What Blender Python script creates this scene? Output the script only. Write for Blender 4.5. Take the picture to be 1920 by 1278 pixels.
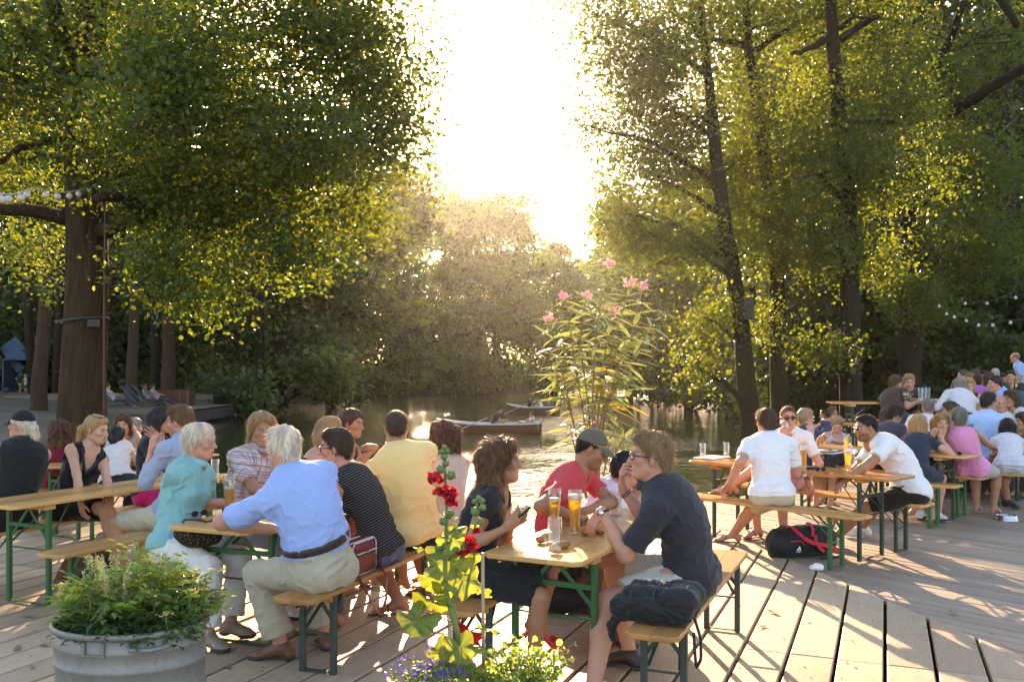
import bpy, math, random
import numpy as np
for _o in list(bpy.data.objects): bpy.data.objects.remove(_o)
SC = bpy.context.scene
# ------------------------------------------------------------------ camera, sky, sun, exposure
cam_d = bpy.data.cameras.new('camera'); cam = bpy.data.objects.new('camera', cam_d); SC.collection.objects.link(cam); SC.camera = cam
cam.location = (0, 0, 1.72); cam.rotation_euler = (math.radians(90), 0, 0)
cam_d.sensor_width = 36.0; cam_d.lens = 32.0; cam_d.shift_y = (693-639)/1920; cam_d.clip_start = .05; cam_d.clip_end = 3000
SUN_EL, SUN_AZ = math.radians(16.5), math.radians(-5.0)      # seen just left of the gap between the trees
SC.world = bpy.data.worlds.new('World'); SC.world.use_nodes = True
_nt = SC.world.node_tree; _bg = _nt.nodes['Background']
_sky = _nt.nodes.new('ShaderNodeTexSky'); _sky.sky_type = 'NISHITA'; _sky.sun_disc = False
_sky.sun_elevation = SUN_EL; _sky.sun_rotation = SUN_AZ; _sky.air_density = 1.0; _sky.dust_density = 1.2; _sky.ozone_density = 1.0
_nt.links.new(_sky.outputs[0], _bg.inputs[0]); _bg.inputs[1].default_value = 0.15
sun_d = bpy.data.lights.new('sun', 'SUN'); sun = bpy.data.objects.new('sun', sun_d); SC.collection.objects.link(sun)
sun_d.energy = 5.0; sun_d.angle = math.radians(.53); sun_d.color = (1.0, .77, .50)
sun.rotation_euler = (math.pi/2-SUN_EL, 0, math.pi-SUN_AZ)  # light travels from the sky point towards the viewer
SC.view_settings.view_transform = 'Standard'; SC.view_settings.look = 'None'; SC.view_settings.gamma = 1.0; SC.view_settings.use_curve_mapping = False
SC.view_settings.exposure = 2.12
SC.view_settings.use_white_balance = True; SC.view_settings.white_balance_temperature = 7400; SC.view_settings.white_balance_tint = 16
SC.cycles.max_bounces = 8; SC.cycles.diffuse_bounces = 3; SC.cycles.glossy_bounces = 3; SC.cycles.transmission_bounces = 8; SC.cycles.transparent_max_bounces = 12; SC.cycles.volume_bounces = 0
SC.cycles.caustics_reflective = False; SC.cycles.caustics_refractive = False; SC.cycles.use_denoising = True
HAZE = .00019
SC.cycles.sample_clamp_indirect = 6.0
# ------------------------------------------------------------------ core helpers
col = bpy.context.scene.collection
def nrm(v):
    v = np.asarray(v, float); n = np.linalg.norm(v); return v/n if n > 1e-9 else v
def V(*a): return np.array(a, float)
CAMH, FPX, CX, HY = 1.72, 1707.0, 960.0, 693.0
def ray(px, py):                       # direction with unit Y for a pixel of the 1920 px photograph
    return V((px-CX)/FPX, 1.0, (HY-py)/FPX)
def W(px, py, Y):                      # world point seen at a pixel at a known distance
    return V(0, 0, CAMH)+ray(px, py)*Y
def G(px, py, z=0.0):                  # world point seen at a pixel on a known height
    Y = FPX*(CAMH-z)/(py-HY); return W(px, py, Y)

def link(o, parent=None):
    col.objects.link(o)
    if parent is not None: o.parent = parent
    return o
def tag(o, label=None, cat=None, group=None, kind=None):
    if label: o['label'] = label
    if cat: o['category'] = cat
    if group: o['group'] = group
    if kind: o['kind'] = kind
    return o
def empty(name, loc=(0, 0, 0), rz=0.0, label=None, cat=None, group=None):
    o = bpy.data.objects.new(name, None); col.objects.link(o)
    o.location = loc; o.rotation_euler = (0, 0, rz); o.empty_display_size = .1
    return tag(o, label, cat, group)
def rawmesh(name, v, f, mats, smooth=True, mi=None):
    """v (n,3); f list of arrays: each (m,k) of k-gons, or one array"""
    me = bpy.data.meshes.new(name)
    v = np.asarray(v, np.float32)
    if not isinstance(f, (list, tuple)) or (len(f) and np.ndim(f[0]) == 1): f = [np.asarray(f)]
    f = [np.asarray(a, np.int32) for a in f if len(a)]
    me.vertices.add(len(v)); me.vertices.foreach_set('co', v.ravel())
    if f:
        li = np.concatenate([a.ravel() for a in f]); cnt = np.concatenate([np.full(len(a), a.shape[1], np.int32) for a in f])
        st = np.concatenate([[0], np.cumsum(cnt)[:-1]]).astype(np.int32)
        me.loops.add(len(li)); me.loops.foreach_set('vertex_index', li)
        me.polygons.add(len(cnt)); me.polygons.foreach_set('loop_start', st)
        try: me.polygons.foreach_set('loop_total', cnt)
        except Exception: pass
        if mi is not None: me.polygons.foreach_set('material_index', np.asarray(mi, np.int32))
        me.polygons.foreach_set('use_smooth', np.full(len(cnt), bool(smooth)))
    me.update(calc_edges=True)
    for m in (mats if isinstance(mats, (list, tuple)) else [mats]):
        if m is not None: me.materials.append(m)
    return me
def vcol(me, name, c):
    a = me.attributes.new(name, 'FLOAT_COLOR', 'POINT'); c = np.asarray(c, np.float32)
    if c.shape[1] == 3: c = np.concatenate([c, np.ones((len(c), 1), np.float32)], 1)
    a.data.foreach_set('color', c.ravel())
def vvec(me, name, c):
    a = me.attributes.new(name, 'FLOAT_VECTOR', 'POINT'); a.data.foreach_set('vector', np.asarray(c, np.float32).ravel())
def mobj(name, me, parent=None, loc=None):
    o = bpy.data.objects.new(name, me)
    if loc is not None: o.location = loc
    return link(o, parent)

class MB:
    """collects simple shapes into one mesh"""
    def __init__(s): s.v = []; s.f = {}; s.n = 0
    def add(s, v, f):
        v = np.asarray(v, float)
        for a in f:
            s.f.setdefault(len(a), []).append([i+s.n for i in a])
        s.v.append(v); s.n += len(v); return s
    def box(s, c, d, M=None, bev=0.0):
        """bevelled box: centre c, full sizes d, rows of M the axes"""
        c = np.asarray(c, float); h = np.asarray(d, float)/2; M = np.eye(3) if M is None else np.asarray(M)
        b = min(bev, h.min()*.9)
        if b <= 0:
            v = [[x, y, z] for x in (-h[0], h[0]) for y in (-h[1], h[1]) for z in (-h[2], h[2])]
            f = [(0, 1, 3, 2), (4, 6, 7, 5), (0, 4, 5, 1), (2, 3, 7, 6), (0, 2, 6, 4), (1, 5, 7, 3)]
            return s.add(np.array(v)@M+c, f)
        v = []; idx = {}
        for i, sx in enumerate((-1, 1)):
            for j, sy in enumerate((-1, 1)):
                for k, sz in enumerate((-1, 1)):
                    for a in range(3):
                        p = np.array([sx*(h[0]-b), sy*(h[1]-b), sz*(h[2]-b)]); p[a] += (sx, sy, sz)[a]*b
                        idx[i, j, k, a] = len(v); v.append(p)
        f = []
        for a in range(3):
            b1, c1 = (a+1) % 3, (a+2) % 3
            for sgn in (0, 1):
                q = []
                for (u, w) in ((0, 0), (1, 0), (1, 1), (0, 1)):
                    t = [0, 0, 0]; t[a] = sgn; t[b1] = u; t[c1] = w; q.append(idx[(*t, a)])
                f.append(tuple(q if sgn else q[::-1]))
        for a in range(3):
            b1, c1 = (a+1) % 3, (a+2) % 3
            for u in (0, 1):
                for w in (0, 1):
                    t0 = [0, 0, 0]; t1 = [0, 0, 0]; t0[b1] = t1[b1] = u; t0[c1] = t1[c1] = w; t1[a] = 1
                    q = (idx[(*t0, b1)], idx[(*t1, b1)], idx[(*t1, c1)], idx[(*t0, c1)])
                    f.append(q if u != w else q[::-1])
        for i in (0, 1):
            for j in (0, 1):
                for k in (0, 1):
                    q = (idx[i, j, k, 0], idx[i, j, k, 1], idx[i, j, k, 2])
                    f.append(q if (i+j+k) % 2 else q[::-1])
        return s.add(np.array(v)@M+c, f)
    def bar(s, a, b, w, h, up=(0, 0, 1), bev=0.0):
        a = np.asarray(a, float); b = np.asarray(b, float); d = b-a; L = np.linalg.norm(d); x = d/L
        y = np.cross(up, x)
        if np.linalg.norm(y) < 1e-6: y = np.cross((1, 0, 0), x)
        y = nrm(y); z = np.cross(x, y)
        return s.box((a+b)/2, (L, w, h), np.array([x, y, z]), bev)
    def tube(s, pts, r, n=8, caps=True):
        pts = np.asarray(pts, float); m = len(pts); r = np.broadcast_to(np.asarray(r, float), (m,))
        T = np.gradient(pts, axis=0); T /= np.linalg.norm(T, axis=1)[:, None]+1e-12
        u = np.cross(T[0], (0, 0, 1));
        if np.linalg.norm(u) < 1e-3: u = np.cross(T[0], (1, 0, 0))
        u = nrm(u); v = []
        an = np.arange(n)*2*np.pi/n
        for i in range(m):
            u = nrm(u-T[i]*np.dot(u, T[i])); w = np.cross(T[i], u)
            v.append(pts[i]+r[i]*(np.cos(an)[:, None]*u+np.sin(an)[:, None]*w))
        v = np.concatenate(v); f = []
        for i in range(m-1):
            for j in range(n):
                j2 = (j+1) % n; f.append((i*n+j, i*n+j2, (i+1)*n+j2, (i+1)*n+j))
        if caps: f += [tuple(range(n))[::-1], tuple((m-1)*n+j for j in range(n))]
        return s.add(v, f)
    def lathe(s, prof, n=20, c=(0, 0, 0), M=None, sx=1.0, sy=1.0):
        """profile [(r,z)...] spun about the third axis of M"""
        M = np.eye(3) if M is None else np.asarray(M)
        an = np.arange(n)*2*np.pi/n; v = []; m = len(prof)
        for r, z in prof:
            r = max(r, 1e-4); v.append(np.stack([r*np.cos(an)*sx, r*np.sin(an)*sy, np.full(n, z)], 1))
        v = np.concatenate(v)@M+np.asarray(c, float); f = []
        for i in range(m-1):
            for j in range(n):
                j2 = (j+1) % n; f.append((i*n+j, i*n+j2, (i+1)*n+j2, (i+1)*n+j))
        return s.add(v, f)
    def ball(s, c, r, n=10, m=7, M=None):
        r = np.broadcast_to(np.asarray(r, float), (3,)); M = np.eye(3) if M is None else M
        th = np.linspace(.001, np.pi-.001, m); an = np.arange(n)*2*np.pi/n
        v = np.concatenate([np.stack([np.sin(t)*np.cos(an)*r[0], np.sin(t)*np.sin(an)*r[1], np.full(n, -np.cos(t)*r[2])], 1) for t in th])
        f = []
        for i in range(m-1):
            for j in range(n):
                j2 = (j+1) % n; f.append((i*n+j, i*n+j2, (i+1)*n+j2, (i+1)*n+j))
        return s.add(v@M+np.asarray(c, float), f)
    def mesh(s, name, mat, smooth=False):
        v = np.concatenate(s.v) if s.v else np.zeros((0, 3))
        return rawmesh(name, v, [np.array(a) for a in s.f.values()], mat, smooth)
    def build(s, name, mat, parent=None, loc=None, smooth=False):
        return mobj(name, s.mesh(name, mat, smooth), parent, loc)
def rotz(a):
    return np.array([[math.cos(a), -math.sin(a), 0], [math.sin(a), math.cos(a), 0], [0, 0, 1]])
def copy_tree(o, parent=None):
    c = o.copy(); col.objects.link(c)
    if parent is not None: c.parent = parent
    for ch in list(o.children): copy_tree(ch, c)
    return c
_ph = np.random.RandomState(5).uniform(0, 6.28, (64,)); _dr = np.random.RandomState(6).normal(0, 1, (64, 3)); _dr /= np.linalg.norm(_dr, axis=1)[:, None]
def wob(p, f, seed=0):
    """cheap smooth noise in -1..1 at frequency f (cycles per metre)"""
    q = p*f*6.283; o = (seed*7) % 40
    a = np.sin(q@_dr[o]+_ph[o]+1.3*np.sin(q@_dr[o+1]*.6+_ph[o+1]))
    b = np.sin(q@_dr[o+2]*1.3+_ph[o+2]+1.1*np.sin(q@_dr[o+3]*.7+_ph[o+3]))
    c = np.sin(q@_dr[o+4]*1.9+_ph[o+4]+1.2*a)
    return (a+b+.6*c)/2.6

# ------------------------------------------------------------------ signed distance modelling
class Grid:
    def __init__(s, lo, hi, h):
        s.lo = np.asarray(lo, float)-2*h; s.h = h
        s.n = np.ceil((np.asarray(hi)+2*h-s.lo)/h).astype(int)+1
        s.f = np.full(s.n, .06, np.float32)
        s.ax = [(s.lo[i]+h*np.arange(s.n[i])).astype(np.float32) for i in range(3)]
    def sl(s, lo, hi):
        a = np.clip(np.floor((lo-s.lo)/s.h).astype(int), 0, s.n); b = np.clip(np.ceil((hi-s.lo)/s.h).astype(int)+1, 0, s.n)
        return None if (a >= b).any() else tuple(slice(a[i], b[i]) for i in range(3))
    def pts(s, sl):
        return s.ax[0][sl[0]][:, None, None], s.ax[1][sl[1]][None, :, None], s.ax[2][sl[2]][None, None, :]
    def op(s, pr, inf=0.0, sub=False):
        lo, hi = pbox(pr); m = inf+pr['k']+.012+2*s.h
        sl = s.sl(lo-m, hi+m)
        if sl is None: return
        d = pdist(pr, *s.pts(sl))-np.float32(inf)
        for (q, n) in pr.get('cut', ()):
            X, Y, Z = s.pts(sl); d = np.maximum(d, (X-q[0])*n[0]+(Y-q[1])*n[1]+(Z-q[2])*n[2])
        c = s.f[sl]; k = np.float32(max(pr['k'], 1e-4))
        if sub:
            d = -d; hh = np.maximum(k-np.abs(c-d), 0)/k; s.f[sl] = np.maximum(c, d)+hh*hh*k*np.float32(.25)
        else:
            hh = np.maximum(k-np.abs(c-d), 0)/k; s.f[sl] = np.minimum(c, d)-hh*hh*k*np.float32(.25)
    def cut(s, q, n):
        X, Y, Z = s.pts((slice(None),)*3)
        s.f = np.maximum(s.f, ((X-q[0])*n[0]+(Y-q[1])*n[1]+(Z-q[2])*n[2]).astype(np.float32))
    def mesh(s):
        return surface_nets(s.f, s.lo, s.h)
def cone(a, b, ra, rb, k=.02, tag='', flat=None, **kw):
    return dict(t='c', a=np.asarray(a, float), b=np.asarray(b, float), ra=ra, rb=rb, k=k, tag=tag, flat=flat, **kw)
def ell(c, M, r, k=.02, tag='', **kw):
    return dict(t='e', c=np.asarray(c, float), M=np.asarray(M, float), r=np.asarray(r, float), k=k, tag=tag, **kw)
def pbox(p):
    if p['t'] == 'c':
        r = max(p['ra'], p['rb'])*(max(p['flat'][1], 1) if p['flat'] else 1); return np.minimum(p['a'], p['b'])-r, np.maximum(p['a'], p['b'])+r
    e = np.sqrt(((p['M']*p['r'][:, None])**2).sum(0)); return p['c']-e, p['c']+e
def pdist(p, X, Y, Z):
    f = np.float32
    if p['t'] == 'c':
        a = p['a']; ab = p['b']-a; L2 = max(float(ab@ab), 1e-9)
        x, y, z = X-f(a[0]), Y-f(a[1]), Z-f(a[2])
        t = np.clip((x*f(ab[0])+y*f(ab[1])+z*f(ab[2]))/f(L2), 0, 1)
        x = x-t*f(ab[0]); y = y-t*f(ab[1]); z = z-t*f(ab[2])
        if p['flat']:
            ax, fac = p['flat']; w = (x*f(ax[0])+y*f(ax[1])+z*f(ax[2]))*f(1-1/fac); x = x-w*f(ax[0]); y = y-w*f(ax[1]); z = z-w*f(ax[2])
        return np.sqrt(x*x+y*y+z*z)-(f(p['ra'])+t*f(p['rb']-p['ra']))
    c = p['c']; M = p['M']; r = p['r']
    x, y, z = X-f(c[0]), Y-f(c[1]), Z-f(c[2]); k0 = 0; k1 = 0
    for i in range(3):
        q = (x*f(M[i, 0])+y*f(M[i, 1])+z*f(M[i, 2]))/f(r[i]); k0 = k0+q*q; k1 = k1+(q/f(r[i]))**2
    k0 = np.sqrt(k0); k1 = np.sqrt(k1)+f(1e-6)
    return k0*(k0-1)/k1
def prim_at(p, P):
    P = P.astype(np.float32); return pdist(p, P[:, 0], P[:, 1], P[:, 2])
def surface_nets(F, lo, h):
    ins = F < 0; n = np.array(F.shape)
    c = [ins[i:n[0]-1+i, j:n[1]-1+j, k:n[2]-1+k] for i in (0, 1) for j in (0, 1) for k in (0, 1)]
    cnt = sum(a.astype(np.int8) for a in c); act = (cnt > 0) & (cnt < 8)
    ci = np.argwhere(act)
    if len(ci) == 0: return np.zeros((0, 3)), np.zeros((0, 4), int)
    vid = np.full(act.shape, -1, np.int32); vid[act] = np.arange(len(ci))
    val = {}
    for i in (0, 1):
        for j in (0, 1):
            for k in (0, 1): val[i, j, k] = F[ci[:, 0]+i, ci[:, 1]+j, ci[:, 2]+k]
    acc = np.zeros((len(ci), 3)); num = np.zeros(len(ci))
    for a in range(3):
        for u in (0, 1):
            for w in (0, 1):
                o0 = [0, 0, 0]; o1 = [0, 0, 0]; b, d = (a+1) % 3, (a+2) % 3
                o0[b] = o1[b] = u; o0[d] = o1[d] = w; o1[a] = 1
                v0, v1 = val[tuple(o0)], val[tuple(o1)]; m = (v0 < 0) != (v1 < 0)
                t = v0[m]/(v0[m]-v1[m]); q = np.zeros((m.sum(), 3)); q[:, a] = t; q[:, b] = u; q[:, d] = w
                acc[m] += q; num[m] += 1
    v = lo+h*(ci+acc/num[:, None]); fs = []
    for a in range(3):
        b, d = (a+1) % 3, (a+2) % 3
        s0 = [slice(None)]*3; s1 = [slice(None)]*3; s0[a] = slice(0, n[a]-1); s1[a] = slice(1, n[a])
        for q in (b, d): s0[q] = s1[q] = slice(1, n[q]-1)
        A = ins[tuple(s0)]; B = ins[tuple(s1)]
        for sg, m in ((1, A & ~B), (0, ~A & B)):
            e = np.argwhere(m)
            if len(e) == 0: continue
            e[:, b] += 1; e[:, d] += 1; ids = []
            for (u, w) in ((-1, -1), (0, -1), (0, 0), (-1, 0)):
                q = e.copy(); q[:, b] += u; q[:, d] += w; ids.append(vid[q[:, 0], q[:, 1], q[:, 2]])
            f = np.stack(ids, 1); fs.append(f if sg else f[:, ::-1])
    return v, np.concatenate(fs)
def vnormals(v, f):
    nn = np.cross(v[f[:, 2]]-v[f[:, 0]], v[f[:, 3]]-v[f[:, 1]]); out = np.zeros_like(v)
    for i in range(4):
        for a in range(3): out[:, a] += np.bincount(f[:, i], nn[:, a], len(v))
    return out/(np.linalg.norm(out, axis=1)[:, None]+1e-12)
def sdf_mesh(prims, h, inf=0.0, subs=(), cuts=()):
    lo = np.min([pbox(p)[0] for p in prims], 0)-inf; hi = np.max([pbox(p)[1] for p in prims], 0)+inf
    mi = max([inf]+[p.get('inf', 0) for p in prims])+.01; g = Grid(lo-mi, hi+mi, h)
    for p in prims: g.op(p, p.get('inf', inf))
    for p in subs: g.op(p, 0, True)
    for q, n in cuts: g.cut(np.asarray(q, float), np.asarray(n, float))
    return g.mesh()
# ------------------------------------------------------------------ materials
MAT = {}
class NT:
    def __init__(s, name):
        s.m = bpy.data.materials.new(name); s.m.use_nodes = True; s.t = s.m.node_tree; s.b = s.t.nodes['Principled BSDF']; s.out = s.t.nodes['Material Output']
    def n(s, ty, **kw):
        x = s.t.nodes.new('ShaderNode'+ty)
        for k, v in kw.items():
            if k.startswith('i_'):
                k = k[2:]; x.inputs[int(k) if k.isdigit() else k.replace('_', ' ')].default_value = v
            else: setattr(x, k, v)
        return x
    def l(s, a, b): s.t.links.new(a, b)
    def set(s, **kw):
        for k, v in kw.items(): s.b.inputs[k.replace('_', ' ')].default_value = v
        return s
    def ramp(s, fac, stops):
        r = s.n('ValToRGB'); e = r.color_ramp.elements
        while len(e) < len(stops): e.new(.5)
        for i, (p, c) in enumerate(stops): e[i].position = p; e[i].color = (*c, 1) if len(c) == 3 else c
        s.l(fac, r.inputs[0]); return r.outputs[0]
    def mix(s, a, b, fac, mode='MIX'):
        x = s.n('Mix', data_type='RGBA', blend_type=mode)
        for sock, v in ((x.inputs[0], fac), (x.inputs[6], a), (x.inputs[7], b)):
            if hasattr(v, 'is_linked') or hasattr(v, 'links'): s.l(v, sock)
            else: sock.default_value = v if np.isscalar(v) else ((*v, 1) if len(v) == 3 else v)
        return x.outputs[2]
    def noise(s, scale, detail=4, vec=None, rough=.55, dist=0.0):
        x = s.n('TexNoise'); x.inputs['Scale'].default_value = scale; x.inputs['Detail'].default_value = detail; x.inputs['Roughness'].default_value = rough; x.inputs['Distortion'].default_value = dist
        if vec is not None: s.l(vec, x.inputs['Vector'])
        return x.outputs[0]
    def coord(s, which='Object', scale=(1, 1, 1), rot=(0, 0, 0)):
        c = s.n('TexCoord'); m = s.n('Mapping'); m.inputs['Scale'].default_value = scale; m.inputs['Rotation'].default_value = rot; s.l(c.outputs[which], m.inputs[0]); return m.outputs[0]
    def attr(s, name, out='Color'):
        return s.n('Attribute', attribute_name=name).outputs[out]
    def bump(s, h, strength=.3, dist=.01):
        x = s.n('Bump'); x.inputs['Strength'].default_value = strength; x.inputs['Distance'].default_value = dist; s.l(h, x.inputs['Height']); s.l(x.outputs[0], s.b.inputs['Normal']); return x
    def base(s, sock): s.l(sock, s.b.inputs['Base Color'])
_cl = {}
def cloth(c, rough=.85):
    key = ('c', tuple(np.round(c, 3)), rough)
    if key in _cl: return _cl[key]
    t = NT('fabric'); co = t.coord(); n1 = t.noise(7, 3, co); n2 = t.noise(420, 2, co)
    t.base(t.mix([x*.88 for x in c], [min(x*1.1, .95) for x in c], n1)); t.set(Roughness=rough, Specular_IOR_Level=.25)
    t.b.inputs['Sheen Weight'].default_value = .12
    n3 = t.noise(38, 4, co, .6, 1.2); mm = t.n('Math', operation='MULTIPLY_ADD'); t.l(n2, mm.inputs[0]); mm.inputs[1].default_value = .22; t.l(n3, mm.inputs[2]); t.bump(mm.outputs[0], .5, .005)
    _cl[key] = t.m; return t.m
def leather(c, rough=.5):
    key = ('l', tuple(np.round(c, 3)), rough)
    if key in _cl: return _cl[key]
    t = NT('leather'); co = t.coord(); n1 = t.noise(30, 4, co); t.base(t.mix([x*.7 for x in c], [min(x*1.2, .9) for x in c], n1)); t.set(Roughness=rough); t.bump(t.noise(160, 3, co), .2, .002)
    _cl[key] = t.m; return t.m
def paint(c, rough=.5, metal=0.0, name='paint', var=.15):
    key = (name, tuple(np.round(c, 3)), rough, metal)
    if key in _cl: return _cl[key]
    t = NT(name); co = t.coord(); n1 = t.noise(6, 6, co); t.base(t.mix([x*(1-var) for x in c], [min(x*(1+var), .95) for x in c], n1)); t.set(Roughness=rough, Metallic=metal)
    _cl[key] = t.m; return t.m
# skin
t = NT('skin'); co = t.coord(); a = t.attr('Col'); n1 = t.noise(45, 4, co); t.base(t.mix(a, (.75, .55, .5), t.n('Math', operation='MULTIPLY', i_0=0.0).outputs[0])); t.base(t.mix(a, t.mix(a, (.8, .42, .36), .35, 'MULTIPLY'), n1))
t.set(Roughness=.52, Specular_IOR_Level=.35); t.b.inputs['Subsurface Weight'].default_value = .22; t.b.inputs['Subsurface Radius'].default_value = (.9, .32, .18); t.b.inputs['Subsurface Scale'].default_value = .012
t.bump(t.noise(260, 2, co), .12, .0015); MAT['skin'] = t.m
# hair: anisotropic-looking rough gloss with strands that let light through
t = NT('hair'); a = t.attr('Col'); co = t.coord('Object', (1, 1, .35)); n1 = t.noise(210, 3, co); cc = t.mix(t.mix(a, (.25, .22, .2), 1.0, 'MULTIPLY'), t.mix(a, (1.5, 1.5, 1.45), 1.0, 'MULTIPLY'), n1)
t.base(cc); t.set(Roughness=.42, Specular_IOR_Level=.45); t.bump(n1, .7, .006)
tr = t.n('BsdfTranslucent'); t.l(t.mix(a, (2.1, 1.8, 1.45), 1.0, 'MULTIPLY'), tr.inputs[0]); ms = t.n('MixShader'); ms.inputs[0].default_value = .33; t.l(t.b.outputs[0], ms.inputs[1]); t.l(tr.outputs[0], ms.inputs[2]); t.l(ms.outputs[0], t.out.inputs[0]); MAT['hair'] = t.m
MAT['belt'] = leather((.035, .022, .016), .4)
t = NT('blackplastic'); t.set(Base_Color=(.012, .012, .013, 1), Roughness=.3); MAT['blackplastic'] = t.m
t = NT('steel'); t.set(Base_Color=(.6, .6, .6, 1), Roughness=.22, Metallic=1.0); MAT['steel'] = t.m
t = NT('darklens'); t.set(Base_Color=(.015, .012, .012, 1), Roughness=.05); MAT['darklens'] = t.m
t = NT('clearlens'); g = t.n('BsdfGlossy', i_0=(1, 1, 1, 1)); g.inputs['Roughness'].default_value = .03; tp_ = t.n('BsdfTransparent'); ms = t.n('MixShader'); ms.inputs[0].default_value = .07; t.l(tp_.outputs[0], ms.inputs[1]); t.l(g.outputs[0], ms.inputs[2]); t.l(ms.outputs[0], t.out.inputs[0]); MAT['clearlens'] = t.m
def pattern(kind, cols):
    t = NT(kind+'_fabric'); p = t.attr('pat', 'Vector'); sx = t.n('SeparateXYZ'); t.l(p, sx.inputs[0]); X, Y, Z = sx.outputs
    def band(sock, freq, width, ph=0.0):
        m = t.n('Math', operation='MULTIPLY_ADD'); t.l(sock, m.inputs[0]); m.inputs[1].default_value = freq; m.inputs[2].default_value = ph+50
        f = t.n('Math', operation='FRACT'); t.l(m.outputs[0], f.inputs[0]); c = t.n('Math', operation='LESS_THAN'); t.l(f.outputs[0], c.inputs[0]); c.inputs[1].default_value = width; return c.outputs[0]
    if kind == 'stripe': c = t.mix(cols[0], cols[1], band(Z, 62, .42))
    elif kind == 'plaid':
        c = cols[0]; xx = t.n('Math', operation='ADD'); t.l(X, xx.inputs[0]); t.l(Y, xx.inputs[1]); xx = xx.outputs[0]
        for i, (cc, fr, wd) in enumerate(cols[1:]):
            c = t.mix(c, cc, t.mix((0, 0, 0), (.55, .55, .55), band(xx, fr, wd, i*.23))); c = t.mix(c, cc, t.mix((0, 0, 0), (.55, .55, .55), band(Z, fr, wd, i*.23)))
    elif kind == 'spots':
        v = t.n('TexVoronoi'); v.inputs['Scale'].default_value = cols[2]; t.l(p, v.inputs[0]); m = t.n('Math', operation='LESS_THAN'); t.l(v.outputs[0], m.inputs[0]); m.inputs[1].default_value = .33; c = t.mix(cols[0], cols[1], m.outputs[0])
    elif kind == 'crinkle': c = t.mix([x*.85 for x in cols[0]], [x*1.15 for x in cols[0]], t.noise(30, 3, p))
    t.base(c); t.set(Roughness=.88, Specular_IOR_Level=.2); co = t.coord(); n3 = t.noise(38, 4, co, .6, 1.2)
    if kind == 'crinkle':
        m = t.n('Mapping'); m.inputs['Scale'].default_value = (1.4, 1.4, .35); t.l(p, m.inputs[0]); n3 = t.noise(75, 3, m.outputs[0], .6, 2.5); t.bump(n3, .8, .012)
    else: t.bump(n3, .3, .004)
    return t.m
# ------------------------------------------------------------------ setting: ground, lake, decks, terrace
WZ = -1.0
LAKE = np.array([(-7, 9.5), (-7.6, 15), (-8.3, 20), (-10, 27), (-12.3, 36), (-13.5, 48), (-17.5, 60), (-18.5, 75), (-13, 90), (-3, 101), (6, 108), (12, 125), (22, 138), (27, 120), (24, 100), (20, 80), (15.3, 62), (12.6, 55), (11.3, 45), (9.2, 33), (6.8, 22), (4.9, 15.5), (3.2, 11.5), (2.2, 9.5)], float)
def poly_sd(P, poly):
    d = np.full(len(P), 1e9); ins = np.zeros(len(P), bool); n = len(poly)
    for i in range(n):
        a, b = poly[i], poly[(i+1) % n]; e = b-a; w = P-a; t = np.clip((w@e)/(e@e), 0, 1); q = w-t[:, None]*e; d = np.minimum(d, np.hypot(q[:, 0], q[:, 1]))
        c = (a[1] > P[:, 1]) != (b[1] > P[:, 1]); xi = (b[0]-a[0])*(P[:, 1]-a[1])/(b[1]-a[1]+1e-12)+a[0]; ins ^= c & (P[:, 0] < xi)
    return np.where(ins, -d, d)
def land_z(P):
    d = poly_sd(P, LAKE); X, Y = P[:, 0], P[:, 1]
    bank = WZ-.25+np.clip(d, 0, 3)*.36+np.clip(d-3, 0, 60)*.055
    z = np.where(d < 0, WZ-.25-np.clip(-d, 0, 4)*.4, bank); z = z+wob(np.stack([X, Y, X*0], 1), .06, 2)*.12*np.clip(d, 0, 3)/3
    front = np.clip((17-Y)/4, 0, 1)*np.clip((15-np.abs(X))/3, 0, 1); z = np.where(d > 0, z*(1-front)+np.minimum(z, -.62)*front, z)
    return z
xs = np.concatenate([np.linspace(-170, -42, 26), np.linspace(-40, 40, 90), np.linspace(42, 170, 26)]); ys = np.concatenate([np.linspace(-25, -2, 8), np.linspace(0, 60, 70), np.linspace(62, 290, 70)])
GX, GY = np.meshgrid(xs, ys); gp = np.stack([GX.ravel(), GY.ravel()], 1); gz = land_z(gp)
nx_ = len(xs); ii, jj = np.meshgrid(np.arange(nx_-1), np.arange(len(ys)-1)); b0 = (jj*nx_+ii).ravel()
t = NT('soil'); co = t.coord(); n1 = t.noise(.35, 6, co); n2 = t.noise(6, 5, co)
t.base(t.mix(t.mix((.05, .034, .02), (.105, .072, .045), n2), (.03, .036, .012), t.ramp(n1, [(.45, (0, 0, 0)), (.62, (1, 1, 1))]))); t.set(Roughness=.95); t.bump(n2, .6, .05); MAT['soil'] = t.m
tag(mobj('ground', rawmesh('ground', np.concatenate([gp, gz[:, None]], 1), np.stack([b0, b0+1, b0+1+nx_, b0+nx_], 1), MAT['soil'])), kind='structure')
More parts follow.
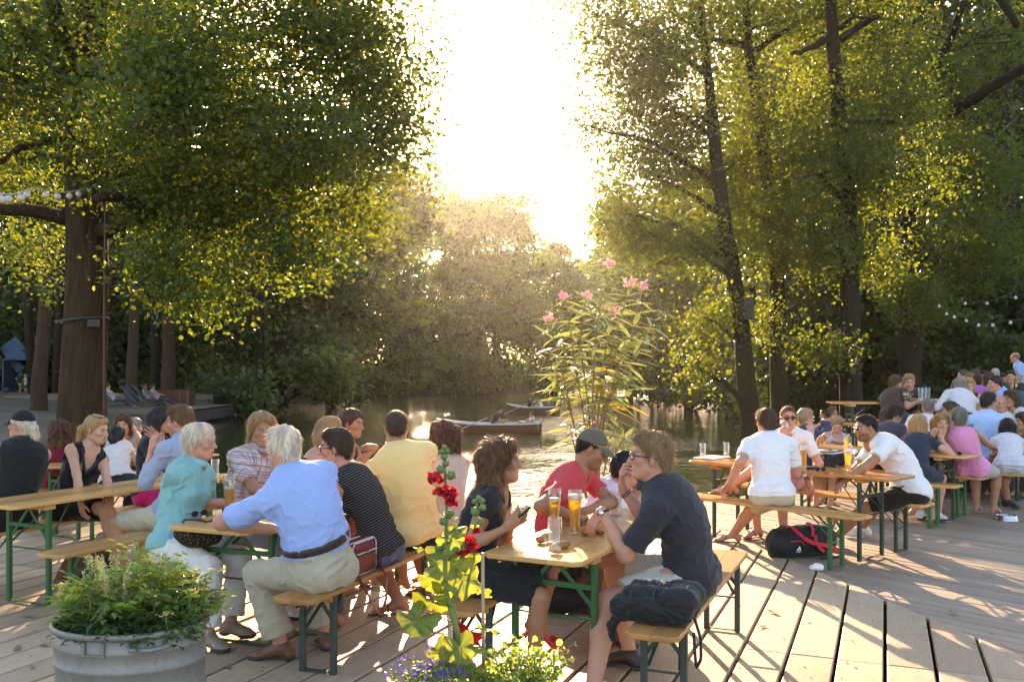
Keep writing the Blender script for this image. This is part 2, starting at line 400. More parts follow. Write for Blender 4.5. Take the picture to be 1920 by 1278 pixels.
# water: real low ripples near the deck, finer ones in the surface relief
wx = np.linspace(-45, 45, 2); t = NT('lake_water'); co = t.coord('Object', (1, 1, 1)); cs = t.coord('Object', (1.0, .62, 1), (0, 0, .2))
n1 = t.noise(3.2, 3, cs, .6, .6); n2 = t.noise(11, 3, cs, .55, .4); n3 = t.noise(.16, 3, co)
mm = t.n('Math', operation='MULTIPLY_ADD'); t.l(n2, mm.inputs[0]); mm.inputs[1].default_value = .30; t.l(n1, mm.inputs[2]); m2 = t.n('Math', operation='MULTIPLY'); t.l(mm.outputs[0], m2.inputs[0]); t.l(t.ramp(n3, [(.36, (.25,)*3), (.62, (1,)*3)]), m2.inputs[1])
bp = t.bump(m2.outputs[0], .7, .10)
sp_ = t.noise(2.6, 4, co, .7); t.base(t.mix((.026, .036, .012), (.044, .052, .018), sp_)); t.set(Roughness=.03, IOR=1.33, Specular_IOR_Level=.62); MAT['water'] = t.m
WP = np.array([(-60, -6), (70, -6), (70, 165), (-60, 165)], float)
tag(mobj('lake_water', rawmesh('lake_water', np.concatenate([WP, np.full((4, 1), WZ)], 1), np.array([[0, 1, 2, 3]]), MAT['water'])), kind='structure')
# ---- wooden decks
def wood(name, c1, c2, axis_scale=(1, 14, 14), scale=3.0, rough=.62, rot=0.0, stain=.5, knots=False, var=True):
    t = NT(name); co = t.coord('Object', axis_scale, (0, 0, rot)); oi = t.n('ObjectInfo'); ad = t.n('VectorMath', operation='ADD'); t.l(co, ad.inputs[0])
    ml = t.n('Math', operation='MULTIPLY'); t.l(oi.outputs['Random'], ml.inputs[0]); ml.inputs[1].default_value = 37.0; cx = t.n('CombineXYZ'); t.l(ml.outputs[0], cx.inputs[0]); t.l(ml.outputs[0], cx.inputs[2]); t.l(cx.outputs[0], ad.inputs[1]); co2 = ad.outputs[0]
    n1 = t.noise(scale, 6, co2, .6, .7); n2 = t.noise(scale*5, 4, co2, .6); c = t.mix(c1, c2, n1); c = t.mix(c, [x*.62 for x in c1], t.ramp(n2, [(.5, (0, 0, 0)), (.8, (.75,)*3)]))
    cb = t.coord('Object'); ns = t.noise(1.7, 5, cb, .6); c = t.mix(c, [x*.6 for x in c1], t.ramp(ns, [(.52, (0, 0, 0)), (.8, (stain,)*3)]))
    if knots:
        v = t.n('TexVoronoi'); v.inputs['Scale'].default_value = 1.3; mp = t.coord('Object', (5, 1.6, 5)); t.l(mp, v.inputs[0]); c = t.mix(c, (.16, .07, .025), t.ramp(v.outputs[0], [(.05, (.85,)*3), (.085, (0, 0, 0))]))
    if var:
        vr = t.ramp(oi.outputs['Random'], [(0, (.74, .73, .72)), (.5, (.97, .97, .97)), (1, (1.14, 1.12, 1.08))]); c = t.mix(c, vr, 1.0, 'MULTIPLY')
    t.base(c); t.set(Roughness=rough, Specular_IOR_Level=.35); mm = t.n('Math', operation='ADD'); t.l(n1, mm.inputs[0]); t.l(n2, mm.inputs[1]); t.bump(mm.outputs[0], .3, .004); return t.m
MAT['deck'] = wood('deck_wood', (.37, .265, .17), (.49, .37, .25), (1, 11, 11), 2.2, .62, 0, .6)
MAT['deck_grey'] = wood('grey_deck_wood', (.25, .19, .14), (.345, .27, .205), (1, 16, 16), 2.4, .6, 0)
MAT['pale'] = wood('pine', (.52, .26, .085), (.70, .42, .16), (13, .9, 13), 2.6, .25, 0, .35, True)
MAT['orange'] = wood('stained_pine', (.42, .16, .038), (.55, .24, .07), (13, .9, 13), 2.6, .25, 0, .3, True)
MAT['brown'] = wood('worn_pine', (.42, .175, .05), (.60, .30, .10), (13, .9, 13), 2.6, .36, 0, .6, True)
MAT['dark'] = paint((.03, .024, .018), .9)
MAT['joist'] = paint((.05, .038, .028), .9)
def clip_line(o, d, poly):
    ts = []
    n = len(poly)
    for i in range(n):
        a, b = poly[i], poly[(i+1) % n]; e = b-a; den = d[0]*e[1]-d[1]*e[0]
        if abs(den) < 1e-9: continue
        w = a-o; tt = (w[0]*e[1]-w[1]*e[0])/den; u = (w[0]*d[1]-w[1]*d[0])/den
        if 0 <= u < 1: ts.append(tt)
    ts.sort(); return ts
def plank_mesh(name, p4, z, th, mat, ax, bev=.006):
    """p4: corners (near-left, near-right, far-right, far-left); mesh kept with its long axis on X"""
    c = p4.mean(0); an = math.atan2(ax[1], ax[0]); R2 = np.array([[math.cos(an), math.sin(an)], [-math.sin(an), math.cos(an)]]); q = (p4-c)@R2.T
    cc = q.mean(0); inn = q+np.sign(cc-q)*bev
    v = np.concatenate([np.c_[inn, np.full(4, 0)], np.c_[q, np.full(4, -bev)], np.c_[q, np.full(4, -th)]])
    f = [(0, 1, 2, 3)]+[(i+4, (i+1) % 4+4, (i+1) % 4, i) for i in range(4)]+[(i+8, (i+1) % 4+8, (i+1) % 4+4, i+4) for i in range(4)]
    me = rawmesh(name, v, np.array(f), mat, False); return me, (c[0], c[1], z), an
def lay(deck, poly, ang, w, gap, mat, z, th, rng, joints=(), joff=0.0, jit=.003):
    ax = np.array([math.sin(ang), math.cos(ang)]); rt = np.array([math.cos(ang), -math.sin(ang)]); pr = poly@rt; k0 = math.floor(pr.min()/w); k1 = math.ceil(pr.max()/w); n = 0
    for k in range(k0, k1):
        a, b = k*w+gap/2, (k+1)*w-gap/2; ta = clip_line(rt*a, ax, poly); tb = clip_line(rt*b, ax, poly)
        if len(ta) < 2 or len(tb) < 2: continue
        for i in range(0, min(len(ta), len(tb))-1, 2):
            segs = []; s0 = (ta[i], tb[i]); js = [j+(joff*(k % 2)) for j in joints if callable(j) is False]
            for j in sorted(js):
                if j > max(s0)+.15 and j < min(ta[i+1], tb[i+1])-.15: segs.append((s0, (j-.0025, j-.0025))); s0 = (j+.0025, j+.0025)
            segs.append((s0, (ta[i+1], tb[i+1])))
            for (sa, sb) in segs:
                p4 = np.array([rt*a+ax*sa[0], rt*b+ax*sa[1], rt*b+ax*sb[1], rt*a+ax*sb[0]])
                if sb[0]-sa[0] < .05 and sb[1]-sa[1] < .05: continue
                me, lo, an = plank_mesh('plank', p4[[0, 1, 2, 3]] , z+rng.uniform(-jit, jit), th, mat, ax); o = mobj('plank', me, deck, lo); o.rotation_euler = (rng.normal(0, .0012), 0, an); n += 1
    return n
g2 = lambda x, y: G(x, y)[:2]
BORD = [g2(*p) for p in ((1312, 972), (1390, 1013), (1487, 1051), (1600, 1098), (1743, 1158), (1920, 1231))]
b_dir = BORD[-1]-BORD[0]; bfar = BORD[-1]+b_dir/np.linalg.norm(b_dir)*3.2
P1 = np.array([(-9.5, 3.0), tuple(bfar*0+np.array([bfar[0], 3.0])), tuple(bfar)]+[tuple(b) for b in BORD[::-1]]+[(2.05, 11.0), (-.05, 10.8), (-4.6, 11.6), (-6.8, 14.0), (-9.5, 16.5)], float)
r_ = np.random.RandomState(11)
d1 = MB()
for yy in (3.6, 5.2, 6.8, 8.4, 10.0): d1.bar((-9.4, yy, -.17), (4.2 if yy < 6 else 1.9, yy, -.17), .09, .14)
deck1 = tag(d1.build('boardwalk', MAT['joist']), kind='structure')
lay(deck1, P1, .389, .272, .022, MAT['deck'], 0.0, .045, r_, (3.2, 5.75, 8.6, 12.2), 0.0)
P2 = np.array([tuple(bfar+np.array([.012, .006]))]+[(12.6, 3.2), (14, 13), (14, 23), (8.2, 23), (6.2, 18.6), (4.4, 14.4), (3.3, 12.6), (2.42, 11.86)]+[tuple(b+np.array([.012, .014])) for b in BORD], float)
d2 = MB()
for yy in (4.6, 6.6, 8.6, 10.6, 12.6): d2.bar((max(2.6, 9.8-yy*.7), yy, -.17), (13.5, yy, -.17), .09, .14)
deck2 = tag(d2.build('grey_boardwalk', MAT['joist']), kind='structure')
lay(deck2, P2, -.72, .135, .008, MAT['deck_grey'], -.012, .03, r_, (-1.9, 1.35, 4.9, 8.4), .0, .0018)
# fascia where the decks end over the lake
fb = MB()
for a, b in (((2.05, 11.0), (-.05, 10.8)), ((-.05, 10.8), (-4.6, 11.6)), ((-4.6, 11.6), (-6.8, 14.0)), ((2.42, 11.86), (3.3, 12.6)), ((3.3, 12.6), (4.4, 14.4)), ((4.4, 14.4), (6.2, 18.6))):
    a = np.array(a); b = np.array(b); nn = nrm(np.array([-(b-a)[1], (b-a)[0]])); nn = nn if nn[1] > 0 else -nn
    fb.bar((*(a+nn*.025), -.13), (*(b+nn*.025), -.13), .04, .2)
fb.build('edge_beam', MAT['joist'], deck1)
# raised platform for the far tables
PZ = .45
PP = np.array([(5.3, 12.9), (16.1, 12.9), (16.1, 23.3), (9.6, 23.3)]); pf = MB(); pv_ = np.concatenate([np.c_[PP, np.full(4, PZ-.03)], np.c_[PP, np.full(4, -.05)]]); pf.add(pv_, [(0, 1, 2, 3), (4, 5, 1, 0), (7, 4, 0, 3), (5, 6, 2, 1), (6, 7, 3, 2)]); plat = tag(pf.build('raised_platform', MAT['joist']), kind='structure')
lay(plat, PP, -1.45, .14, .008, MAT['deck_grey'], PZ+.012, .03, r_)
# left bank boardwalks and timber terraces
def tier(name, x0, x1, y0, y1, zt, zb, mat, nb):
    m = MB(); m.box(((x0+x1)/2, (y0+y1)/2+.1, (zt+zb)/2-.05), (x1-x0, y1-y0-.2, zt-zb-.1)); o = tag(m.build(name, MAT['joist']), kind='structure')
    h = (zt-zb)/nb
    for i in range(nb):
        bm_ = MB(); bm_.box((0, 0, 0), (x1-x0, .05, h-.03), None, .008); bm_.build('plank', mat, o, ((x0+x1)/2, y0+.02+r_.uniform(-.012, .012), zb+h*(i+.5)))
    n = max(2, int((y1-y0)/.45)); w = (y1-y0)/n; pm = None
    for i in range(n):
        if pm is None: m2 = MB(); m2.box((0, 0, 0), (x1-x0, w-.02, .05), None, .008); pm = m2.mesh('plank', mat)
        mobj('plank', pm, o, ((x0+x1)/2, y0+w*(i+.5), zt-.02+r_.uniform(-.004, .004)))
    return o
MAT['oldwood'] = wood('weathered_wood', (.105, .082, .06), (.16, .125, .095), (1, 12, 12), 2.0, .8)
tier('lower_boardwalk', -27, -12.9, 31.5, 36.5, -.42, -.62, MAT['oldwood'], 1)
tier('timber_terrace', -22.5, -13.8, 38, 45, .02, -.55, MAT['oldwood'], 3)
tier('upper_terrace', -25.5, -15.0, 45.6, 51, .42, -.05, MAT['oldwood'], 2)
tier('pier', -18.5, -14.55, 49.2, 51.2, -.46, -.62, MAT['oldwood'], 1)
pm_ = MB()
for x in (-17.6, -16, -14.8):
    for y in (49.4, 51.0): pm_.tube([(x, y, -2.0), (x, y, -.55)], .09, 8)
pm_.build('pier_post', MAT['joist'], bpy.data.objects['pier'])
lbp = MB()
for x in np.arange(-26, -13, 1.9): lbp.tube([(x, 31.7, -1.6), (x, 31.7, -.6)], .09, 8)
lbp.build('boardwalk_post', MAT['joist'], bpy.data.objects['lower_boardwalk'])
# ------------------------------------------------------------------ trees
def leafmat(name, dif, trn, fac=.5, gloss=.06, rough=.45):
    t = NT(name); a = t.attr('Col'); t.base(t.mix(dif, a, 1.0, 'MULTIPLY')); t.set(Roughness=rough, Specular_IOR_Level=.4)
    tr = t.n('BsdfTranslucent'); t.l(t.mix(trn, a, 1.0, 'MULTIPLY'), tr.inputs[0]); ms = t.n('MixShader'); ms.inputs[0].default_value = fac; t.l(t.b.outputs[0], ms.inputs[1]); t.l(tr.outputs[0], ms.inputs[2]); t.l(ms.outputs[0], t.out.inputs[0]); return t.m
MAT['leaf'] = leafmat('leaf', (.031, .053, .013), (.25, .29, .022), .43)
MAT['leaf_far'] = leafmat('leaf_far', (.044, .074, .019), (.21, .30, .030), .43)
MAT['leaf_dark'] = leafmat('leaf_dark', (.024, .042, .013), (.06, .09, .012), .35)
def barkmat(name, c1, c2):
    t = NT(name); co = t.coord('Object', (1, 1, .16)); v = t.noise(13, 6, co, .65, 1.5); n2 = t.noise(3, 4, t.coord()); c = t.mix(c1, c2, v); c = t.mix(c, (.05, .055, .02), t.ramp(n2, [(.55, (0, 0, 0)), (.75, (.5,)*3)])); t.base(c); t.set(Roughness=.9, Specular_IOR_Level=.2); t.bump(v, 1.0, .12); return t.m
MAT['bark'] = barkmat('bark', (.028, .017, .010), (.115, .066, .036))
MAT['bark_dark'] = barkmat('bark_dark', (.014, .010, .007), (.05, .034, .022))
def leaves(C, m, spread, size, rng, flat=.45, fold=True, droop=.3, tone=.22):
    """C: cluster centres (n,3). returns verts, faces, colours of leaf blades"""
    n = len(C)*m; cen = np.repeat(C, m, 0)+rng.normal(0, 1, (n, 3))*np.array([spread, spread, spread*flat]); 
    nr = rng.normal(0, .85, (n, 3))+np.array([0, 0, .9]); nr /= np.linalg.norm(nr, axis=1)[:, None]
    d = rng.normal(0, 1, (n, 3)); d[:, 2] -= droop; d -= nr*(d*nr).sum(1)[:, None]; d /= np.linalg.norm(d, axis=1)[:, None]; s = np.cross(nr, d)
    L = size*rng.uniform(.6, 1.25, n)[:, None]; Wd = L*rng.uniform(.36, .48, n)[:, None]
    br = np.repeat(rng.normal(0, tone*.7, len(C)), m)+rng.normal(0, tone*.6, n); yl = np.clip(np.repeat(rng.normal(0, .10, len(C)), m)+rng.normal(0, .05, n), -.2, .3)
    c = np.clip(np.stack([1+br+yl*1.1, 1+br+yl*.35, 1+br-yl*.3], 1), .3, 2.2)
    if fold:
        up = nr*Wd*.28; v = np.stack([cen-d*L*.5, cen-d*L*.12+s*Wd+up, cen+d*L*.3+s*Wd*.8+up, cen+d*L*.5, cen+d*L*.3-s*Wd*.8+up, cen-d*L*.12-s*Wd+up], 1).reshape(-1, 3); b = np.arange(n)*6
        f = np.concatenate([np.stack([b, b+1, b+2, b+3], 1), np.stack([b, b+3, b+4, b+5], 1)]); return v, f, np.repeat(c, 6, 0)
    v = np.stack([cen-d*L*.5, cen+s*Wd, cen+d*L*.5, cen-s*Wd], 1).reshape(-1, 3); b = np.arange(n)*4
    return v, np.stack([b, b+1, b+2, b+3], 1), np.repeat(c, 4, 0)
def lobe_points(lobes, rng, shell=.55):
    out = []
    for (c, r, n) in lobes:
        d = rng.normal(0, 1, (n, 3)); d /= np.linalg.norm(d, axis=1)[:, None]; rad = rng.uniform(shell**3, 1.0, n)**(1/3)
        p = d*rad[:, None]*np.array(r); p += wob(p+np.array(c), .5/max(min(r), .5), 3)[:, None]*d*min(r)*.22; out.append(p+np.array(c))
    return np.concatenate(out)
def limb_tubes(mb, a, b, r0, r1, rng, sag=.0, n=6, seg=7, wig=.06):
    a = np.array(a, float); b = np.array(b, float); L = np.linalg.norm(b-a); t = np.linspace(0, 1, seg)
    p = a+(b-a)*t[:, None]; p[:, 2] += np.sin(t*np.pi)*sag*L; w = rng.normal(0, wig*L/seg*1.6, (seg, 3)); w[0] = w[-1] = 0; p += w; mb.tube(p, r0+(r1-r0)*t, n); return p
def tree(name, label, base, trunk, lobes, mat, bark, size, m, spread, seed, group=None, cat='tree', fold=True, twigs=10, lean_limbs=None, limbs=(), flat=.45, shell=.55, droop=.3, slope=.35, lr=.14, zs=1.0, tone=.22):
    """trunk: list of (dx,dy,z,r) from the base; lobes: (centre world, radii, clusters)"""
    rng = np.random.RandomState(seed); root = empty(name, base, 0, label, cat, group); base = np.array(base, float)
    tb = MB(); tp = np.array([[x, y, z] for x, y, z, r in trunk]); rr = np.array([r for *_, r in trunk]); tt = np.linspace(0, 1, len(tp)); ts = np.linspace(0, 1, 46)
    tp2 = np.stack([np.interp(ts, tt, tp[:, i]) for i in range(3)], 1); r2 = np.interp(ts, tt, rr); r2 *= 1+.28*np.exp(-ts*(tp[-1, 2]-tp[0, 2])/.45); wv_ = np.stack([wob(np.c_[ts*tp[-1, 2], ts*0, ts*0], .22, 3+k_) for k_ in (0, 1)], 1)*.07*np.clip(ts*6, 0, 1)[:, None]; tp2[:, :2] += wv_; nb_ = 56 if fold else 14; tb.tube(tp2, r2, nb_)
    if fold:
        vv = tb.v[-1]; ctr = np.repeat(tp2, nb_, 0); rd = vv-ctr; an_ = np.tile(np.arange(nb_)*6.2832/nb_, 46); q_ = np.c_[np.cos(an_)*1.0, np.sin(an_)*1.0, vv[:, 2]*.22]; rid = np.abs(wob(q_, 2.3, 2))+.5*np.abs(wob(q_*np.array([1, 1, 2.2]), 4.6, 6)); tb.v[-1] = ctr+rd*(1.03-.13*np.clip(1-rid*1.9, 0, 1)+.05*wob(q_, .6, 4))[:, None]
    sub = []
    for (c, r, n) in lobes:
        ns = (6 if n >= 40 else (3 if n >= 15 else 1)) if fold else (10 if n > 60 else 5)
        for _ in range(ns):
            sp_o = .46 if fold else .52; o_ = np.clip(rng.normal(0, sp_o if ns > 1 else 0, 3), -.85, .85)*np.array(r)*np.array([1, 1, zs]); k_ = rng.uniform(.40, .70) if fold else rng.uniform(.32, .55) if ns > 1 else 1.0; sub.append((np.array(c)+o_, np.array(r)*k_*np.array([1.1, 1, .95*zs]), max(2, int(n/ns*rng.uniform(.8, 1.2)))))
    C = lobe_points(sub, rng, shell)
    for li_, (c, r, n) in enumerate(lobes):
        c = np.array(c, float)-base
        if slope < .2 and (c[2] < 6.2 or li_ % 2): continue
        zz = np.clip(c[2]-slope*np.hypot(c[0], c[1])-.3 if c[2] > 5.5 or slope > .2 else c[2]+.5, tp[0, 2]+.8, tp[-1, 2]); a = np.array([np.interp(zz, tp[:, 2], tp[:, i]) for i in range(3)]); ra = np.interp(zz, tp[:, 2], rr)
        if np.linalg.norm(c-a) > .5:
            p = limb_tubes(tb, a, c, min(ra*.45, lr), .025, rng, .06, 7)
            for _ in range(twigs):
                q = p[rng.randint(2, len(p))]; e = c+rng.normal(0, .55, 3)*np.array(r); limb_tubes(tb, q, e, .03, .008, rng, .03, 4, 5)
    for (a, b, r0, r1, sg) in limbs: limb_tubes(tb, np.array(a)-base, np.array(b)-base, r0, r1, rng, sg, 8, 9, .05)
    tb.build('trunk', bark, root, smooth=True)
    v, f, c = leaves(C-base, m, spread, size, rng, flat, fold, droop, tone); me = rawmesh('crown', v, f, mat, False); vcol(me, 'Col', c); mobj('crown', me, root)
    return root
def WL(px, py, Y, rx, ry, rz, n): return (W(px, py, Y), (rx, ry, rz), n)
# --- large tree on the left bank
L = []
for (x, y, Y, rx, ry, rz, n) in ((60, 60, 19, 2.6, 2.2, 1.6, 90), (260, 20, 19, 2.4, 2.2, 1.5, 110), (430, 60, 18, 2.2, 2.0, 1.5, 120), (600, 40, 19, 1.9, 1.8, 1.4, 115), (705, 60, 20, 1.2, 1.4, 1.3, 80), (330, 170, 16, 1.5, 1.6, .75, 95), (480, 190, 17, 1.6, 1.6, .9, 110), (620, 200, 19, 1.6, 1.5, .95, 105), (715, 200, 20, 1.0, 1.2, .9, 55),
    (80, 200, 22, 1.9, 1.4, .9, 70), (40, 300, 22, 1.4, 1.2, .9, 45), (420, 310, 20, 1.6, 1.5, .8, 70), (560, 290, 20, 1.4, 1.4, .7, 65), (690, 285, 20.5, .8, .9, .45, 34), (770, 262, 20.5, .42, .6, .42, 18), (270, 260, 18.5, 1.0, 1.4, .8, 50), (520, 350, 19, 1.5, 1.5, .6, 60), (380, 350, 18.5, 1.4, 1.4, .6, 55), (620, 380, 19.5, 1.2, 1.3, .7, 50), (290, 330, 19.5, .9, 1.2, .7, 40), (660, 330, 20, 1.0, 1.1, .6, 40), (300, 440, 18.5, 1.0, 1.0, .5, 36), (20, 380, 21.8, 1.3, 1.0, .8, 40), (150, 60, 21.8, 1.8, 1.2, 1.2, 60), (660, 110, 19, 1.2, 1.3, 1.0, 60), (330, 400, 18, 1.0, 1.1, .55, 40), (470, 430, 18, 1.15, 1.1, .5, 45), (560, 470, 17.6, .75, .8, .28, 24), (590, 497, 17.3, .35, .4, .16, 8),
    (300, 500, 16.5, .7, .8, .34, 26), (365, 530, 16.4, .55, .6, .26, 20), (400, 575, 16.3, .2, .25, .22, 7), (80, 480, 21, .55, .6, .55, 14), (60, 450, 22, .9, 1.0, .5, 18), (0, 130, 18, 1.6, 1.5, 1.2, 60), (250, -160, 19, 4.0, 2.8, 2.0, 170), (560, -150, 19.5, 3.0, 2.4, 1.8, 140), (540, 100, 23, 2.4, 1.6, 1.4, 80), (200, 120, 23, 3.0, 1.6, 1.6, 90)):
    L.append(WL(x, y, Y, rx, ry, rz, int(n*(.85 if x > 540 and y < 420 else 1.1))))
bT = (-9.42, 20.0, -.35)
tree('shade_tree', 'huge dark trunked broadleaf tree at the left with string lights tied to it', bT, [(0, 0, -.1, .58), (0, 0, 1.6, .47), (.02, 0, 4, .43), (.03, 0, 7.0, .40), (.25, 0, 10.5, .30), (.3, .2, 14, .18)], L, MAT['leaf'], MAT['bark'], .098, 46, .36, 3, twigs=7, slope=.12, lr=.075, zs=1.5, flat=.75, shell=.25,
     limbs=((W(190, 432, 19.9), W(285, 405, 18.6), .21, .15, .03), (W(282, 407, 18.6), W(240, 372, 17.8), .16, .12, -.05), (W(245, 374, 17.8), W(180, 372, 16.8), .12, .08, .05), (W(130, 410, 20), W(-60, 390, 19), .17, .10, .04), (W(150, 180, 20), W(90, -20, 18), .24, .14, -.03), (W(125, 260, 20), W(-20, 315, 17.5), .10, .05, .05), (W(125, 150, 20), W(40, 60, 18.5), .12, .07, .0), (W(190, 160, 20), W(420, 110, 19), .15, .05, .05), (W(195, 520, 20), W(330, 500, 17), .07, .02, .1)))
# --- the alders on the right bank
right = [
 ('leaning alder trunk carrying a loudspeaker box at the edge of the lake', (1412, 27, -.3), [(0, 0, -.2, .29), (-.35, 0, 3.2, .235), (-.85, 0, 6.2, .22), (-1.15, 0, 9, .17), (-1.5, 0, 13, .09)], [(1205, 60, 26, 1.5, 2.0, 1.5, 90), (1145, 40, 26, .6, .8, .6, 14), (1290, 40, 26, 1.7, 1.9, 1.5, 100), (1180, 185, 27, 1.1, 1.6, .8, 80), (1100, 235, 27, .5, .8, .45, 14), (1270, 180, 26, 1.4, 1.5, .9, 80), (1310, 330, 27, 1.7, 1.6, .9, 100), (1200, 330, 28, 1.0, 1.3, .5, 45), (1165, 400, 28, .8, 1.2, .65, 50), (1220, 440, 27, 1.4, 1.4, .7, 80), (1330, 440, 26, 1.2, 1.3, .7, 60), (1330, 600, 26, .75, .8, .55, 28), (1310, 690, 25.5, .5, .6, .35, 16), (1250, -120, 26, 2.6, 2.4, 1.8, 110)]),
 ('straight alder trunk second from the lake on the right bank', (1465, 29, -.2), [(0, 0, -.2, .31), (-.15, 0, 4, .24), (-.35, 0, 7.5, .22), (-1.0, 0, 12, .14), (-1.1, 0, 15, .08)], [(1390, 90, 29, 1.7, 1.8, 1.4, 85), (1480, 40, 29, 1.8, 1.8, 1.4, 85), (1420, 250, 28, 1.6, 1.7, 1.0, 95), (1400, 390, 28, 1.4, 1.5, .8, 85), (1490, 360, 27, 1.6, 1.5, 1.0, 95), (1480, 480, 27, 1.2, 1.2, .7, 50), (1440, 600, 27, .7, .7, .4, 14), (1420, -120, 29, 2.4, 2.2, 1.8, 85)]),
 ('tall straight alder trunk behind the right tables, third from the lake', (1598, 26, -.1), [(0, 0, -.2, .32), (-.1, 0, 3.5, .27), (-.2, 0, 7, .25), (-.45, 0, 10, .20), (-.6, 0, 14, .10)], [(1540, 60, 26, 1.5, 1.6, 1.2, 75), (1640, 30, 26, 1.6, 1.7, 1.3, 80), (1580, 200, 25, 1.5, 1.5, .9, 85), (1660, 210, 26, 1.4, 1.4, .9, 75), (1620, 350, 25, 1.6, 1.5, .9, 85), (1540, 330, 24, 1.2, 1.3, .7, 60), (1560, 455, 24, .9, 1.0, .5, 45), (1640, 470, 25, .8, .8, .45, 26), (1530, 655, 24.5, .55, .3, .12, 11), (1570, 660, 24.5, .28, .2, .1, 6), (1560, -120, 26, 2.4, 2.2, 1.8, 80)]),
 ('thick alder trunk at the raised platform, farthest right of the four', (1706, 31, .1), [(0, 0, -.3, .38), (0, 0, 4, .33), (-.1, 0, 8, .30), (-.15, 0, 13, .18)], [(1720, 80, 31, 2.0, 1.8, 1.4, 85), (1800, 180, 30, 2.0, 1.8, 1.2, 90), (1740, 330, 30, 1.9, 1.7, 1.1, 95), (1850, 330, 29, 1.8, 1.6, 1.1, 85), (1680, 560, 28, .9, .8, .45, 30), (1750, 470, 29, 1.6, 1.4, .8, 65), (1840, 480, 29, 1.6, 1.4, .9, 60), (1730, 590, 28.5, .5, .5, .3, 12), (1900, 60, 30, 1.6, 1.6, 1.2, 45)])]
for i, (lb, (px, Y, z0), tr, lob) in enumerate(right):
    b = ((px-CX)/FPX*Y, Y, z0); lm = []
    lob = [q if q[1] < 640 else (q[0], q[1], q[2]-1.2, *q[3:]) for q in lob]
    if i == 2: lm = [(W(1575, 75, 26), W(1650, 30, 25.6), .13, .07, .05), (W(1555, 70, 26), W(1485, 100, 25), .10, .05, -.05), (W(1590, 235, 26), W(1680, 230, 25), .11, .05, .04)]
    if i == 1: lm = [(W(1395, 85, 29), W(1335, 75, 28), .12, .06, .03), (W(1402, 105, 29), W(1500, 40, 28), .11, .06, .0)]
    if i == 3: lm = [(W(1785, 212, 31), W(1925, 125, 28), .20, .15, .0), (W(1752, 130, 31), W(1810, 0, 29), .16, .10, -.05), (W(1870, -10, 29), W(1910, 50, 29), .16, .10, .0)]
    tree('alder_tree', lb, b, tr, [WL(q[0], q[1], q[2]+1.2, *q[3:]) for q in lob], MAT['leaf'], MAT['bark_dark'], .108, 54, .42, 20+i, 'alders on the right bank', twigs=4, zs=1.55, flat=.8, shell=.2, limbs=lm)
# --- trees across the lake and along its banks
far = [
 ('bushy tree', 'broad sunlit tree overhanging the left shore of the lake', (620, 70), [(660, 400, 70, 5.0, 4, 3.2, 150), (600, 480, 68, 4.6, 4, 3.2, 150), (720, 470, 72, 3.6, 3, 3.4, 120), (560, 580, 66, 4.0, 3.5, 2.6, 130), (670, 590, 68, 3.8, 3.5, 3.0, 130), (600, 670, 62, 3.2, 3, 1.7, 100), (720, 370, 72, 3.4, 3, 2.4, 80), (770, 380, 74, 1.9, 2, 2.0, 40), (640, 330, 70, 2.2, 2, 1.6, 40)], 'leaf', .42),
 ('bushy tree', 'dense dark tree low over the water on the left shore', (480, 55), [(470, 520, 54, 3.6, 3, 2.4, 110), (420, 600, 52, 3.0, 3, 2.2, 90), (520, 640, 54, 3.2, 3, 1.8, 100), (560, 700, 54, 2.6, 2.4, 1.0, 70), (610, 725, 56, 1.9, 1.8, .7, 40), (450, 690, 53, 1.8, 2, 1.2, 40)], 'leaf', .34),
 ('tall tree', 'tallest hazy tree on the far shore of the lake', (930, 112), [(940, 430, 112, 4.4, 4, 4.0, 110), (880, 430, 112, 4.6, 4, 4.6, 130), (900, 480, 112, 6, 4, 4, 130), (960, 500, 110, 4.2, 4, 4.0, 110), (900, 560, 108, 5.2, 4, 4.6, 140), (860, 405, 114, 3.0, 3, 2.4, 60), (970, 600, 108, 3.4, 3, 4.5, 100), (905, 660, 106, 5.6, 4, 3.4, 130), (915, 395, 112, 2.2, 2, 1.8, 40)], 'leaf_far', .46),
 ('bushy tree', 'pale willow like tree right of the tallest far tree', (1040, 122), [(1035, 500, 122, 3.2, 3, 3.4, 80), (1060, 560, 120, 3.6, 3, 4.0, 100), (1020, 620, 118, 3.6, 3, 4.5, 100), (1075, 650, 122, 4.0, 3, 4.0, 90), (1050, 480, 124, 2.4, 2, 1.7, 40), (1100, 520, 124, 3.4, 3, 4.0, 70)], 'leaf_far', .46),
 ('bushy tree', 'grey green willow drooping to the water at the far shore', (800, 98), [(800, 600, 98, 3.4, 3, 3.4, 100), (770, 670, 96, 3.8, 3, 2.6, 110), (850, 690, 98, 4.2, 3, 2.0, 100), (720, 700, 92, 3.2, 3, 1.7, 80), (910, 715, 100, 3.4, 2.5, 1.0, 60)], 'leaf_far', .42),
 ('bushy tree', 'sunlit bush leaning over the water below the alders', (1290, 62), [(1290, 590, 62, 2.6, 2.6, 2.2, 80), (1250, 670, 60, 2.6, 2.4, 1.5, 90), (1330, 660, 60, 2.6, 2.4, 2.0, 90), (1230, 720, 60, 1.8, 1.6, .7, 40), (1280, 740, 58, 1.6, 1.4, .5, 26), (1350, 735, 56, 1.8, 1.6, .6, 40), (1280, 520, 64, 2.2, 2.2, 1.6, 40)], 'leaf', .34),
 ('bushy tree', 'rounded tree behind the oleander on the far right shore', (1150, 105), [(1150, 520, 104, 3.6, 3, 3.0, 80), (1180, 600, 102, 4.2, 3.4, 4.0, 120), (1130, 650, 106, 3.6, 3, 3.4, 90), (1210, 680, 98, 4.0, 3, 2.4, 90)], 'leaf_far', .45)]
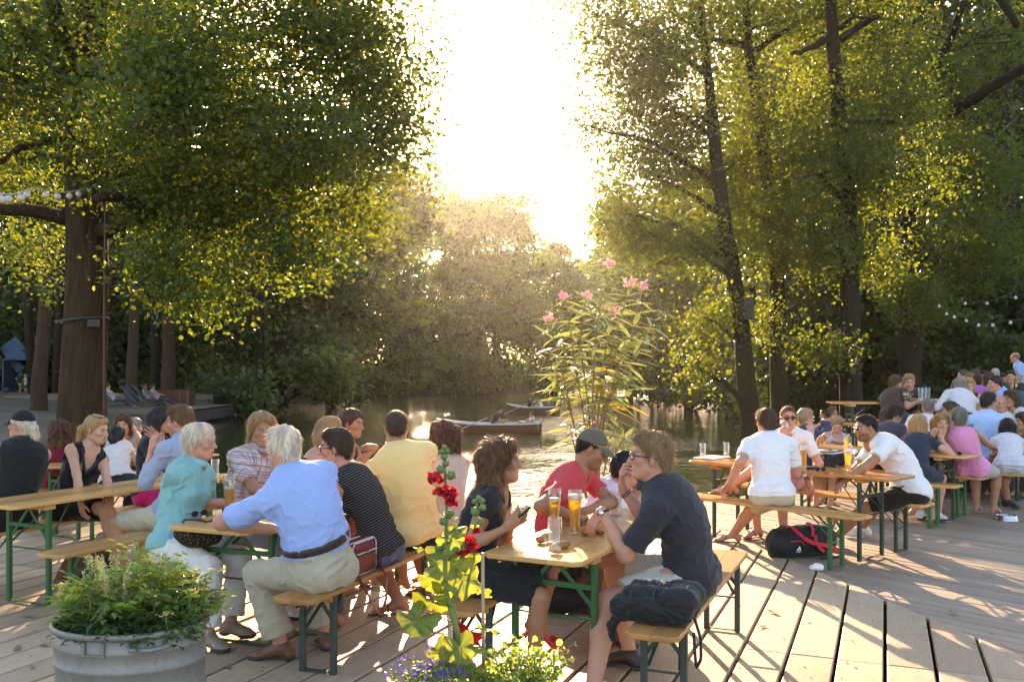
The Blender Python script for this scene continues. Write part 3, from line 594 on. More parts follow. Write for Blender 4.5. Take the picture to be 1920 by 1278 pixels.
for i, (nm, lb, (px, Y), lob, mt, sz) in enumerate(far):
    b = ((px-CX)/FPX*Y, Y, float(land_z(np.array([[(px-CX)/FPX*Y, Y]]))[0])-.2); top = max(W(q[0], q[1], q[2])[2]+q[5]*.3 for q in lob); r0 = .2+.018*top
    tree(nm.replace(' ', '_'), lb, b, [(0, 0, -.2, r0), (.1, 0, top*.4, r0*.75), (.0, 0, top*.75, r0*.5), (.1, 0, top, .06)], [WL(*q) for q in lob], MAT[mt], MAT['bark_dark'], sz, 46, .66, 50+i, 'trees round the lake', fold=False, twigs=2, droop=.9, tone=.42, shell=.3)
# --- individual trunks standing in the shade at the left and right
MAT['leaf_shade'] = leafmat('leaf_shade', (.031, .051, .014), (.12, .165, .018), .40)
for i, (px, Y, r0, lb, tilt) in enumerate(((72, 38, .34, 'rough grey trunk beside the blue booth', .4), (247, 43, .30, 'slim trunk among the deckchairs on the terrace', .1), (318, 47, .40, 'trunk rising behind the wooden planter box', -.2), (450, 58, .45, 'thick bare trunk leaning out over the shore', 5.0))):
    x = (px-CX)/FPX*Y; z0 = float(land_z(np.array([[x, Y]]))[0]); bx = x-(1.6 if tilt > 2 else 0)
    lob = [(V(x+tilt*.6+dx, Y+1, 8.5+dz), (2.8, 2.4, 1.5), 70) for dx, dz in ((-1.5, .5), (1.6, 0), (0, 2.2))] if tilt < 2 else [(V(x+tilt*1.1, Y+1, 7.6), (3, 2.4, 1.6), 80), (V(x+tilt*.6, Y+2, 9.4), (3, 2.4, 1.6), 70)]
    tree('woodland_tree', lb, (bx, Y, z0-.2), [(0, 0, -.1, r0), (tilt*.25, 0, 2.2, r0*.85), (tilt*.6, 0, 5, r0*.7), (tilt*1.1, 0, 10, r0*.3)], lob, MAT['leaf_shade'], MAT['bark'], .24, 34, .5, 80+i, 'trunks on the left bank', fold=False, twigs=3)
# dark shrubs behind the right hand tables
for i, (px, Y, lb, n) in enumerate(((1520, 36, 'dark evergreen shrub between the second and third alder trunk', 1), (1655, 38, 'dark evergreen shrub between the third and fourth alder trunk', 1), (1790, 33, 'broad leaved shrub right of the thickest alder trunk', 1))):
    x = (px-CX)/FPX*Y; lob = [(V(x+dx, Y, dz), (1.3, 1.0, .95), 60) for dx, dz in ((-.9, 1.0), (.7, 1.1), (0, 2.1), (-.5, 3.0), (.6, 2.7))]
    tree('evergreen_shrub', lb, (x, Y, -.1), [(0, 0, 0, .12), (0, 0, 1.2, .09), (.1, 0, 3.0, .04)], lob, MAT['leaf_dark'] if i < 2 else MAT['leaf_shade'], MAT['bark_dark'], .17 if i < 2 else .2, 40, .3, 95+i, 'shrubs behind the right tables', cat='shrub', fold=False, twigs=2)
# --- the wood closing the view behind: too dense to count
rng = np.random.RandomState(77); C = []
def wood_mass(px0, px1, Y0, Y1, n, top, bot=0.0):
    px = rng.uniform(px0, px1, n); Y = rng.uniform(Y0, Y1, n); z = bot+(top-bot)*rng.uniform(0, 1, n)**.9*(1+.12*np.sin(px*.03)); C.append(np.stack([(px-CX)/FPX*Y, Y, z], 1))
wood_mass(-260, 330, 58, 76, 2100, 27); wood_mass(-260, 380, 54, 64, 600, 8); wood_mass(300, 560, 76, 92, 1000, 24); wood_mass(540, 790, 90, 112, 800, 18.0); wood_mass(740, 900, 114, 126, 420, 21.5); wood_mass(780, 1010, 118, 135, 520, 15); wood_mass(960, 1160, 140, 160, 560, 16); wood_mass(1130, 1370, 72, 100, 900, 17.5); wood_mass(1380, 2200, 46, 64, 2700, 26); wood_mass(1420, 2200, 36, 46, 700, 7)
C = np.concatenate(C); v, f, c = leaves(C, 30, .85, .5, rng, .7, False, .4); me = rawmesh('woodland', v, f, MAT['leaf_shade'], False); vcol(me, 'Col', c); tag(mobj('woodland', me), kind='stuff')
# trunks inside the wood
tm = MB()
for k in range(70):
    px = rng.choice([rng.uniform(-100, 560), rng.uniform(1380, 2000)]); Y = rng.uniform(50, 74) if px < 1000 else rng.uniform(40, 58); x = (px-CX)/FPX*Y; tm.tube([(x, Y, -.5), (x+rng.normal(0, .3), Y, 7), (x+rng.normal(0, .7), Y, 15)], [.28, .22, .12], 7)
tag(tm.build('woodland_trunks', MAT['bark_dark'], smooth=True), kind='stuff')
# underwood along the banks
C = []
for a, b, n in (((-13, 45), (-19, 58), 140), ((-19, 58), (-19.5, 78), 130), ((-19, 78), (-12, 93), 110), ((-12, 93), (8, 111), 160), ((28, 120), (21, 80), 150), ((21, 80), (13.5, 55), 140), ((13.5, 54), (12.3, 42), 70), ((-14, 53), (-26, 56), 90)):
    t_ = rng.uniform(0, 1, n)[:, None]; p = np.array(a)*(1-t_)+np.array(b)*t_+rng.normal(0, .8, (n, 2)); C.append(np.concatenate([p, rng.uniform(-.6, 1.6, (n, 1))**1], 1))
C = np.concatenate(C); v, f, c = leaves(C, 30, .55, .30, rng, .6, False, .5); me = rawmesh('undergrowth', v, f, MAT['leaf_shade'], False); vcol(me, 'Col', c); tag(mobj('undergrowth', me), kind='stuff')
# ------------------------------------------------------------------ people
LOD = {0: (.011, .0046, .0042, .0085), 1: (.015, .0068, .007, .0125), 2: (.022, .012, .014, .02), 3: (.034, .019, 0, .032)}
def ydir(deg): a = math.radians(deg); return V(math.sin(a), math.cos(a), 0)
def ik(S, T, l1, l2, pole):
    d = T-S; L = np.linalg.norm(d); m = (l1+l2)*.985
    if L > m: T = S+d*m/L; d = T-S; L = m
    if L < abs(l1-l2)*1.05+.02: T = S+nrm(d)*(abs(l1-l2)*1.05+.02); d = T-S; L = np.linalg.norm(d)
    u = d/L; c = (l1*l1-l2*l2+L*L)/(2*L); h = math.sqrt(max(l1*l1-c*c, 1e-6))
    p = nrm(pole-u*np.dot(pole, u)); return S+u*c+p*h, T
def rot_about(v, ax, a):
    ax = nrm(ax); return v*math.cos(a)+np.cross(ax, v)*math.sin(a)+ax*np.dot(ax, v)*(1-math.cos(a))
SKIN = {'fair': (.56, .325, .225), 'mid': (.47, .26, .165), 'tan': (.38, .195, .115), 'pink': (.53, .275, .19)}

def hand_prims(wr, d, n, right, s=1.0, curl=.35, spread=.0, point=None):
    d = nrm(d); n = nrm(n-d*np.dot(n, d)); t = np.cross(d, n)*(1 if right else -1); P = []
    off = (.027, .009, -.010, -.027); fw = (.086, .090, .085, .076)
    ln = ((.042, .026, .021), (.046, .029, .022), (.042, .027, .021), (.033, .021, .018))
    for i in range(4):
        kn = wr+s*(t*off[i]+d*fw[i]); P.append(cone(wr+s*t*off[i]*.45, kn, .0135*s, .0108*s, .016, 'hand'))
        dd = d+t*off[i]*spread*14; dd = nrm(dd); ax = np.cross(dd, n); p = kn
        c = (curl if np.isscalar(curl) else curl[i])
        for j, a in enumerate((55, 75, 45)):
            dd = rot_about(dd, ax, math.radians(a)*c); q = p+dd*ln[i][j]*s
            P.append(cone(p, q, (.0092-.0008*j)*s, (.0086-.0009*j)*s, .005, 'hand')); p = q
    a = wr+s*(t*.014+d*.015); b = wr+s*(t*.042+d*.052+n*.014); P.append(cone(a, b, .016*s, .0125*s, .014, 'hand'))
    c0 = curl if np.isscalar(curl) else curl[0]
    dd = nrm(d*.8+t*(.45-.5*c0)+n*(.15+.5*c0)); q = b+dd*.036*s; P.append(cone(b, q, .0112*s, .0098*s, .006, 'hand'))
    dd = nrm(dd+d*.2-t*.25*c0+n*.1); P.append(cone(q, q+dd*.026*s, .0098*s, .0078*s, .005, 'hand'))
    return P

def head_prims(hc, M, s, sex, N, wt):
    """M rows: side(right), forward, up"""
    L = lambda x, y, z: hc+s*(x*M[0]+y*M[1]+z*M[2]); r = lambda *a: np.array(a)*s
    jw = .059 if sex == 'm' else .053; jx = 1.0 if sex == 'm' else .86; chz = -.097 if sex == 'm' else -.092
    P = [ell(L(0, -.012, .036), M, r(.076, .097, .091), .02, 'skull'),
         ell(L(0, .034, -.04), M, r(jw, .062, .076), .035, 'face'),
         cone(L(-.014*jx, .074, chz), L(.014*jx, .074, chz), .018*s*jx, .018*s*jx, .03, 'chin'),
         cone(L(-.049*jx, .012, -.062), L(-.018, .06, chz), .017*s, .015*s, .035, 'jaw'), cone(L(.049*jx, .012, -.062), L(.018, .06, chz), .017*s, .015*s, .035, 'jaw'),
         cone(L(-.03, .084, .034), L(.03, .084, .034), .0115*s, .0115*s, .02, 'brow')]
    for sg in (-1, 1): P.append(ell(L(sg*.044, .066, -.016), M, r(.022, .02, .018), .025, 'cheek'))
    nz = [cone(L(0, .092, .022), L(0, .114, -.022), .0085*s, .0125*s, .012, 'nose'), ell(L(0, .116, -.026), M, r(.0125, .0125, .0105), .008, 'nose')]
    for sg in (-1, 1): nz.append(ell(L(sg*.012, .103, -.028), M, r(.0085, .011, .008), .008, 'nose'))
    lips = [cone(L(-.019, .0885, -.058), L(.019, .0885, -.058), .0068*s, .0068*s, .009, 'lip'), cone(L(-.015, .088, -.069), L(.015, .088, -.069), .0075*s, .0075*s, .009, 'lip'),
            ell(L(0, .082, -.06), M, r(.03, .012, .02), .015, 'lip')]
    P += nz+lips
    sub = [ell(L(sg*.032, .1, .012), M, r(.019, .018, .013), .014) for sg in (-1, 1)]
    post = []
    for sg in (-1, 1):
        post += [ell(L(sg*.0315, .0785, .0115), M, r(.0145, .0115, .0118), .004, 'lid')]
        E = np.array([nrm(M[0]*sg+M[1]*-.45), nrm(M[1]+M[0]*sg*.45), M[2]])
        post.append(ell(L(sg*.078, -.008, -.004), E, r(.008, .019, .032), .008, 'ear'))
    nr = (.061 if sex == 'm' else .05)*wt**.4
    neck = [cone(N-M[2]*.03, L(0, -.022, -.045), nr*1.04, nr*.98, .03, 'neck')]
    return P, sub, post, neck

def paint_head(v, hc, M, s, sp):
    q = (v-hc)@M.T/s; x, y, z = np.abs(q[:, 0]), q[:, 1], q[:, 2]
    c = np.tile(np.array(SKIN[sp.get('skin', 'mid')]), (len(v), 1)); 
    def mix(m, k): c[:] = c*(1-m[:, None])+np.array(k)*m[:, None]
    G_ = lambda a, b, w: np.exp(-((a-b)/w)**2)
    red = np.array(SKIN[sp.get('skin', 'mid')])*np.array([1.02, .74, .68])
    mix(.5*G_(x, .045, .018)*G_(z, -.018, .02)*(y > .03), red); mix(.55*G_(x, 0, .012)*G_(z, -.024, .014)*(y > .09), red)
    mix(.5*(x > .074)*(np.abs(z) < .035)*(y < .03), red)
    lp = np.clip(1.3-((x/.022)**2+((z+.063)/.0105)**2)**2, 0, 1)*(y > .076); mix(lp*(.85 if sp['sex'] == 'f' else .6), (.40, .12, .10) if sp['sex'] == 'f' else (.42, .18, .14))
    mix(np.clip(1.2-(x/.02)**6-((z+.0635)/.0022)**2, 0, 1)*(y > .08)*.6, (.15, .05, .04))
    hcol = np.array(sp.get('hair', {}).get('col', (.1, .06, .03)))*.75
    if sp.get('brow', True): mix(np.clip(1.3-((x-.033)/.021)**4-((z-.034-.12*(x-.03))/.0052)**2, 0, 1)*(y > .06)*.85, hcol)
    ex, ez = x-.0315, z-.0115
    inl = np.clip(1.5-((ex/.0125)**2+((ez+.001)/.0042)**2)**2, 0, 1)*(y > .078)
    if not sp.get('closed'):
        mix(np.clip(1.6-((ex/.0155)**2+((ez)/.0078)**2)**2, 0, 1)*(y > .076)*.75, (.10, .05, .035))
        mix(inl*.8, (.5, .45, .41)); mix(np.clip(1.5-((ex/.0056)**2+((ez+.0005)/.0052)**2)**2, 0, 1)*(y > .076), sp.get('iris', (.05, .03, .02)))
    else: mix(np.clip(1.4-((ex/.016)**2+((ez+.004)/.003)**2)**2, 0, 1)*(y > .07)*.8, (.08, .04, .03))
    if sp.get('beard'):
        m = np.clip((-.03-z)/.02, 0, 1)*(y > -.01)*np.clip((y+.0)/.03, 0, 1)*(1-lp)*(z > -.135); mix(m*sp['beard'], hcol*1.2)
    return c

def hair_build(sp, hc, M, s, N, lod, rng):
    """returns list of (verts, faces) and strand mesh"""
    h = sp['hair']; st = h['style']; L = lambda x, y, z: hc+s*(x*M[0]+y*M[1]+z*M[2]); r = lambda *a: np.array(a)*s
    dn = nrm(V(0, 0, -1)*.75-M[2]*.25); vol = h.get('vol', 1.0)
    P = [ell(L(0, -.016, .042), M, r(.080+.006*vol, .101+.006*vol, .092+.010*vol), .02)]; hl = 0.0; nape = -.075; amp = .004; fq = 26; cutface = True
    if st == 'short': P += [ell(L(0, .035, .098), M, r(.062, .05, .032*vol), .03), ell(L(0, -.07, -.02), M, r(.058, .035, .055), .03)]; amp = .005
    elif st == 'crew': P = [ell(L(0, -.016, .040), M, r(.0795, .1005, .094), .02), ell(L(0, -.07, -.015), M, r(.055, .033, .05), .03), ell(L(0, .04, .1), M, r(.05, .045, .028), .02)]; amp = .002
    elif st == 'balding': P = [ell(L(0, -.016, .036), M, r(.0795, .1005, .092), .02), ell(L(0, -.07, -.015), M, r(.058, .033, .05), .03)]; amp = .002
    elif st == 'curlyshort': P = [ell(L(0, -.018, .046), M, r(.088, .107, .102), .02), ell(L(0, -.075, -.02), M, r(.062, .04, .06), .03), ell(L(0, .04, .106), M, r(.066, .05, .038), .03)]; amp = .011; fq = 20
    elif st in ('bob', 'shag'):
        zb = -.10 if st == 'bob' else -.085
        for sg in (-1, 1): P += [cone(L(sg*.062, -.01, .05), L(sg*.074, -.012, zb), .034*s, .030*s, .03), cone(L(sg*.05, -.06, .0), L(sg*.055, -.065, zb-.01), .045*s, .034*s, .03)]
        P += [cone(L(0, -.075, .0), L(0, -.075, zb-.01), .05*s, .038*s, .03), ell(L(0, .04, .1), M, r(.07, .052, .034*vol), .03)]; nape = -.16; amp = .007; hl = .018
    elif st in ('long', 'curlylong', 'straightlong'):
        ln = h.get('len', .30); w = 1.25 if st == 'curlylong' else 1.0
        for sg in (-1, 1):
            a = L(sg*.066, -.015, .03); P += [cone(a, a+dn*ln*.85*s+M[0]*sg*.02*w*s+M[1]*h.get('fwd', -.0)*s, .036*s*w, .026*s*w, .03)]
            a = L(sg*.045, -.065, .02); P += [cone(a, a+dn*ln*s+M[0]*sg*.015*s-M[1]*.015*s, .052*s*w, .036*s*w, .035)]
        a = L(0, -.08, .02); P += [cone(a, a+dn*ln*1.02*s-M[1]*.03*s, .056*s*w, .036*s*w, .035), ell(L(0, .03, .1), M, r(.072, .06, .036*vol), .03)]
        if st == 'curlylong': P += [ell(L(0, -.03, .03), M, r(.108, .125, .115), .03)]; amp = .016; fq = 15
        else: amp = .007; fq = 16
        nape = -9; hl = .02
    elif st in ('pony', 'bun', 'updo'):
        P += [ell(L(0, .035, .094), M, r(.066, .05, .03), .03), ell(L(0, -.06, .0), M, r(.062, .045, .06), .03)]; amp = .003; hl = .006
        if st == 'pony':
            a = L(0, -.098, .055+h.get('ph', 0)); b = L(*(h.get('pdir', (0, -.15, .03)))); ln = h.get('len', .2)
            P += [cone(a, b, .022*s, .03*s, .012, keep=1), cone(b, b+dn*ln*s-M[1]*.01*s, .032*s, .016*s, .03, keep=1)]
        else: P += [ell(L(0, -.10, .05 if st == 'bun' else .075), M, r(.045, .04, .045), .01, keep=1)]; amp = .006
    elif st == 'side': # longer swept mens hair
        P += [ell(L(.0, .03, .1), M, r(.075, .062, .036), .03), ell(L(0, -.075, -.035), M, r(.065, .04, .075), .03)]
        for sg in (-1, 1): P.append(cone(L(sg*.06, .0, .06), L(sg*.07, -.02, -.06), .034*s, .026*s, .03))
        nape = -.13; amp = .007; hl = .012
    hh = LOD[lod][1]*1.05
    lo = np.min([pbox(p)[0] for p in P], 0); hi = np.max([pbox(p)[1] for p in P], 0); g = Grid(lo, hi, hh)
    for p in P:
        if not p.get('keep'): g.op(p)
    # face opening, in head space
    X, Y, Z = g.pts((slice(None),)*3); D = lambda i: (X-hc[0])*M[i, 0]+(Y-hc[1])*M[i, 1]+(Z-hc[2])*M[i, 2]
    hy, hz, hx = D(1)/s, D(2)/s, D(0)/s
    fr = h.get('fringe', 0.0)
    hl += {'crew': -.009, 'short': -.006, 'balding': -.01}.get(st, 0); cut = (hy-(.012+hl)-np.maximum(hz, -.02-hl)*(.82))*.77
    if fr: cut = np.minimum(cut, (.062-fr*.03-hz)+np.maximum(hy-.2, 0)) if fr > 0 else cut
    if st == 'balding': cut = np.maximum(cut, (hz-.062)*.9-.0*hy)
    g.f = np.maximum(g.f, np.minimum(cut, .05).astype(np.float32)*s)
    if nape > -1: g.f = np.maximum(g.f, ((nape-hz)*s).astype(np.float32))
    for p in P:
        if p.get('keep'): g.op(p)
    v, f = g.mesh()
    if len(v) == 0: return None
    n = vnormals(v, f); q = (v-hc)@M.T/s
    stretch = q*np.array([1, 1, .28 if st in ('long', 'straightlong', 'pony', 'bob') else .6])
    d = wob(stretch, fq, 1)*amp+wob(stretch, fq*2.3, 2)*amp*.6
    v = v+n*d[:, None]*s
    bn = rng.uniform(.8, 1.2)
    c = np.array(h['col'])[None]*(1+.22*wob(stretch, fq*2.1, 3)+.2*wob(stretch, 9, 4))[:, None]
    if 'tip' in h: t = np.clip((-.02-q[:, 2])/.2, 0, 1)[:, None]; c = c*(1-t)+np.array(h['tip'])*t
    S = None
    if lod <= 1 and h.get('fuzz', 1):
        ns = int((3200 if lod == 0 else 1000)*h.get('fuzz', 1)); a = f[rng.randint(len(f), size=ns)]
        w = rng.dirichlet((1, 1, 1, 1), ns); p = (v[a]*w[..., None]).sum(1); nn = (n[a]*w[..., None]).sum(1)
        curly = st.startswith('curly'); crown = L(0, -.03, .12)
        tang = p-crown; tang -= nn*(tang*nn).sum(1)[:, None]; tang /= np.linalg.norm(tang, axis=1)[:, None]+1e-6
        dr = tang*1.0+nn*(.28 if not curly else .55)+rng.normal(0, .22 if not curly else .6, (ns, 3))+np.array(dn)*(.5 if st in ('long', 'straightlong', 'pony', 'bob', 'curlylong', 'shag', 'side') else 0)
        if st == 'crew': dr = nn*.9+tang*.4+rng.normal(0, .2, (ns, 3))
        qy = (p-hc)@M[1]/s; fw = np.clip((qy+.0)/.07, 0, 1)[:, None]
        if st in ('pony', 'bun'): dr = dr*.35+(L(0, -.11, .06)-p)/np.linalg.norm(L(0, -.11, .06)-p, axis=1)[:, None]*(((p-hc)@M[2] > -.03*s)[:, None]*1.2)+nn*.1
        elif not fr and st not in ('crew', 'balding'): dr = dr-fw*(M[1]*.9-M[2]*.55)+fw*M[0]*np.sign((p-hc)@M[0]+.02)[:, None]*.5
        dr /= np.linalg.norm(dr, axis=1)[:, None]
        ll = {'crew': .014, 'balding': .014, 'short': .034, 'curlyshort': .032}.get(st, .055)*rng.uniform(.5, 1.25, ns)*s
        side = np.cross(dr, nn+.3*rng.normal(0, 1, (ns, 3))); side /= np.linalg.norm(side, axis=1)[:, None]+1e-6
        wd = (.0017 if lod == 0 else .003)*rng.uniform(.6, 1.3, ns)
        bend = nrm(V(0, 0, -1)); k = 4; pts = []
        for j in range(k):
            t = j/(k-1); cen = p-nn*.003+dr*(ll*t)[:, None]+(np.array(bend)*.35+rng.normal(0, .25 if curly else .08, (ns, 3)))*(ll*t*t)[:, None]
            pts.append(cen+side*(wd*(1-.75*t))[:, None]); pts.append(cen-side*(wd*(1-.75*t))[:, None])
        SV = np.stack(pts, 1).reshape(-1, 3); b = np.arange(ns)*2*k; SF = np.concatenate([np.stack([b+2*j, b+2*j+1, b+2*j+3, b+2*j+2], 1) for j in range(k-1)])
        SC = np.repeat(c[a[:, 0]]*rng.uniform(.75, 1.35, (ns, 1)), 2*k, 0); S = (SV, SF, SC)
    return v, f, c, S

def person(sp):
    lod = sp.get('lod', 1); sex = sp['sex']; k = sp.get('H', 1.76 if sex == 'm' else 1.66)/1.75; wt = sp.get('w', 1.0)
    rng = np.random.RandomState(abs(hash(sp['label'])) % 9999 if False else sum(map(ord, sp['label'])) % 9999)
    hb, hhd, hhn, hcl = LOD[lod]; fl = 0 if not sp.get('floor') else sp['floor']
    seat = np.asarray(sp['seat'], float); yaw = sp['yaw']; F = ydir(yaw); R = V(F[1], -F[0], 0); U = V(0, 0, 1)
    P0 = seat+U*(.095*k if not sp.get('stand') else 0)
    hyaw = sp.get('hy', yaw); syaw = sp.get('sy', yaw+.35*(((hyaw-yaw+180) % 360)-180)); hp = math.radians(sp.get('hp', 5)); hr = math.radians(sp.get('hr', 0))
    hf = ydir(hyaw); hs = V(hf[1], -hf[0], 0); hf2 = hf*math.cos(hp)-U*math.sin(hp); hu = np.cross(hs, hf2)
    hs, hu = hs*math.cos(hr)-hu*math.sin(hr), hu*math.cos(hr)+hs*math.sin(hr); HM = np.array([hs, hf2, hu])
    hsz = .96*k**.5*sp.get('hsz', 1.0)
    nd = -.146*(hu*.75+U*.25)*hsz-hf*.030
    tl = .53*k
    if 'head' in sp:
        px, py = sp['head']; d = ray(px, py); o = V(0, 0, CAMH)+nd-P0
        a = d@d; b = 2*d@o; c = o@o-tl*tl; disc = b*b-4*a*c
        if disc < 0: Y = -b/(2*a)
        else:
            rt = [(-b-math.sqrt(disc))/(2*a), (-b+math.sqrt(disc))/(2*a)]; hint = P0[1]+sp.get('dY', F[1]*.12+.0)
            Y = min(rt, key=lambda y: abs(y-hint))
        HC = W(px, py, Y); N = HC+nd
        if 'hdepth' in sp: HC = W(px, py, sp['hdepth']); N = HC+nd
    else:
        ln = math.radians(sp.get('lean', 8)); sd = math.radians(sp.get('slean', 0)); N = P0+nrm(U*math.cos(ln)+F*math.sin(ln)+R*math.sin(sd))*tl; HC = N-nd
    if lod <= 1 and abs(np.linalg.norm(N-P0)/tl-1) > .12: print('torso %.2f' % (np.linalg.norm(N-P0)/tl), sp['label'][:40])
    ax = nrm(N-P0); hunch = sp.get('hunch', .05)
    B1 = (P0+N)/2-hunch*2*nrm(ydir((yaw+syaw)/2)-ax*np.dot(ydir((yaw+syaw)/2), ax))+U*0
    S = lambda t: P0*(1-t)**2+2*B1*t*(1-t)+N*t*t
    T = lambda t: nrm(2*(B1-P0)*(1-t)+2*(N-B1)*t)
    def frame(t):
        u = T(t); f = ydir(yaw+(((syaw-yaw+180) % 360)-180)*min(t*1.15, 1)); s_ = nrm(np.cross(f, u)); f = np.cross(u, s_); return np.array([s_, f, u])
    q = k*(wt**.5); torso = []
    fm = sex == 'f'
    def te(t, off, r, kk=.05, **kw):
        M = frame(t); torso.append(ell(S(t)+M.T@(np.array(off)*k), M, np.array(r)*q, kk, 'torso', **kw))
    MP = np.array([R, F, U]); seatcut = [] if sp.get('stand') else [(seat, V(0, 0, -1))]
    pel = [ell(P0+U*.02*k, MP, np.array((.165 if not fm else .172, .118, .115))*q, .05, 'pelvis', cut=seatcut)]
    for sg in (-1, 1): pel.append(ell(P0+R*sg*.078*k-F*.032*k-U*.01, MP, np.array((.095, .1, .1))*q*(1.05 if fm else 1), .04, 'pelvis', cut=seatcut))
    bel = sp.get('belly', 0)
    te(.27, (0, .012+bel*.4, 0), (.146-(.018 if fm else 0)+bel*.4, .105+bel*.6, .14)); te(.5, (0, .004+bel*.3, 0), (.142-(.016 if fm else 0)+bel*.2, .102+bel*.35, .15)); te(.7, (0, 0, 0), (.152-(.012 if fm else 0), .108, .17)); te(.84, (0, -.01, 0), (.158-(.016 if fm else 0), .092, .11))
    if fm:
        bs = sp.get('bust', 1.0)
        for sg in (-1, 1): te(.66, (sg*.066, .075, 0), (.06*bs, .062*bs, .066*bs), .05)
    M9 = frame(.93); sw = (.172 if not fm else .146)*k*wt**.35; sh = {}; arms = {}; A = sp.get('arms', {})
    for nm, sg in (('L', -1), ('R', 1)):
        spec = A.get(nm, {}); b = S(.90)+M9[0]*sg*sw-M9[2]*.018
        tgt = spec.get('w')
        if tgt is None:
            m = spec.get('m', sp.get('armmode', 'table'))
            if m == 'table': tgt = P0+F*.42*k+R*sg*.10*k; tgt[2] = fl+.80
            elif m == 'lap': tgt = P0+F*.30*k+R*sg*.08*k+U*.13*k
            elif m == 'knee': tgt = P0+F*.40*k+R*sg*.13*k+U*.11*k
            elif m == 'side': tgt = P0+F*.12*k+R*sg*.26*k-U*(.02 if not sp.get('stand') else -.06)
            elif m == 'chin': tgt = HC+hf*.10-U*.20+hs*sg*.04
            elif m == 'chest': tgt = S(.62)+M9[1]*.25+M9[0]*sg*.05
        tgt = np.asarray(tgt, float); to = nrm(tgt-b); b = b+M9[1]*.035*max(np.dot(to, M9[1]), 0)*k+M9[2]*.05*max(to[2], 0)*k
        pole = np.asarray(spec['e'], float)-(b+tgt)/2 if 'e' in spec else M9[0]*sg*.55-U*.8-F*.25
        el, wr = ik(b, tgt, .285*k, .255*k, pole); sh[nm] = b; arms[nm] = (b, el, wr)
    limbs = []; ar = (1.0 if not fm else .86)*wt**.4*k
    limbs.append(cone(sh['L'], sh['R'], .05*ar, .05*ar, .06, 'torso'))
    for nm in 'LR':
        limbs.append(cone(S(.985)+M9[2]*.012, (sh[nm]*.66+S(.93)*.34)+M9[2]*.014, .044*ar, .036*ar, .05, 'trap'))
        b, e, w = arms[nm]
        limbs += [cone(b, e, .054*ar, .041*ar, .03, 'uarm'+nm), cone(e, e*.55+w*.45, .042*ar, .0385*ar, .02, 'farm'+nm), cone(e*.6+w*.4, w, .039*ar, .0265*ar, .02, 'farm'+nm)]
    # legs
    legs = {}; lg = sp.get('legs', {}); lr = (1.0 if not fm else .98)*wt**.45*k
    for nm, sg in (('L', -1), ('R', 1)):
        spec = lg.get(nm, {}); hip = P0+R*sg*.088*k
        if 'w' in spec: an = np.asarray(spec['w'], float)
        else:
            o = spec.get('o', (.10, .40, .09)); an = P0+R*sg*o[0]*k+F*o[1]*k; an[2] = fl+o[2]
        pole = np.asarray(spec['kp'], float) if 'kp' in spec else F*1.0+U*.8+R*sg*.15
        kn, an = ik(hip, an, .44*k, .43*k, pole); fd = spec.get('fd'); fd = nrm(np.asarray(fd, float)) if fd is not None else nrm(ydir(yaw)+R*sg*.18)
        legs[nm] = (hip, kn, an, fd)
        limbs += [cone(hip, kn, .086*lr, .056*lr, .045, 'thigh'+nm), cone(kn, kn*.62+an*.38, .056*lr, .057*lr, .02, 'shin'+nm), cone(kn*.66+an*.34, an, .056*lr, .036*lr, .02, 'shin'+nm)]
        fz = sp.get('footM', None); fk = k*(1.0 if not fm else .93)
        up = nrm(U-fd*np.dot(U, fd)); heel = an-fd*.045*fk-up*.052*fk; ball = an+fd*.125*fk-up*.062*fk; toe = an+fd*.175*fk-up*.070*fk
        if spec.get('pd'): ball = ball-U*spec['pd']*.6; toe = toe-U*spec['pd']
        sdx = np.cross(fd, up)
        legs[nm] += (heel, ball, toe, sdx)
        limbs += [cone(an, heel, .034*fk, .031*fk, .02, 'foot'), cone(an-up*.015*fk, ball, .033*fk, .022*fk, .02, 'foot', flat=(sdx, 1.35)), cone(ball, toe, .020*fk, .014*fk, .015, 'foot', flat=(sdx, 2.0))]
    HP, HSUB, HPOST, NECK = head_prims(HC, HM, hsz, sex, N, wt)
    nk = [cone(N-T(1)*.05, N+(HC-N)*.5, .05*k, .046*k, .05, 'neck')]
    v, f = sdf_mesh(torso+pel+limbs+nk, hb)
    VV = [v]; FF = [f]; sk = np.array(SKIN[sp.get('skin', 'mid')]); CC = [np.tile(sk, (len(v), 1))*(1+.07*wob(v, 6, 3))[:, None]]; nv = len(v)
    # hands
    if lod <= 2:
        for nm in 'LR':
            b, e, w = arms[nm]; spec = A.get(nm, {}); fa = nrm(w-e)
            hd = np.asarray(spec['d'], float) if 'd' in spec else nrm(fa+V(0, 0, -.15 if fa[2] > -.3 else .0))
            hn = np.asarray(spec['n'], float) if 'n' in spec else (V(0, 0, -1) if abs(fa[2]) < .8 else -M9[0]*(1 if nm == 'R' else -1))
            hpz = hand_prims(w+hd*.008, hd, hn, nm == 'R', (1.0 if not fm else .91)*k, spec.get('c', .35), spec.get('sp', .15)); hpz.append(cone(w-fa*.04, w+nrm(hd)*.02, .0275*ar, .023*ar, .02))
            v, f = sdf_mesh(hpz, hhn); VV.append(v); FF.append(f+nv); nv += len(v); CC.append(np.tile(sk*np.array([1, .93, .9]), (len(v), 1)))
            A.setdefault(nm, {})['_hand'] = (w, nrm(hd), nrm(hn))
    lo = np.min([pbox(p)[0] for p in HP+NECK+HPOST], 0); hi = np.max([pbox(p)[1] for p in HP+NECK+HPOST], 0); g = Grid(lo, hi, hhd)
    for p in HP: g.op(p)
    for p in HSUB: g.op(p, 0, True)
    for p in HPOST+NECK: g.op(p)
    v, f = g.mesh(); VV.append(v); FF.append(f+nv); CC.append(paint_head(v, HC, HM, hsz, sp))
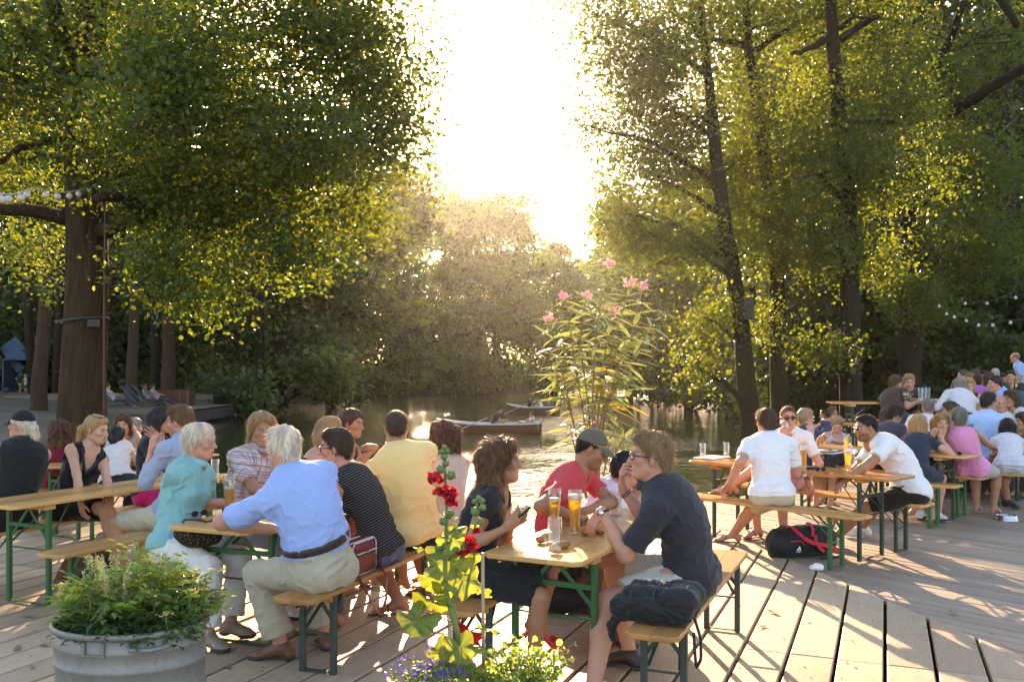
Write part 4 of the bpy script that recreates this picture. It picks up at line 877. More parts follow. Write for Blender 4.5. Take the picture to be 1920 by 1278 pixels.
    v = np.concatenate(VV); f = np.concatenate(FF); c = np.concatenate(CC); base = seat.copy()
    if not sp.get('stand'): base[2] = seat[2]
    me = rawmesh('person', v-base, f, MAT['skin']); vcol(me, 'Col', c); body = mobj('person', me, None, base)
    tag(body, sp['label'], 'person', sp.get('group'))
    def sub(name, v, f, mat, color=None, pat=False, smooth=True, label=None, parent=None):
        me = rawmesh(name, v-base, f, mat, smooth)
        if color is not None: vcol(me, 'Col', np.tile(np.asarray(color, float), (len(v), 1)) if np.ndim(color) == 1 else color)
        if pat: qv = v-S(.5); M5 = frame(.5); vvec(me, 'pat', qv@M5.T)
        o = mobj(name, me, body if parent is None else parent)
        if label: o['label'] = label
        return o
    def mbsub(name, mb, mat, smooth=True, label=None):
        vv = np.concatenate(mb.v)-base; me = rawmesh(name, vv, [np.array(a) for a in mb.f.values()], mat, smooth); o = mobj(name, me, body)
        if label: o['label'] = label
        return o
    # ---------------- clothes
    def folds(v, f, a=.004, extra=()):
        n = vnormals(v, f); M5 = frame(.5); qv = (v-S(.4))@M5.T
        st = qv*np.array([.75, .9, 1.6]); a = a*2.1; amp = np.full(len(v), a*.45)
        pts = [(S(.12)+F*.08, .14, a*1.5), (S(.2)-F*.08, .12, a*1.2), (sh['L']-M9[2]*.07, .09, a*1.8), (sh['R']-M9[2]*.07, .09, a*1.8)]+list(extra)
        for c_, r_, a_ in pts: amp += a_*np.exp(-((v-c_)**2).sum(1)/r_**2)*(1.5 if a_ < .012 else 1)
        w1 = wob(st, 4.5, 2); w2 = wob(qv*np.array([1, 1, .8])+.03*w1[:, None], 9, 5)
        rg = np.clip(1-np.abs(w1)*2.6, 0, 1)**1.6; w3 = wob(qv*np.array([1, 1, 1.3])+.02*w1[:, None], 13, 8); rg2 = np.clip(1-np.abs(w3)*2.8, 0, 1)**1.5
        d = rg*1.2+rg2*.22+w2*.22-.3
        return v+n*(d*amp)[:, None]
    tp = sp.get('top')
    if tp:
        ty = tp['type']; e = tp.get('ease', .013 if ty not in ('tank', 'dress') else .010); ps = [dict(p, inf=e) for p in torso]
        slv = tp.get('sleeve', {'tee': .62, 'polo': .68, 'shirt': .72, 'long': 2, 'tank': 0, 'dress': 0}[ty])
        hem = tp.get('hem', 0.02); pz = [dict(p, inf=e+tp.get('hemease', .008)) for p in pel]
        if slv > 0:
            ps += [dict(limbs[0], inf=e)]+[dict(p, inf=e*.7) for p in limbs if p['tag'] == 'trap']
            for nm in 'LR':
                b, el, w = arms[nm]; t = min(slv, 1.0); q_ = b+(el-b)*t; fl_ = tp.get('flare', .014)
                ps.append(cone(b-M9[2]*.004, q_+(el-b)*.05, .051*ar+e*.8, (.054+(.041-.054)*t)*ar+fl_, .03, 'sl', cut=[(q_, nrm(el-b))] if slv < 1 else []))
                if slv > 1:
                    t2 = slv-1; q2 = el+(w-el)*t2; ps.append(cone(el, q2, .043*ar+.010, (.043-.013*t2)*ar+.009, .02, 'sl', cut=[(q2, nrm(w-el))]))
        else: ps += [dict(limbs[0], inf=e*.6, cut=[(S(.9)+M9[0]*sw*tp.get('strap', .78)*s_, M9[0]*s_) for s_ in (-1, 1)])]+[dict(p, inf=e*.7) for p in limbs if p['tag'] == 'trap' and tp.get('strap', .78) > .6]
        sb = []
        nk_ = tp.get('neck', 'crew'); up_ = nrm(HC-N)
        rad = {'crew': .066, 'shirt': .062, 'v': .066, 'scoop': .085, 'wide': .1}[nk_]*k*(1 if not fm else .95)
        sb.append(cone(N-M9[2]*.02+M9[1]*.025, N+up_*.2+M9[1]*.02, rad, rad, .012))
        if nk_ in ('v', 'shirt', 'scoop', 'wide'):
            dp = {'v': .13, 'shirt': .08, 'scoop': .09, 'wide': .07}[nk_]; fr = S(.95)+M9[1]*.10
            sb.append(cone(fr+M9[1]*.03+M9[2]*.03, fr-M9[2]*dp+M9[1]*.04, .05 if nk_ != 'scoop' else .07, .014 if nk_ in ('v', 'shirt') else .06, .01))
            if nk_ in ('scoop', 'wide') and tp.get('back'): sb.append(ell(S(.95)-M9[1]*.08, M9, (.085, .06, tp['back']), .01))
        cuts = [(S(hem)-(0 if not sp.get('stand') else .08)*U, -T(hem))] if hem is not None else []
        if ty == 'dress': ps += [dict(p, inf=e) for p in pel]; cuts = []
        elif hem is None or hem < .08: ps += pz
        if ty in ('tank', 'dress') and slv <= 0 and tp.get('top'): cuts.append((S(tp['top']), T(tp['top'])))
        v, f = sdf_mesh(ps, hcl, 0, sb, cuts)
        if lod <= 2: v = folds(v, f, tp.get('fold', .0042), [(arms[n_][1]+(arms[n_][0]-arms[n_][1])*.2, .08, .004) for n_ in 'LR'] if slv > 1 else ())
        # pattern space
        sub(tp.get('name', {'tee': 'shirt', 'polo': 'shirt', 'shirt': 'shirt', 'long': 'shirt', 'tank': 'tank_top', 'dress': 'dress'}[ty]), v, f, tp.get('mat') or cloth(tp['col'], tp.get('rough', .85)), pat=True)
        if tp.get('top') and lod <= 1:   # thin straps of a strapped top
            mb = MB(); MT = frame(tp['top'])
            for s_ in (-1, 1):
                a = S(tp['top']-.05)+MT[0]*s_*.075+MT[1]*.112; b = S(1.0)+M9[0]*s_*.07+M9[2]*.035; c_ = S(tp['top']-.05)+MT[0]*s_*.06-MT[1]*.095
                pts = [a, a*.4+b*.6+M9[1]*.05, b, b*.5+c_*.5-M9[1]*.035, c_]; mb.tube(np.array(pts), .006, 6)
            mbsub('strap', mb, tp.get('mat') or cloth(tp['col']))
        if tp.get('collar') and lod <= 1:
            mb = MB(); CMx = np.array([M9[0], nrm(np.cross(up_, M9[0])), up_]); r0 = (.060 if not fm else .051)*wt**.4*k
            mb.lathe([(r0+.006, -.02), (r0+.007, .022), (r0+.013, .026), (r0+.022, .004), (r0+.028, -.02), (r0+.02, -.024)], 22, N+up_*.022+M9[1]*.008, CMx, 1.0, 1.1)
            mbsub('collar', mb, cloth(tp['ccol'] if tp.get('mat') else tp['col']))
    bt = sp.get('bottom')
    if bt:
        ty = bt['type']; e = bt.get('ease', .012); ps = [dict(p, inf=e) for p in pel]+[dict(p, inf=e*.9) for p in torso[:1]]
        L_ = {'trousers': 2.0, 'capri': 1.75, 'shorts': .82, 'skirt': .85, 'minishorts': .45, 'miniskirt': .6}[ty] if 'len' not in bt else bt['len']
        fl_ = bt.get('flare', .012); tops = bt.get('waist', .3 if bt.get('belt') else .15)
        ex = []
        for nm in 'LR':
            hip, kn, an, fd = legs[nm][:4]; t = min(L_, 1); qk = hip+(kn-hip)*t
            ps.append(cone(hip, qk if L_ < 1 else kn, .086*lr+e, (.086-.03*t)*lr+(fl_ if L_ < 1 else e), .04, 'b', cut=[(qk, nrm(kn-hip))] if L_ < 1 else []))
            if L_ > 1:
                t2 = L_-1; qa = kn+(an-kn)*t2; ps.append(cone(kn, qa, .058*lr+e, bt.get('cuff', .062 if not fm else .056)*lr, .02, 'b', cut=[(qa, nrm(an-kn))])); ex.append((qa, .1, .005))
            ex.append((kn, .09, .006)); ex.append((hip+F*.06, .1, .006))
        if ty in ('skirt', 'miniskirt'):
            kl, kr = legs['L'][1], legs['R'][1]; hl_, hr_ = legs['L'][0], legs['R'][0]; t = L_
            for w_ in (.3, .5, .7):
                a = hl_*(1-w_)+hr_*w_; bb = kl*(1-w_)+kr*w_; qk = a+(bb-a)*t; ps.append(cone(a, qk, .088*lr+e, .062*lr+fl_, .05, 'b', cut=[(qk, nrm(bb-a))]))
        v, f = sdf_mesh(ps, hcl, 0, (), [(S(tops), T(tops))])
        if lod <= 2: v = folds(v, f, bt.get('fold', .004), ex)
        sub(bt.get('name', {'skirt': 'skirt', 'miniskirt': 'skirt'}.get(ty, 'trousers' if L_ > 1 else 'shorts')), v, f, bt.get('mat') or cloth(bt['col'], .9), pat=True)
        if bt.get('belt') and lod <= 1:
            t0, t1 = tops-.055, tops+.012; v, f = sdf_mesh([dict(p, inf=e+.007) for p in torso[:2]+pel], hcl, 0, (), [(S(t1), T(t1)), (S(t0), -T(t0))]); sub('belt', v, f, MAT['belt'] if bt['belt'] is True else cloth(bt['belt'], .5))
    # ---------------- shoes
    shp = sp.get('shoes')
    if shp and lod <= 2:
        for nm in 'LR':
            hip, kn, an, fd, heel, ball, toe, sdx = legs[nm]; up = nrm(np.cross(sdx, fd)); up = up if up[2] > -.2 else -up; ty = shp['type']
            if ty in ('shoe', 'sneaker'):
                so = [cone(an+up*.0, heel, .041*k, .040*k, .02), cone(an-up*.02, ball, .041*k, .031*k, .025, flat=(sdx, 1.25)), cone(ball, toe, .031*k, .022*k, .02, flat=(sdx, 1.7))]
                fo = an-up*.083*k
                v, f = sdf_mesh(so, min(hcl, .009), 0, (), [(an+up*.025, up), (fo, -up)]); sub('shoe', v, f, shp.get('mat') or leather(shp['col']))
                v, f = sdf_mesh(so, min(hcl, .009), .006, (), [(an-up*.062*k, up), (fo-up*.012, -up)]); sub('sole', v, f, cloth(shp.get('sole', (.05, .04, .035)), .8))
                if shp.get('sock'):
                    v, f = sdf_mesh([cone(an-up*.01, an+nrm(kn-an)*.10, .038*k, .041*k, .01)], .009); sub('sock', v, f, cloth(shp['sock'], .95))
            elif ty in ('sandal', 'flip'):
                fo = an-up*.088*k; so = [cone(heel, ball, .036*k, .036*k, .02, flat=(sdx, 1.15)), cone(ball, toe+fd*.008, .036*k, .03*k, .02, flat=(sdx, 1.3))]
                v, f = sdf_mesh(so, .007, .002, (), [(an-up*.080*k, up), (fo-up*.006, -up)]); sub('sandal', v, f, leather(shp['col']))
                mb = MB(); mid = ball*.6+an*.4-up*.004
                mb.tube([mid-sdx*.046-up*.025, mid-sdx*.034+up*.014, mid+up*.028, mid+sdx*.034+up*.014, mid+sdx*.046-up*.025], .006, 6)
                if ty == 'sandal': mb.tube([an-fd*.0+sdx*.04-up*.02, an-fd*.042-up*.0, an-sdx*.04-up*.02, an+fd*.05-up*.0, an+sdx*.04-up*.02], .005, 6)
                mbsub('sandal_strap', mb, leather(shp['col']))
            elif ty == 'heel':
                so = [cone(an-up*.02, heel, .034*k, .033*k, .015), cone(an-up*.045, ball, .028*k, .026*k, .02, flat=(sdx, 1.3)), cone(ball, toe+fd*.02, .025*k, .013*k, .02, flat=(sdx, 1.5))]
                v, f = sdf_mesh(so, .006, .004, [cone(an+up*.06, an+fd*.085-up*.01, .036, .03, .005)], [(an-up*.018, up)]); sub('shoe', v, f, leather(shp['col'], .25))
                mb = MB(); mb.tube([heel-up*.02, heel-up*.05-fd*.004, heel-up*.085*k-fd*.002], [.016, .009, .007], 8); mbsub('shoe_heel', mb, leather(shp['col'], .25))
    # ---------------- hair, cap, glasses
    if sp.get('hair'):
        hb_ = hair_build(sp, HC, HM, hsz, N, lod, rng)
        if hb_:
            v, f, c, St = hb_
            if St: f = np.concatenate([f, St[1]+len(v)]); v = np.concatenate([v, St[0]]); c = np.concatenate([c, St[2]])
            if sp.get('cap'):
                q_ = (v-HC)@HM.T/hsz; keep = ~((q_[:, 2] > .045+.0*q_[:, 1]) & (np.abs(q_[:, 0]) < .12)); kf = keep[f].all(1); f = f[kf]
            sub('hair', v, f, MAT['hair'], c)
    Lh = lambda x, y, z: HC+hsz*(x*HM[0]+y*HM[1]+z*HM[2])
    if sp.get('cap'):
        cp = sp['cap']; v, f = sdf_mesh([ell(Lh(0, -.014, .038), HM, np.array((.087, .106, .104))*hsz, .02)], hhd*1.1, 0, (), [(Lh(0, -.05, .040), nrm(-HM[2]+HM[1]*.16))]); sub('cap', v, f, cloth(cp['col'], .9))
        mb = MB(); nb = 9; rows = []; th = .004
        for dz in (0, -th):
            for j in range(5):
                for i in range(nb):
                    a = (i/(nb-1)-.5)*2; x = a*.072; ln = .012+j/4*.085*(1-a*a*.55); rows.append(Lh(x, .078*math.sqrt(max(1-(a*.72)**2, 0))+ln-.004, .058-j/4*.026-(a*a)*.022+dz-.008*j/4))
        fs = []; o = 5*nb
        for j in range(4):
            for i in range(nb-1): fs += [(j*nb+i, j*nb+i+1, (j+1)*nb+i+1, (j+1)*nb+i), (o+j*nb+i, o+(j+1)*nb+i, o+(j+1)*nb+i+1, o+j*nb+i+1)]
        for i in range(nb-1): fs += [(4*nb+i, 4*nb+i+1, o+4*nb+i+1, o+4*nb+i)]
        mb.add(np.array(rows), fs); mbsub('cap_peak', mb, cloth(cp['col'], .9))
    gl = sp.get('glasses')
    if gl and lod <= 2:
        up_h = gl.get('up', 0); mb = MB(); ml = MB(); thick = gl.get('t', .0028)
        Lg = (lambda x, y, z: Lh(x, y, z)) if not up_h else (lambda x, y, z: Lh(x*1.12, (y-.1)*.9+.052+(.0 if y > .08 else -.02), .128-(z-.012)*.3+(y-.1)*-.30))
        for sg in (-1, 1):
            pts = []
            for a in np.linspace(0, 2*np.pi, 17): pts.append(Lg(sg*(.033+.0235*math.cos(a)*(1+.1*math.sin(a))), .109-.012*((.033+.0235*math.cos(a))/.05)**2, .008+.0175*math.sin(a)))
            mb.tube(np.array(pts), thick, 5, False); ml.add(np.array(pts[:-1]), [tuple(range(16))])
            mb.tube([Lg(sg*.057, .098, .014), Lg(sg*.078, .06, .014), Lg(sg*.083, -.01, .010), Lg(sg*.080, -.03, -.004)], thick, 5)
        mb.tube([Lg(-.011, .108, .012), Lg(0, .112, .015), Lg(.011, .108, .012)], thick, 5); mbsub('glasses', mb, MAT['blackplastic'] if not gl.get('wire') else MAT['steel'])
        mbsub('lens', ml, MAT['darklens'] if gl.get('sun') else MAT['clearlens'], False)
    for it in sp.get('bands', ()):
        nm, t, rad, mat = it; b, e, w = arms[nm]; p_ = w+(e-w)*t; u = nrm(w-e); a = nrm(np.cross(u, V(.3, .2, 1))); b2 = np.cross(u, a); an_ = np.linspace(0, 2*np.pi, 15); rr = (.0265+.018*t)*ar+.004
        mb = MB(); mb.tube(np.array([p_+rr*(math.cos(x)*a+math.sin(x)*b2) for x in an_]), rad, 6, False); mbsub('bracelet' if mat != 'watch' else 'watch', mb, MAT['blackplastic'])
        if mat == 'watch': 
            md = MB(); hn_ = A[nm]['_hand'][2]; o_ = nrm(-hn_-u*np.dot(-hn_, u)); md.lathe([(.001, .0), (.017, .0), (.018, .003), (.017, .008), (.001, .008)], 16, p_+o_*rr*.92, np.array([u, np.cross(o_, u), o_])); mbsub('watch_dial', md, MAT['steel'])
    if sp.get('earring') and lod == 0:
        mb = MB()
        for sg in (-1, 1): mb.ball(Lh(sg*.084, -.006, -.036), .0055)
        mbsub('earring', mb, MAT['steel'])
    sp['_'] = dict(HC=HC, HM=HM, N=N, S=S, arms=arms, legs=legs, sh=sh, frame=frame, base=base, body=body, P0=P0, F=F, R=R, k=k)
    return body
# ------------------------------------------------------------------ beer garden tables and benches
MAT['green'] = paint((.022, .10, .030), .45, 0, 'green_paint', .3); MAT['green_dark'] = paint((.022, .040, .028), .5, 0, 'dark_green_paint', .35); MAT['grey_green'] = paint((.035, .05, .042), .55, 0, 'worn_green_paint', .4); MAT['edge'] = wood('board_edge', (.36, .24, .15), (.50, .36, .24), (1, 12, 12), 3.0, .5)
def board(w, L, z, mat, n, th=.027, edge=None, corner=.035):
    """board with cut corners, long axis +Y from the near end, separate staves glued side by side"""
    bs = []; c = corner; hw = w/2
    for i in range(n):
        a, b = -hw+w*i/n, -hw+w*(i+1)/n; m = MB(); g = .0008
        p = [(a+g, (c if i == 0 else 0)), (a+g+(c if i == 0 else 0), 0), (b-g-(c if i == n-1 else 0), 0), (b-g, (c if i == n-1 else 0)), (b-g, L-(c if i == n-1 else 0)), (b-g-(c if i == n-1 else 0), L), (a+g+(c if i == 0 else 0), L), (a+g, L-(c if i == 0 else 0))]
        if 0 < i < n-1: p = [(a+g, 0), (b-g, 0), (b-g, L), (a+g, L)]
        elif i == 0 and n > 1: p = p[:2]+[(b-g, 0), (b-g, L)]+p[6:]
        elif i == n-1 and n > 1: p = [(a+g, 0)]+p[2:6]+[(a+g, L)]
        p = np.array(p); k = len(p); bv = .005; cen = np.array([(a+b)/2, L/2]); q = p.copy(); q += np.sign(cen-p)*np.array([bv if n == 1 else .0012, bv]); e = z
        if i == 0: q[p[:, 0] < a+c+.01, 0] += bv*.6
        if i == n-1: q[p[:, 0] > b-c-.01, 0] -= bv*.6
        v = np.concatenate([np.c_[q, np.full(k, e)], np.c_[p, np.full(k, e-bv)], np.c_[p, np.full(k, e-th+bv)], np.c_[q, np.full(k, e-th)]]); f = [tuple(range(k)), tuple(range(3*k, 4*k))[::-1]]
        for r in range(3): f += [(r*k+(j+1) % k, r*k+j, (r+1)*k+j, (r+1)*k+(j+1) % k) for j in range(k)]
        m.add(v, f); bs.append(m)
    return bs
def legset(root, y, dirn, w, h, metal, kind):
    """one folding leg frame: two uprights, rails, floor bar; diagonal stays"""
    x = w/2
    for sx in (-1, 1):
        m = MB(); m.bar((sx*x, y, 0), (sx*x, y, h), .034, .034, (0, 1, 0), .004); m.build('leg', metal, root)
    m = MB(); m.bar((-x, y, .012), (x, y, .012), .03, .006, (0, 0, 1)); m.build('floor_bar', metal, root)
    m = MB()
    if kind == 'table': m.bar((-x, y, h*.78), (x, y, h*.78), .028, .028); m.bar((-x, y, h*.55), (x, y, h*.55), .010, .010)
    else: m.bar((-x, y, h*.50), (x, y, h*.50), .010, .010)
    m.bar((-x, y+.0, h*.62 if kind == 'table' else h*.66), (x*.1, y, h-.01), .022, .006, (0, 1, 0)); m.bar((x, y+.002, h*.62 if kind == 'table' else h*.66), (-x*.1, y+.002, h-.01), .022, .006, (0, 1, 0)); m.build('cross_rail', metal, root)
    for sx in (-1, 1):
        m = MB(); m.bar((sx*(x-.02), y, h*(.60 if kind == 'table' else .55)), (sx*(x*.35), y+dirn*(.30 if kind == 'table' else .22), h-.008), .018, .006, (0, 1, 0)); m.build('stay', metal, root)
def set_piece(kind, o, a, w, L, mat, metal, label, group, staves, h=None):
    h = h or (.77 if kind == 'table' else .48); th = .027; root = empty('beer_table' if kind == 'table' else 'beer_bench', (o[0], o[1], o[2] if len(o) > 2 else 0), -a, label, 'table' if kind == 'table' else 'bench', group)
    for b in board(w, L, h, MAT[mat], staves, th): b.build('table_board' if kind == 'table' else 'seat_board', MAT[mat], root)
    ins = .31 if kind == 'table' else .28; lw = (w-.09) if kind == 'table' else .20
    for y in (ins, L-ins): m = MB(); m.box((0, y, h-th-.019), (w-.05, .09 if kind == 'table' else .07, .036), None, .004); m.build('batten', MAT[mat], root)
    legset(root, ins, 1, lw, h-th-.002, MAT[metal], kind); legset(root, L-ins, -1, lw, h-th-.002, MAT[metal], kind)
    if kind == 'table':
        m = MB()
        for y in (ins, L-ins):
            for sx in (-1, 1): m.lathe([(.001, h+.0006), (.007, h+.0006), (.008, h-.002)], 8, (sx*lw*.42, y, 0))
        m.build('screw', MAT['steel'], root)
    return root
GT, GB = 'beer tables set out on the decks', 'beer benches beside the tables'
TAB = {}; BEN = {}
def T_(k, o, a, w, mat, metal, label, L=2.2, st=3): TAB[k] = (np.array(list(o)+[0]*(3-len(o)), float), a, w); set_piece('table', o, a, w, L, mat, metal, label, GT, st)
def B_(k, o, a, mat, metal, label, L=2.2, w=.265): BEN[k] = (np.array(list(o)+[0]*(3-len(o)), float), a); set_piece('bench', o, a, w, L, mat, metal, label, GB, 2)
def on(d, k, u, v=0.0, z=None):
    o, a = d[k][0], d[k][1]; ax = V(math.sin(a), math.cos(a), 0); rt = V(math.cos(a), -math.sin(a), 0); p = o+ax*u+rt*v; p[2] = o[2]+(z if z is not None else (.77 if d is TAB else .48)); return p
T_('F', (.086, 4.608), .471, .557, 'pale', 'green', 'front table holding two full wheat beers and pretzels')
T_('M', (-1.84, 5.44), .385, .60, 'pale', 'green', 'table between the turquoise blouse and the pale blue shirt')
T_('L', (-3.69, 6.42), .445, .52, 'pale', 'green', 'table running past the blonde in the black dress, front left')
T_('L2', (-4.72, 9.05), .44, .50, 'pale', 'green', 'table behind the blonde in the black dress, nearer the big tree')
T_('R', (3.476, 8.07), -.716, .50, 'orange', 'green_dark', 'orange varnished table with two empty glasses at its lake end')
T_('R2', (5.13, 10.1), -.74, .50, 'pale', 'green_dark', 'table between the navy dress and the black T-shirt on the right', 2.2)
T_('R3', (7.0, 11.9), -.8, .50, 'pale', 'green_dark', 'table behind the pink top, with a beer mug on it')
T_('P1', (7.0, 13.55, PZ+.015), -1.42, .50, 'pale', 'green_dark', 'table on the raised platform by the thickest alder')
T_('P2', (9.9, 15.2, PZ+.015), -1.42, .50, 'pale', 'green_dark', 'table on the raised platform behind the man in blue')
B_('FR', (.644, 4.249), .398, 'brown', 'grey_green', 'bench under the man in navy with a black backpack on its end')
B_('FL', (-.335, 4.69), .45, 'brown', 'grey_green', 'bench under the curly haired woman in the black dress')
B_('MR', (-1.196, 4.913), .338, 'brown', 'grey_green', 'bench under the pale blue shirt with a burgundy bag on it')
B_('ML', (-2.30, 5.70), .385, 'brown', 'grey_green', 'bench under the woman in white trousers')
B_('LR', (-3.13, 6.12), .42, 'pale', 'green', 'empty ended bench just behind the zinc tub of plants')
B_('LL', (-4.16, 6.66), .445, 'pale', 'green', 'bench under the blonde woman in the black dress')
B_('L2R', (-4.24, 8.83), .44, 'pale', 'green', 'bench under the dark ponytail and white lace top')
B_('RF', (3.0, 7.70), -.716, 'pale', 'green', 'bench above the black and red sports bag')
B_('RB', (3.87, 8.42), -.716, 'pale', 'green_dark', 'bench under the man in sunglasses leaning on the orange table')
B_('R2F', (4.80, 9.76), -.74, 'pale', 'green', 'bench under the woman in the navy dress')
B_('R2B', (5.47, 10.5), -.74, 'pale', 'green', 'bench under the woman with her hand at her chin')
B_('R3F', (7.0, 10.5), -1.15, 'pale', 'green', 'bench under the woman with very long black hair')
B_('R3B', (7.4, 12.4), -.8, 'pale', 'green_dark', 'bench behind the pale blue shirt on the right')
B_('R3N', (6.45, 11.45), -.8, 'pale', 'green_dark', 'bench under the grey haired woman in the pink top')
B_('P1F', (6.9, 13.0, PZ+.015), -1.42, 'pale', 'green_dark', 'bench on the raised platform under the white shirt')
B_('P1B', (7.1, 14.1, PZ+.015), -1.42, 'pale', 'green_dark', 'bench on the raised platform under the olive polo')
B_('P2F', (9.8, 14.6, PZ+.015), -1.42, 'pale', 'green_dark', 'bench on the raised platform behind the magenta shirt')
B_('L2L', (-5.0, 9.35), .44, 'pale', 'green', 'bench under the maroon shirt, beyond the black cap')
B_('L3', (-5.35, 11.5), .44, 'pale', 'green', 'bench at the lake edge under the grey haired man, far left')
B_('P3', (10.6, 16.9, PZ+.015), -1.45, 'pale', 'green_dark', 'farthest bench on the raised platform, under the crowd')
# ------------------------------------------------------------------ the guests
PE = {}
def P_(key, seat, sex, yaw, label, lod=1, **k):
    sp = dict(seat=seat, sex=sex, yaw=yaw, label=label, lod=lod, **k); person(sp); PE[key] = sp; return sp
bs = lambda k, u, v=0.0: on(BEN, k, u, v)
MAT['plaid'] = pattern('plaid', [(.48, .46, .50), ((.36, .03, .10), 24, .18), ((.04, .05, .13), 17, .14), ((.60, .34, .08), 9, .08)])
MAT['stripes'] = pattern('stripe', [(.012, .012, .013), (.095, .085, .08)])
MAT['crinkle'] = pattern('crinkle', [(.24, .50, .51)])
MAT['dots'] = pattern('spots', [(.02, .016, .018), (.42, .36, .33), 90])
MAT['tankprint'] = pattern('spots', [(.5, .46, .44), (.12, .10, .14), 34])
sh = lambda c, **k: dict(type='shoe', col=c, **k)
# front table
P_('navy', bs('FR', .88), 'm', -67, 'person in a navy polo shirt and glasses eating at the front table, with a wristwatch', 0, H=1.84, w=1.08, head=(1219, 858), hy=-86, sy=-72, hp=-2, hunch=.075, skin='pink',
   hair=dict(style='curlyshort', col=(.33, .22, .125), fuzz=1.3), glasses=dict(t=.003), top=dict(type='polo', col=(.030, .029, .038), collar=1, sleeve=.78, flare=.022, hem=-.04, ease=.017), bottom=dict(type='shorts', col=(.50, .46, .38), len=.8, flare=.03),
   arms=dict(L=dict(w=W(1129, 958, 4.98), e=G(1152, 1012, .80), d=(-.55, .2, -.75), n=(.55, .55, -.5), c=.45), R=dict(w=W(1168, 917, 5.32), e=W(1166, 985, 5.42), d=(-.10, -.1, 1), n=(.95, .0, -.1), c=(.55, .7, .85, 1.0))),
   legs=dict(L=dict(w=G(1112, 1290, .09)), R=dict(w=G(1180, 1222, .09))), shoes=sh((.035, .018, .012)), bands=[('L', .04, .006, 'watch'), ('R', .08, .003, 0), ('R', .13, .003, 0)])
P_('red', bs('FL', 1.45), 'm', 116, 'person in a red T-shirt and olive cap looking down with folded arms', 0, H=1.76, w=.93, head=(1110, 842), hy=99, hp=24, sy=112, hunch=.09, skin='tan', hair=dict(style='crew', col=(.02, .013, .01)), cap=dict(col=(.115, .10, .07)), glasses=dict(wire=1, t=.0016),
   top=dict(type='tee', col=(.58, .055, .065), sleeve=.62, flare=.016), bottom=dict(type='shorts', col=(.5, .45, .36)), beard=.35,
   arms=dict(R=dict(w=G(1088, 972, .81), e=W(1066, 968, 5.55), d=(.2, .9, .0), n=(0, 0, -1), c=.5), L=dict(w=G(1098, 958, .825), e=G(1142, 955, .82), d=(-.9, -.3, -.05), n=(0, 0, -1), c=.4)), shoes=sh((.05, .04, .03)))
P_('curly', bs('FL', .42, -.06), 'f', 112, 'person with long curly brown hair in a black dress and red heels', 0, head=(941, 868), hy=94, hp=-4, sy=104, skin='tan', hair=dict(style='curlylong', col=(.155, .075, .035), tip=(.30, .15, .065), len=.35, vol=1.3, fuzz=1.8), glasses=dict(sun=1, up=1),
   top=dict(type='dress', col=(.014, .014, .017), sleeve=.33, neck='scoop'), bottom=dict(type='skirt', col=(.014, .014, .017), len=.95), arms=dict(R=dict(w=W(948, 990, 4.92), e=W(903, 1032, 4.95), d=(.75, .2, .75), n=(.0, 1, .25), c=(.35, .5, .6, .7)), L=dict(w=W(958, 985, 5.12), d=(.8, -.1, .6), n=(0, -1, .3), c=(.3, .5, .7, .8))),
   legs=dict(R=dict(w=G(1000, 1248, .11), fd=(.95, -.3, -.1), pd=.04), L=dict(w=W(1012, 1163, 5.2), fd=(.9, -.2, -.35), pd=.05)), shoes=dict(type='heel', col=(.42, .025, .02)))
P_('child', bs('FL', 2.08), 'm', 105, 'child in a white top with black hair at the far end of the front table', 1, H=1.42, hsz=1.06, head=(1172, 880), hy=60, hp=8, hair=dict(style='short', col=(.015, .011, .01)), top=dict(type='tee', col=(.62, .62, .70)), bottom=dict(type='shorts', col=(.05, .06, .12)))
# table with the turquoise blouse
P_('turq', bs('ML', .30), 'f', 112, 'person with short white hair, glasses and a turquoise blouse resting her arms on the table', 0, H=1.68, w=1.16, head=(373, 830), hy=89, hp=2, sy=106, hunch=.045, skin='pink', hair=dict(style='short', col=(.66, .62, .56), vol=1.15, fringe=.35, fuzz=1.1), glasses=dict(wire=1, t=.0014),
   top=dict(type='shirt', mat=MAT['crinkle'], ccol=(.22, .47, .48), collar=1, sleeve=.78, flare=.022, neck='shirt', ease=.017, hem=-.03), bottom=dict(type='trousers', col=(.66, .63, .60), len=1.88, cuff=.075),
   arms=dict(R=dict(w=G(420, 943, .815), e=G(346, 940, .84), d=(.95, .2, .05), n=(0, .1, -1), c=.45), L=dict(w=G(444, 940, .815), d=(.8, -.5, .05), n=(0, 0, -1), c=.5)), legs=dict(R=dict(w=G(390, 1188, .09), fd=(.8, -.5, 0)), L=dict(w=G(432, 1166, .10), fd=(.95, -.3, 0))), shoes=sh((.24, .18, .13), sock=(.45, .36, .28)))
P_('plaid', bs('ML', .98), 'm', 112, 'person in a checked shirt with chin length fair hair facing the viewer', 0, head=(489, 806), hy=147, hp=4, sy=130, skin='tan', hair=dict(style='side', col=(.42, .29, .165), tip=(.40, .30, .2)), top=dict(type='shirt', mat=MAT['plaid'], ccol=(.36, .30, .36), collar=1, neck='shirt', sleeve=.75, flare=.024), bottom=dict(type='trousers', col=(.22, .27, .36)), shoes=sh((.5, .48, .45)), iris=(.08, .12, .16))
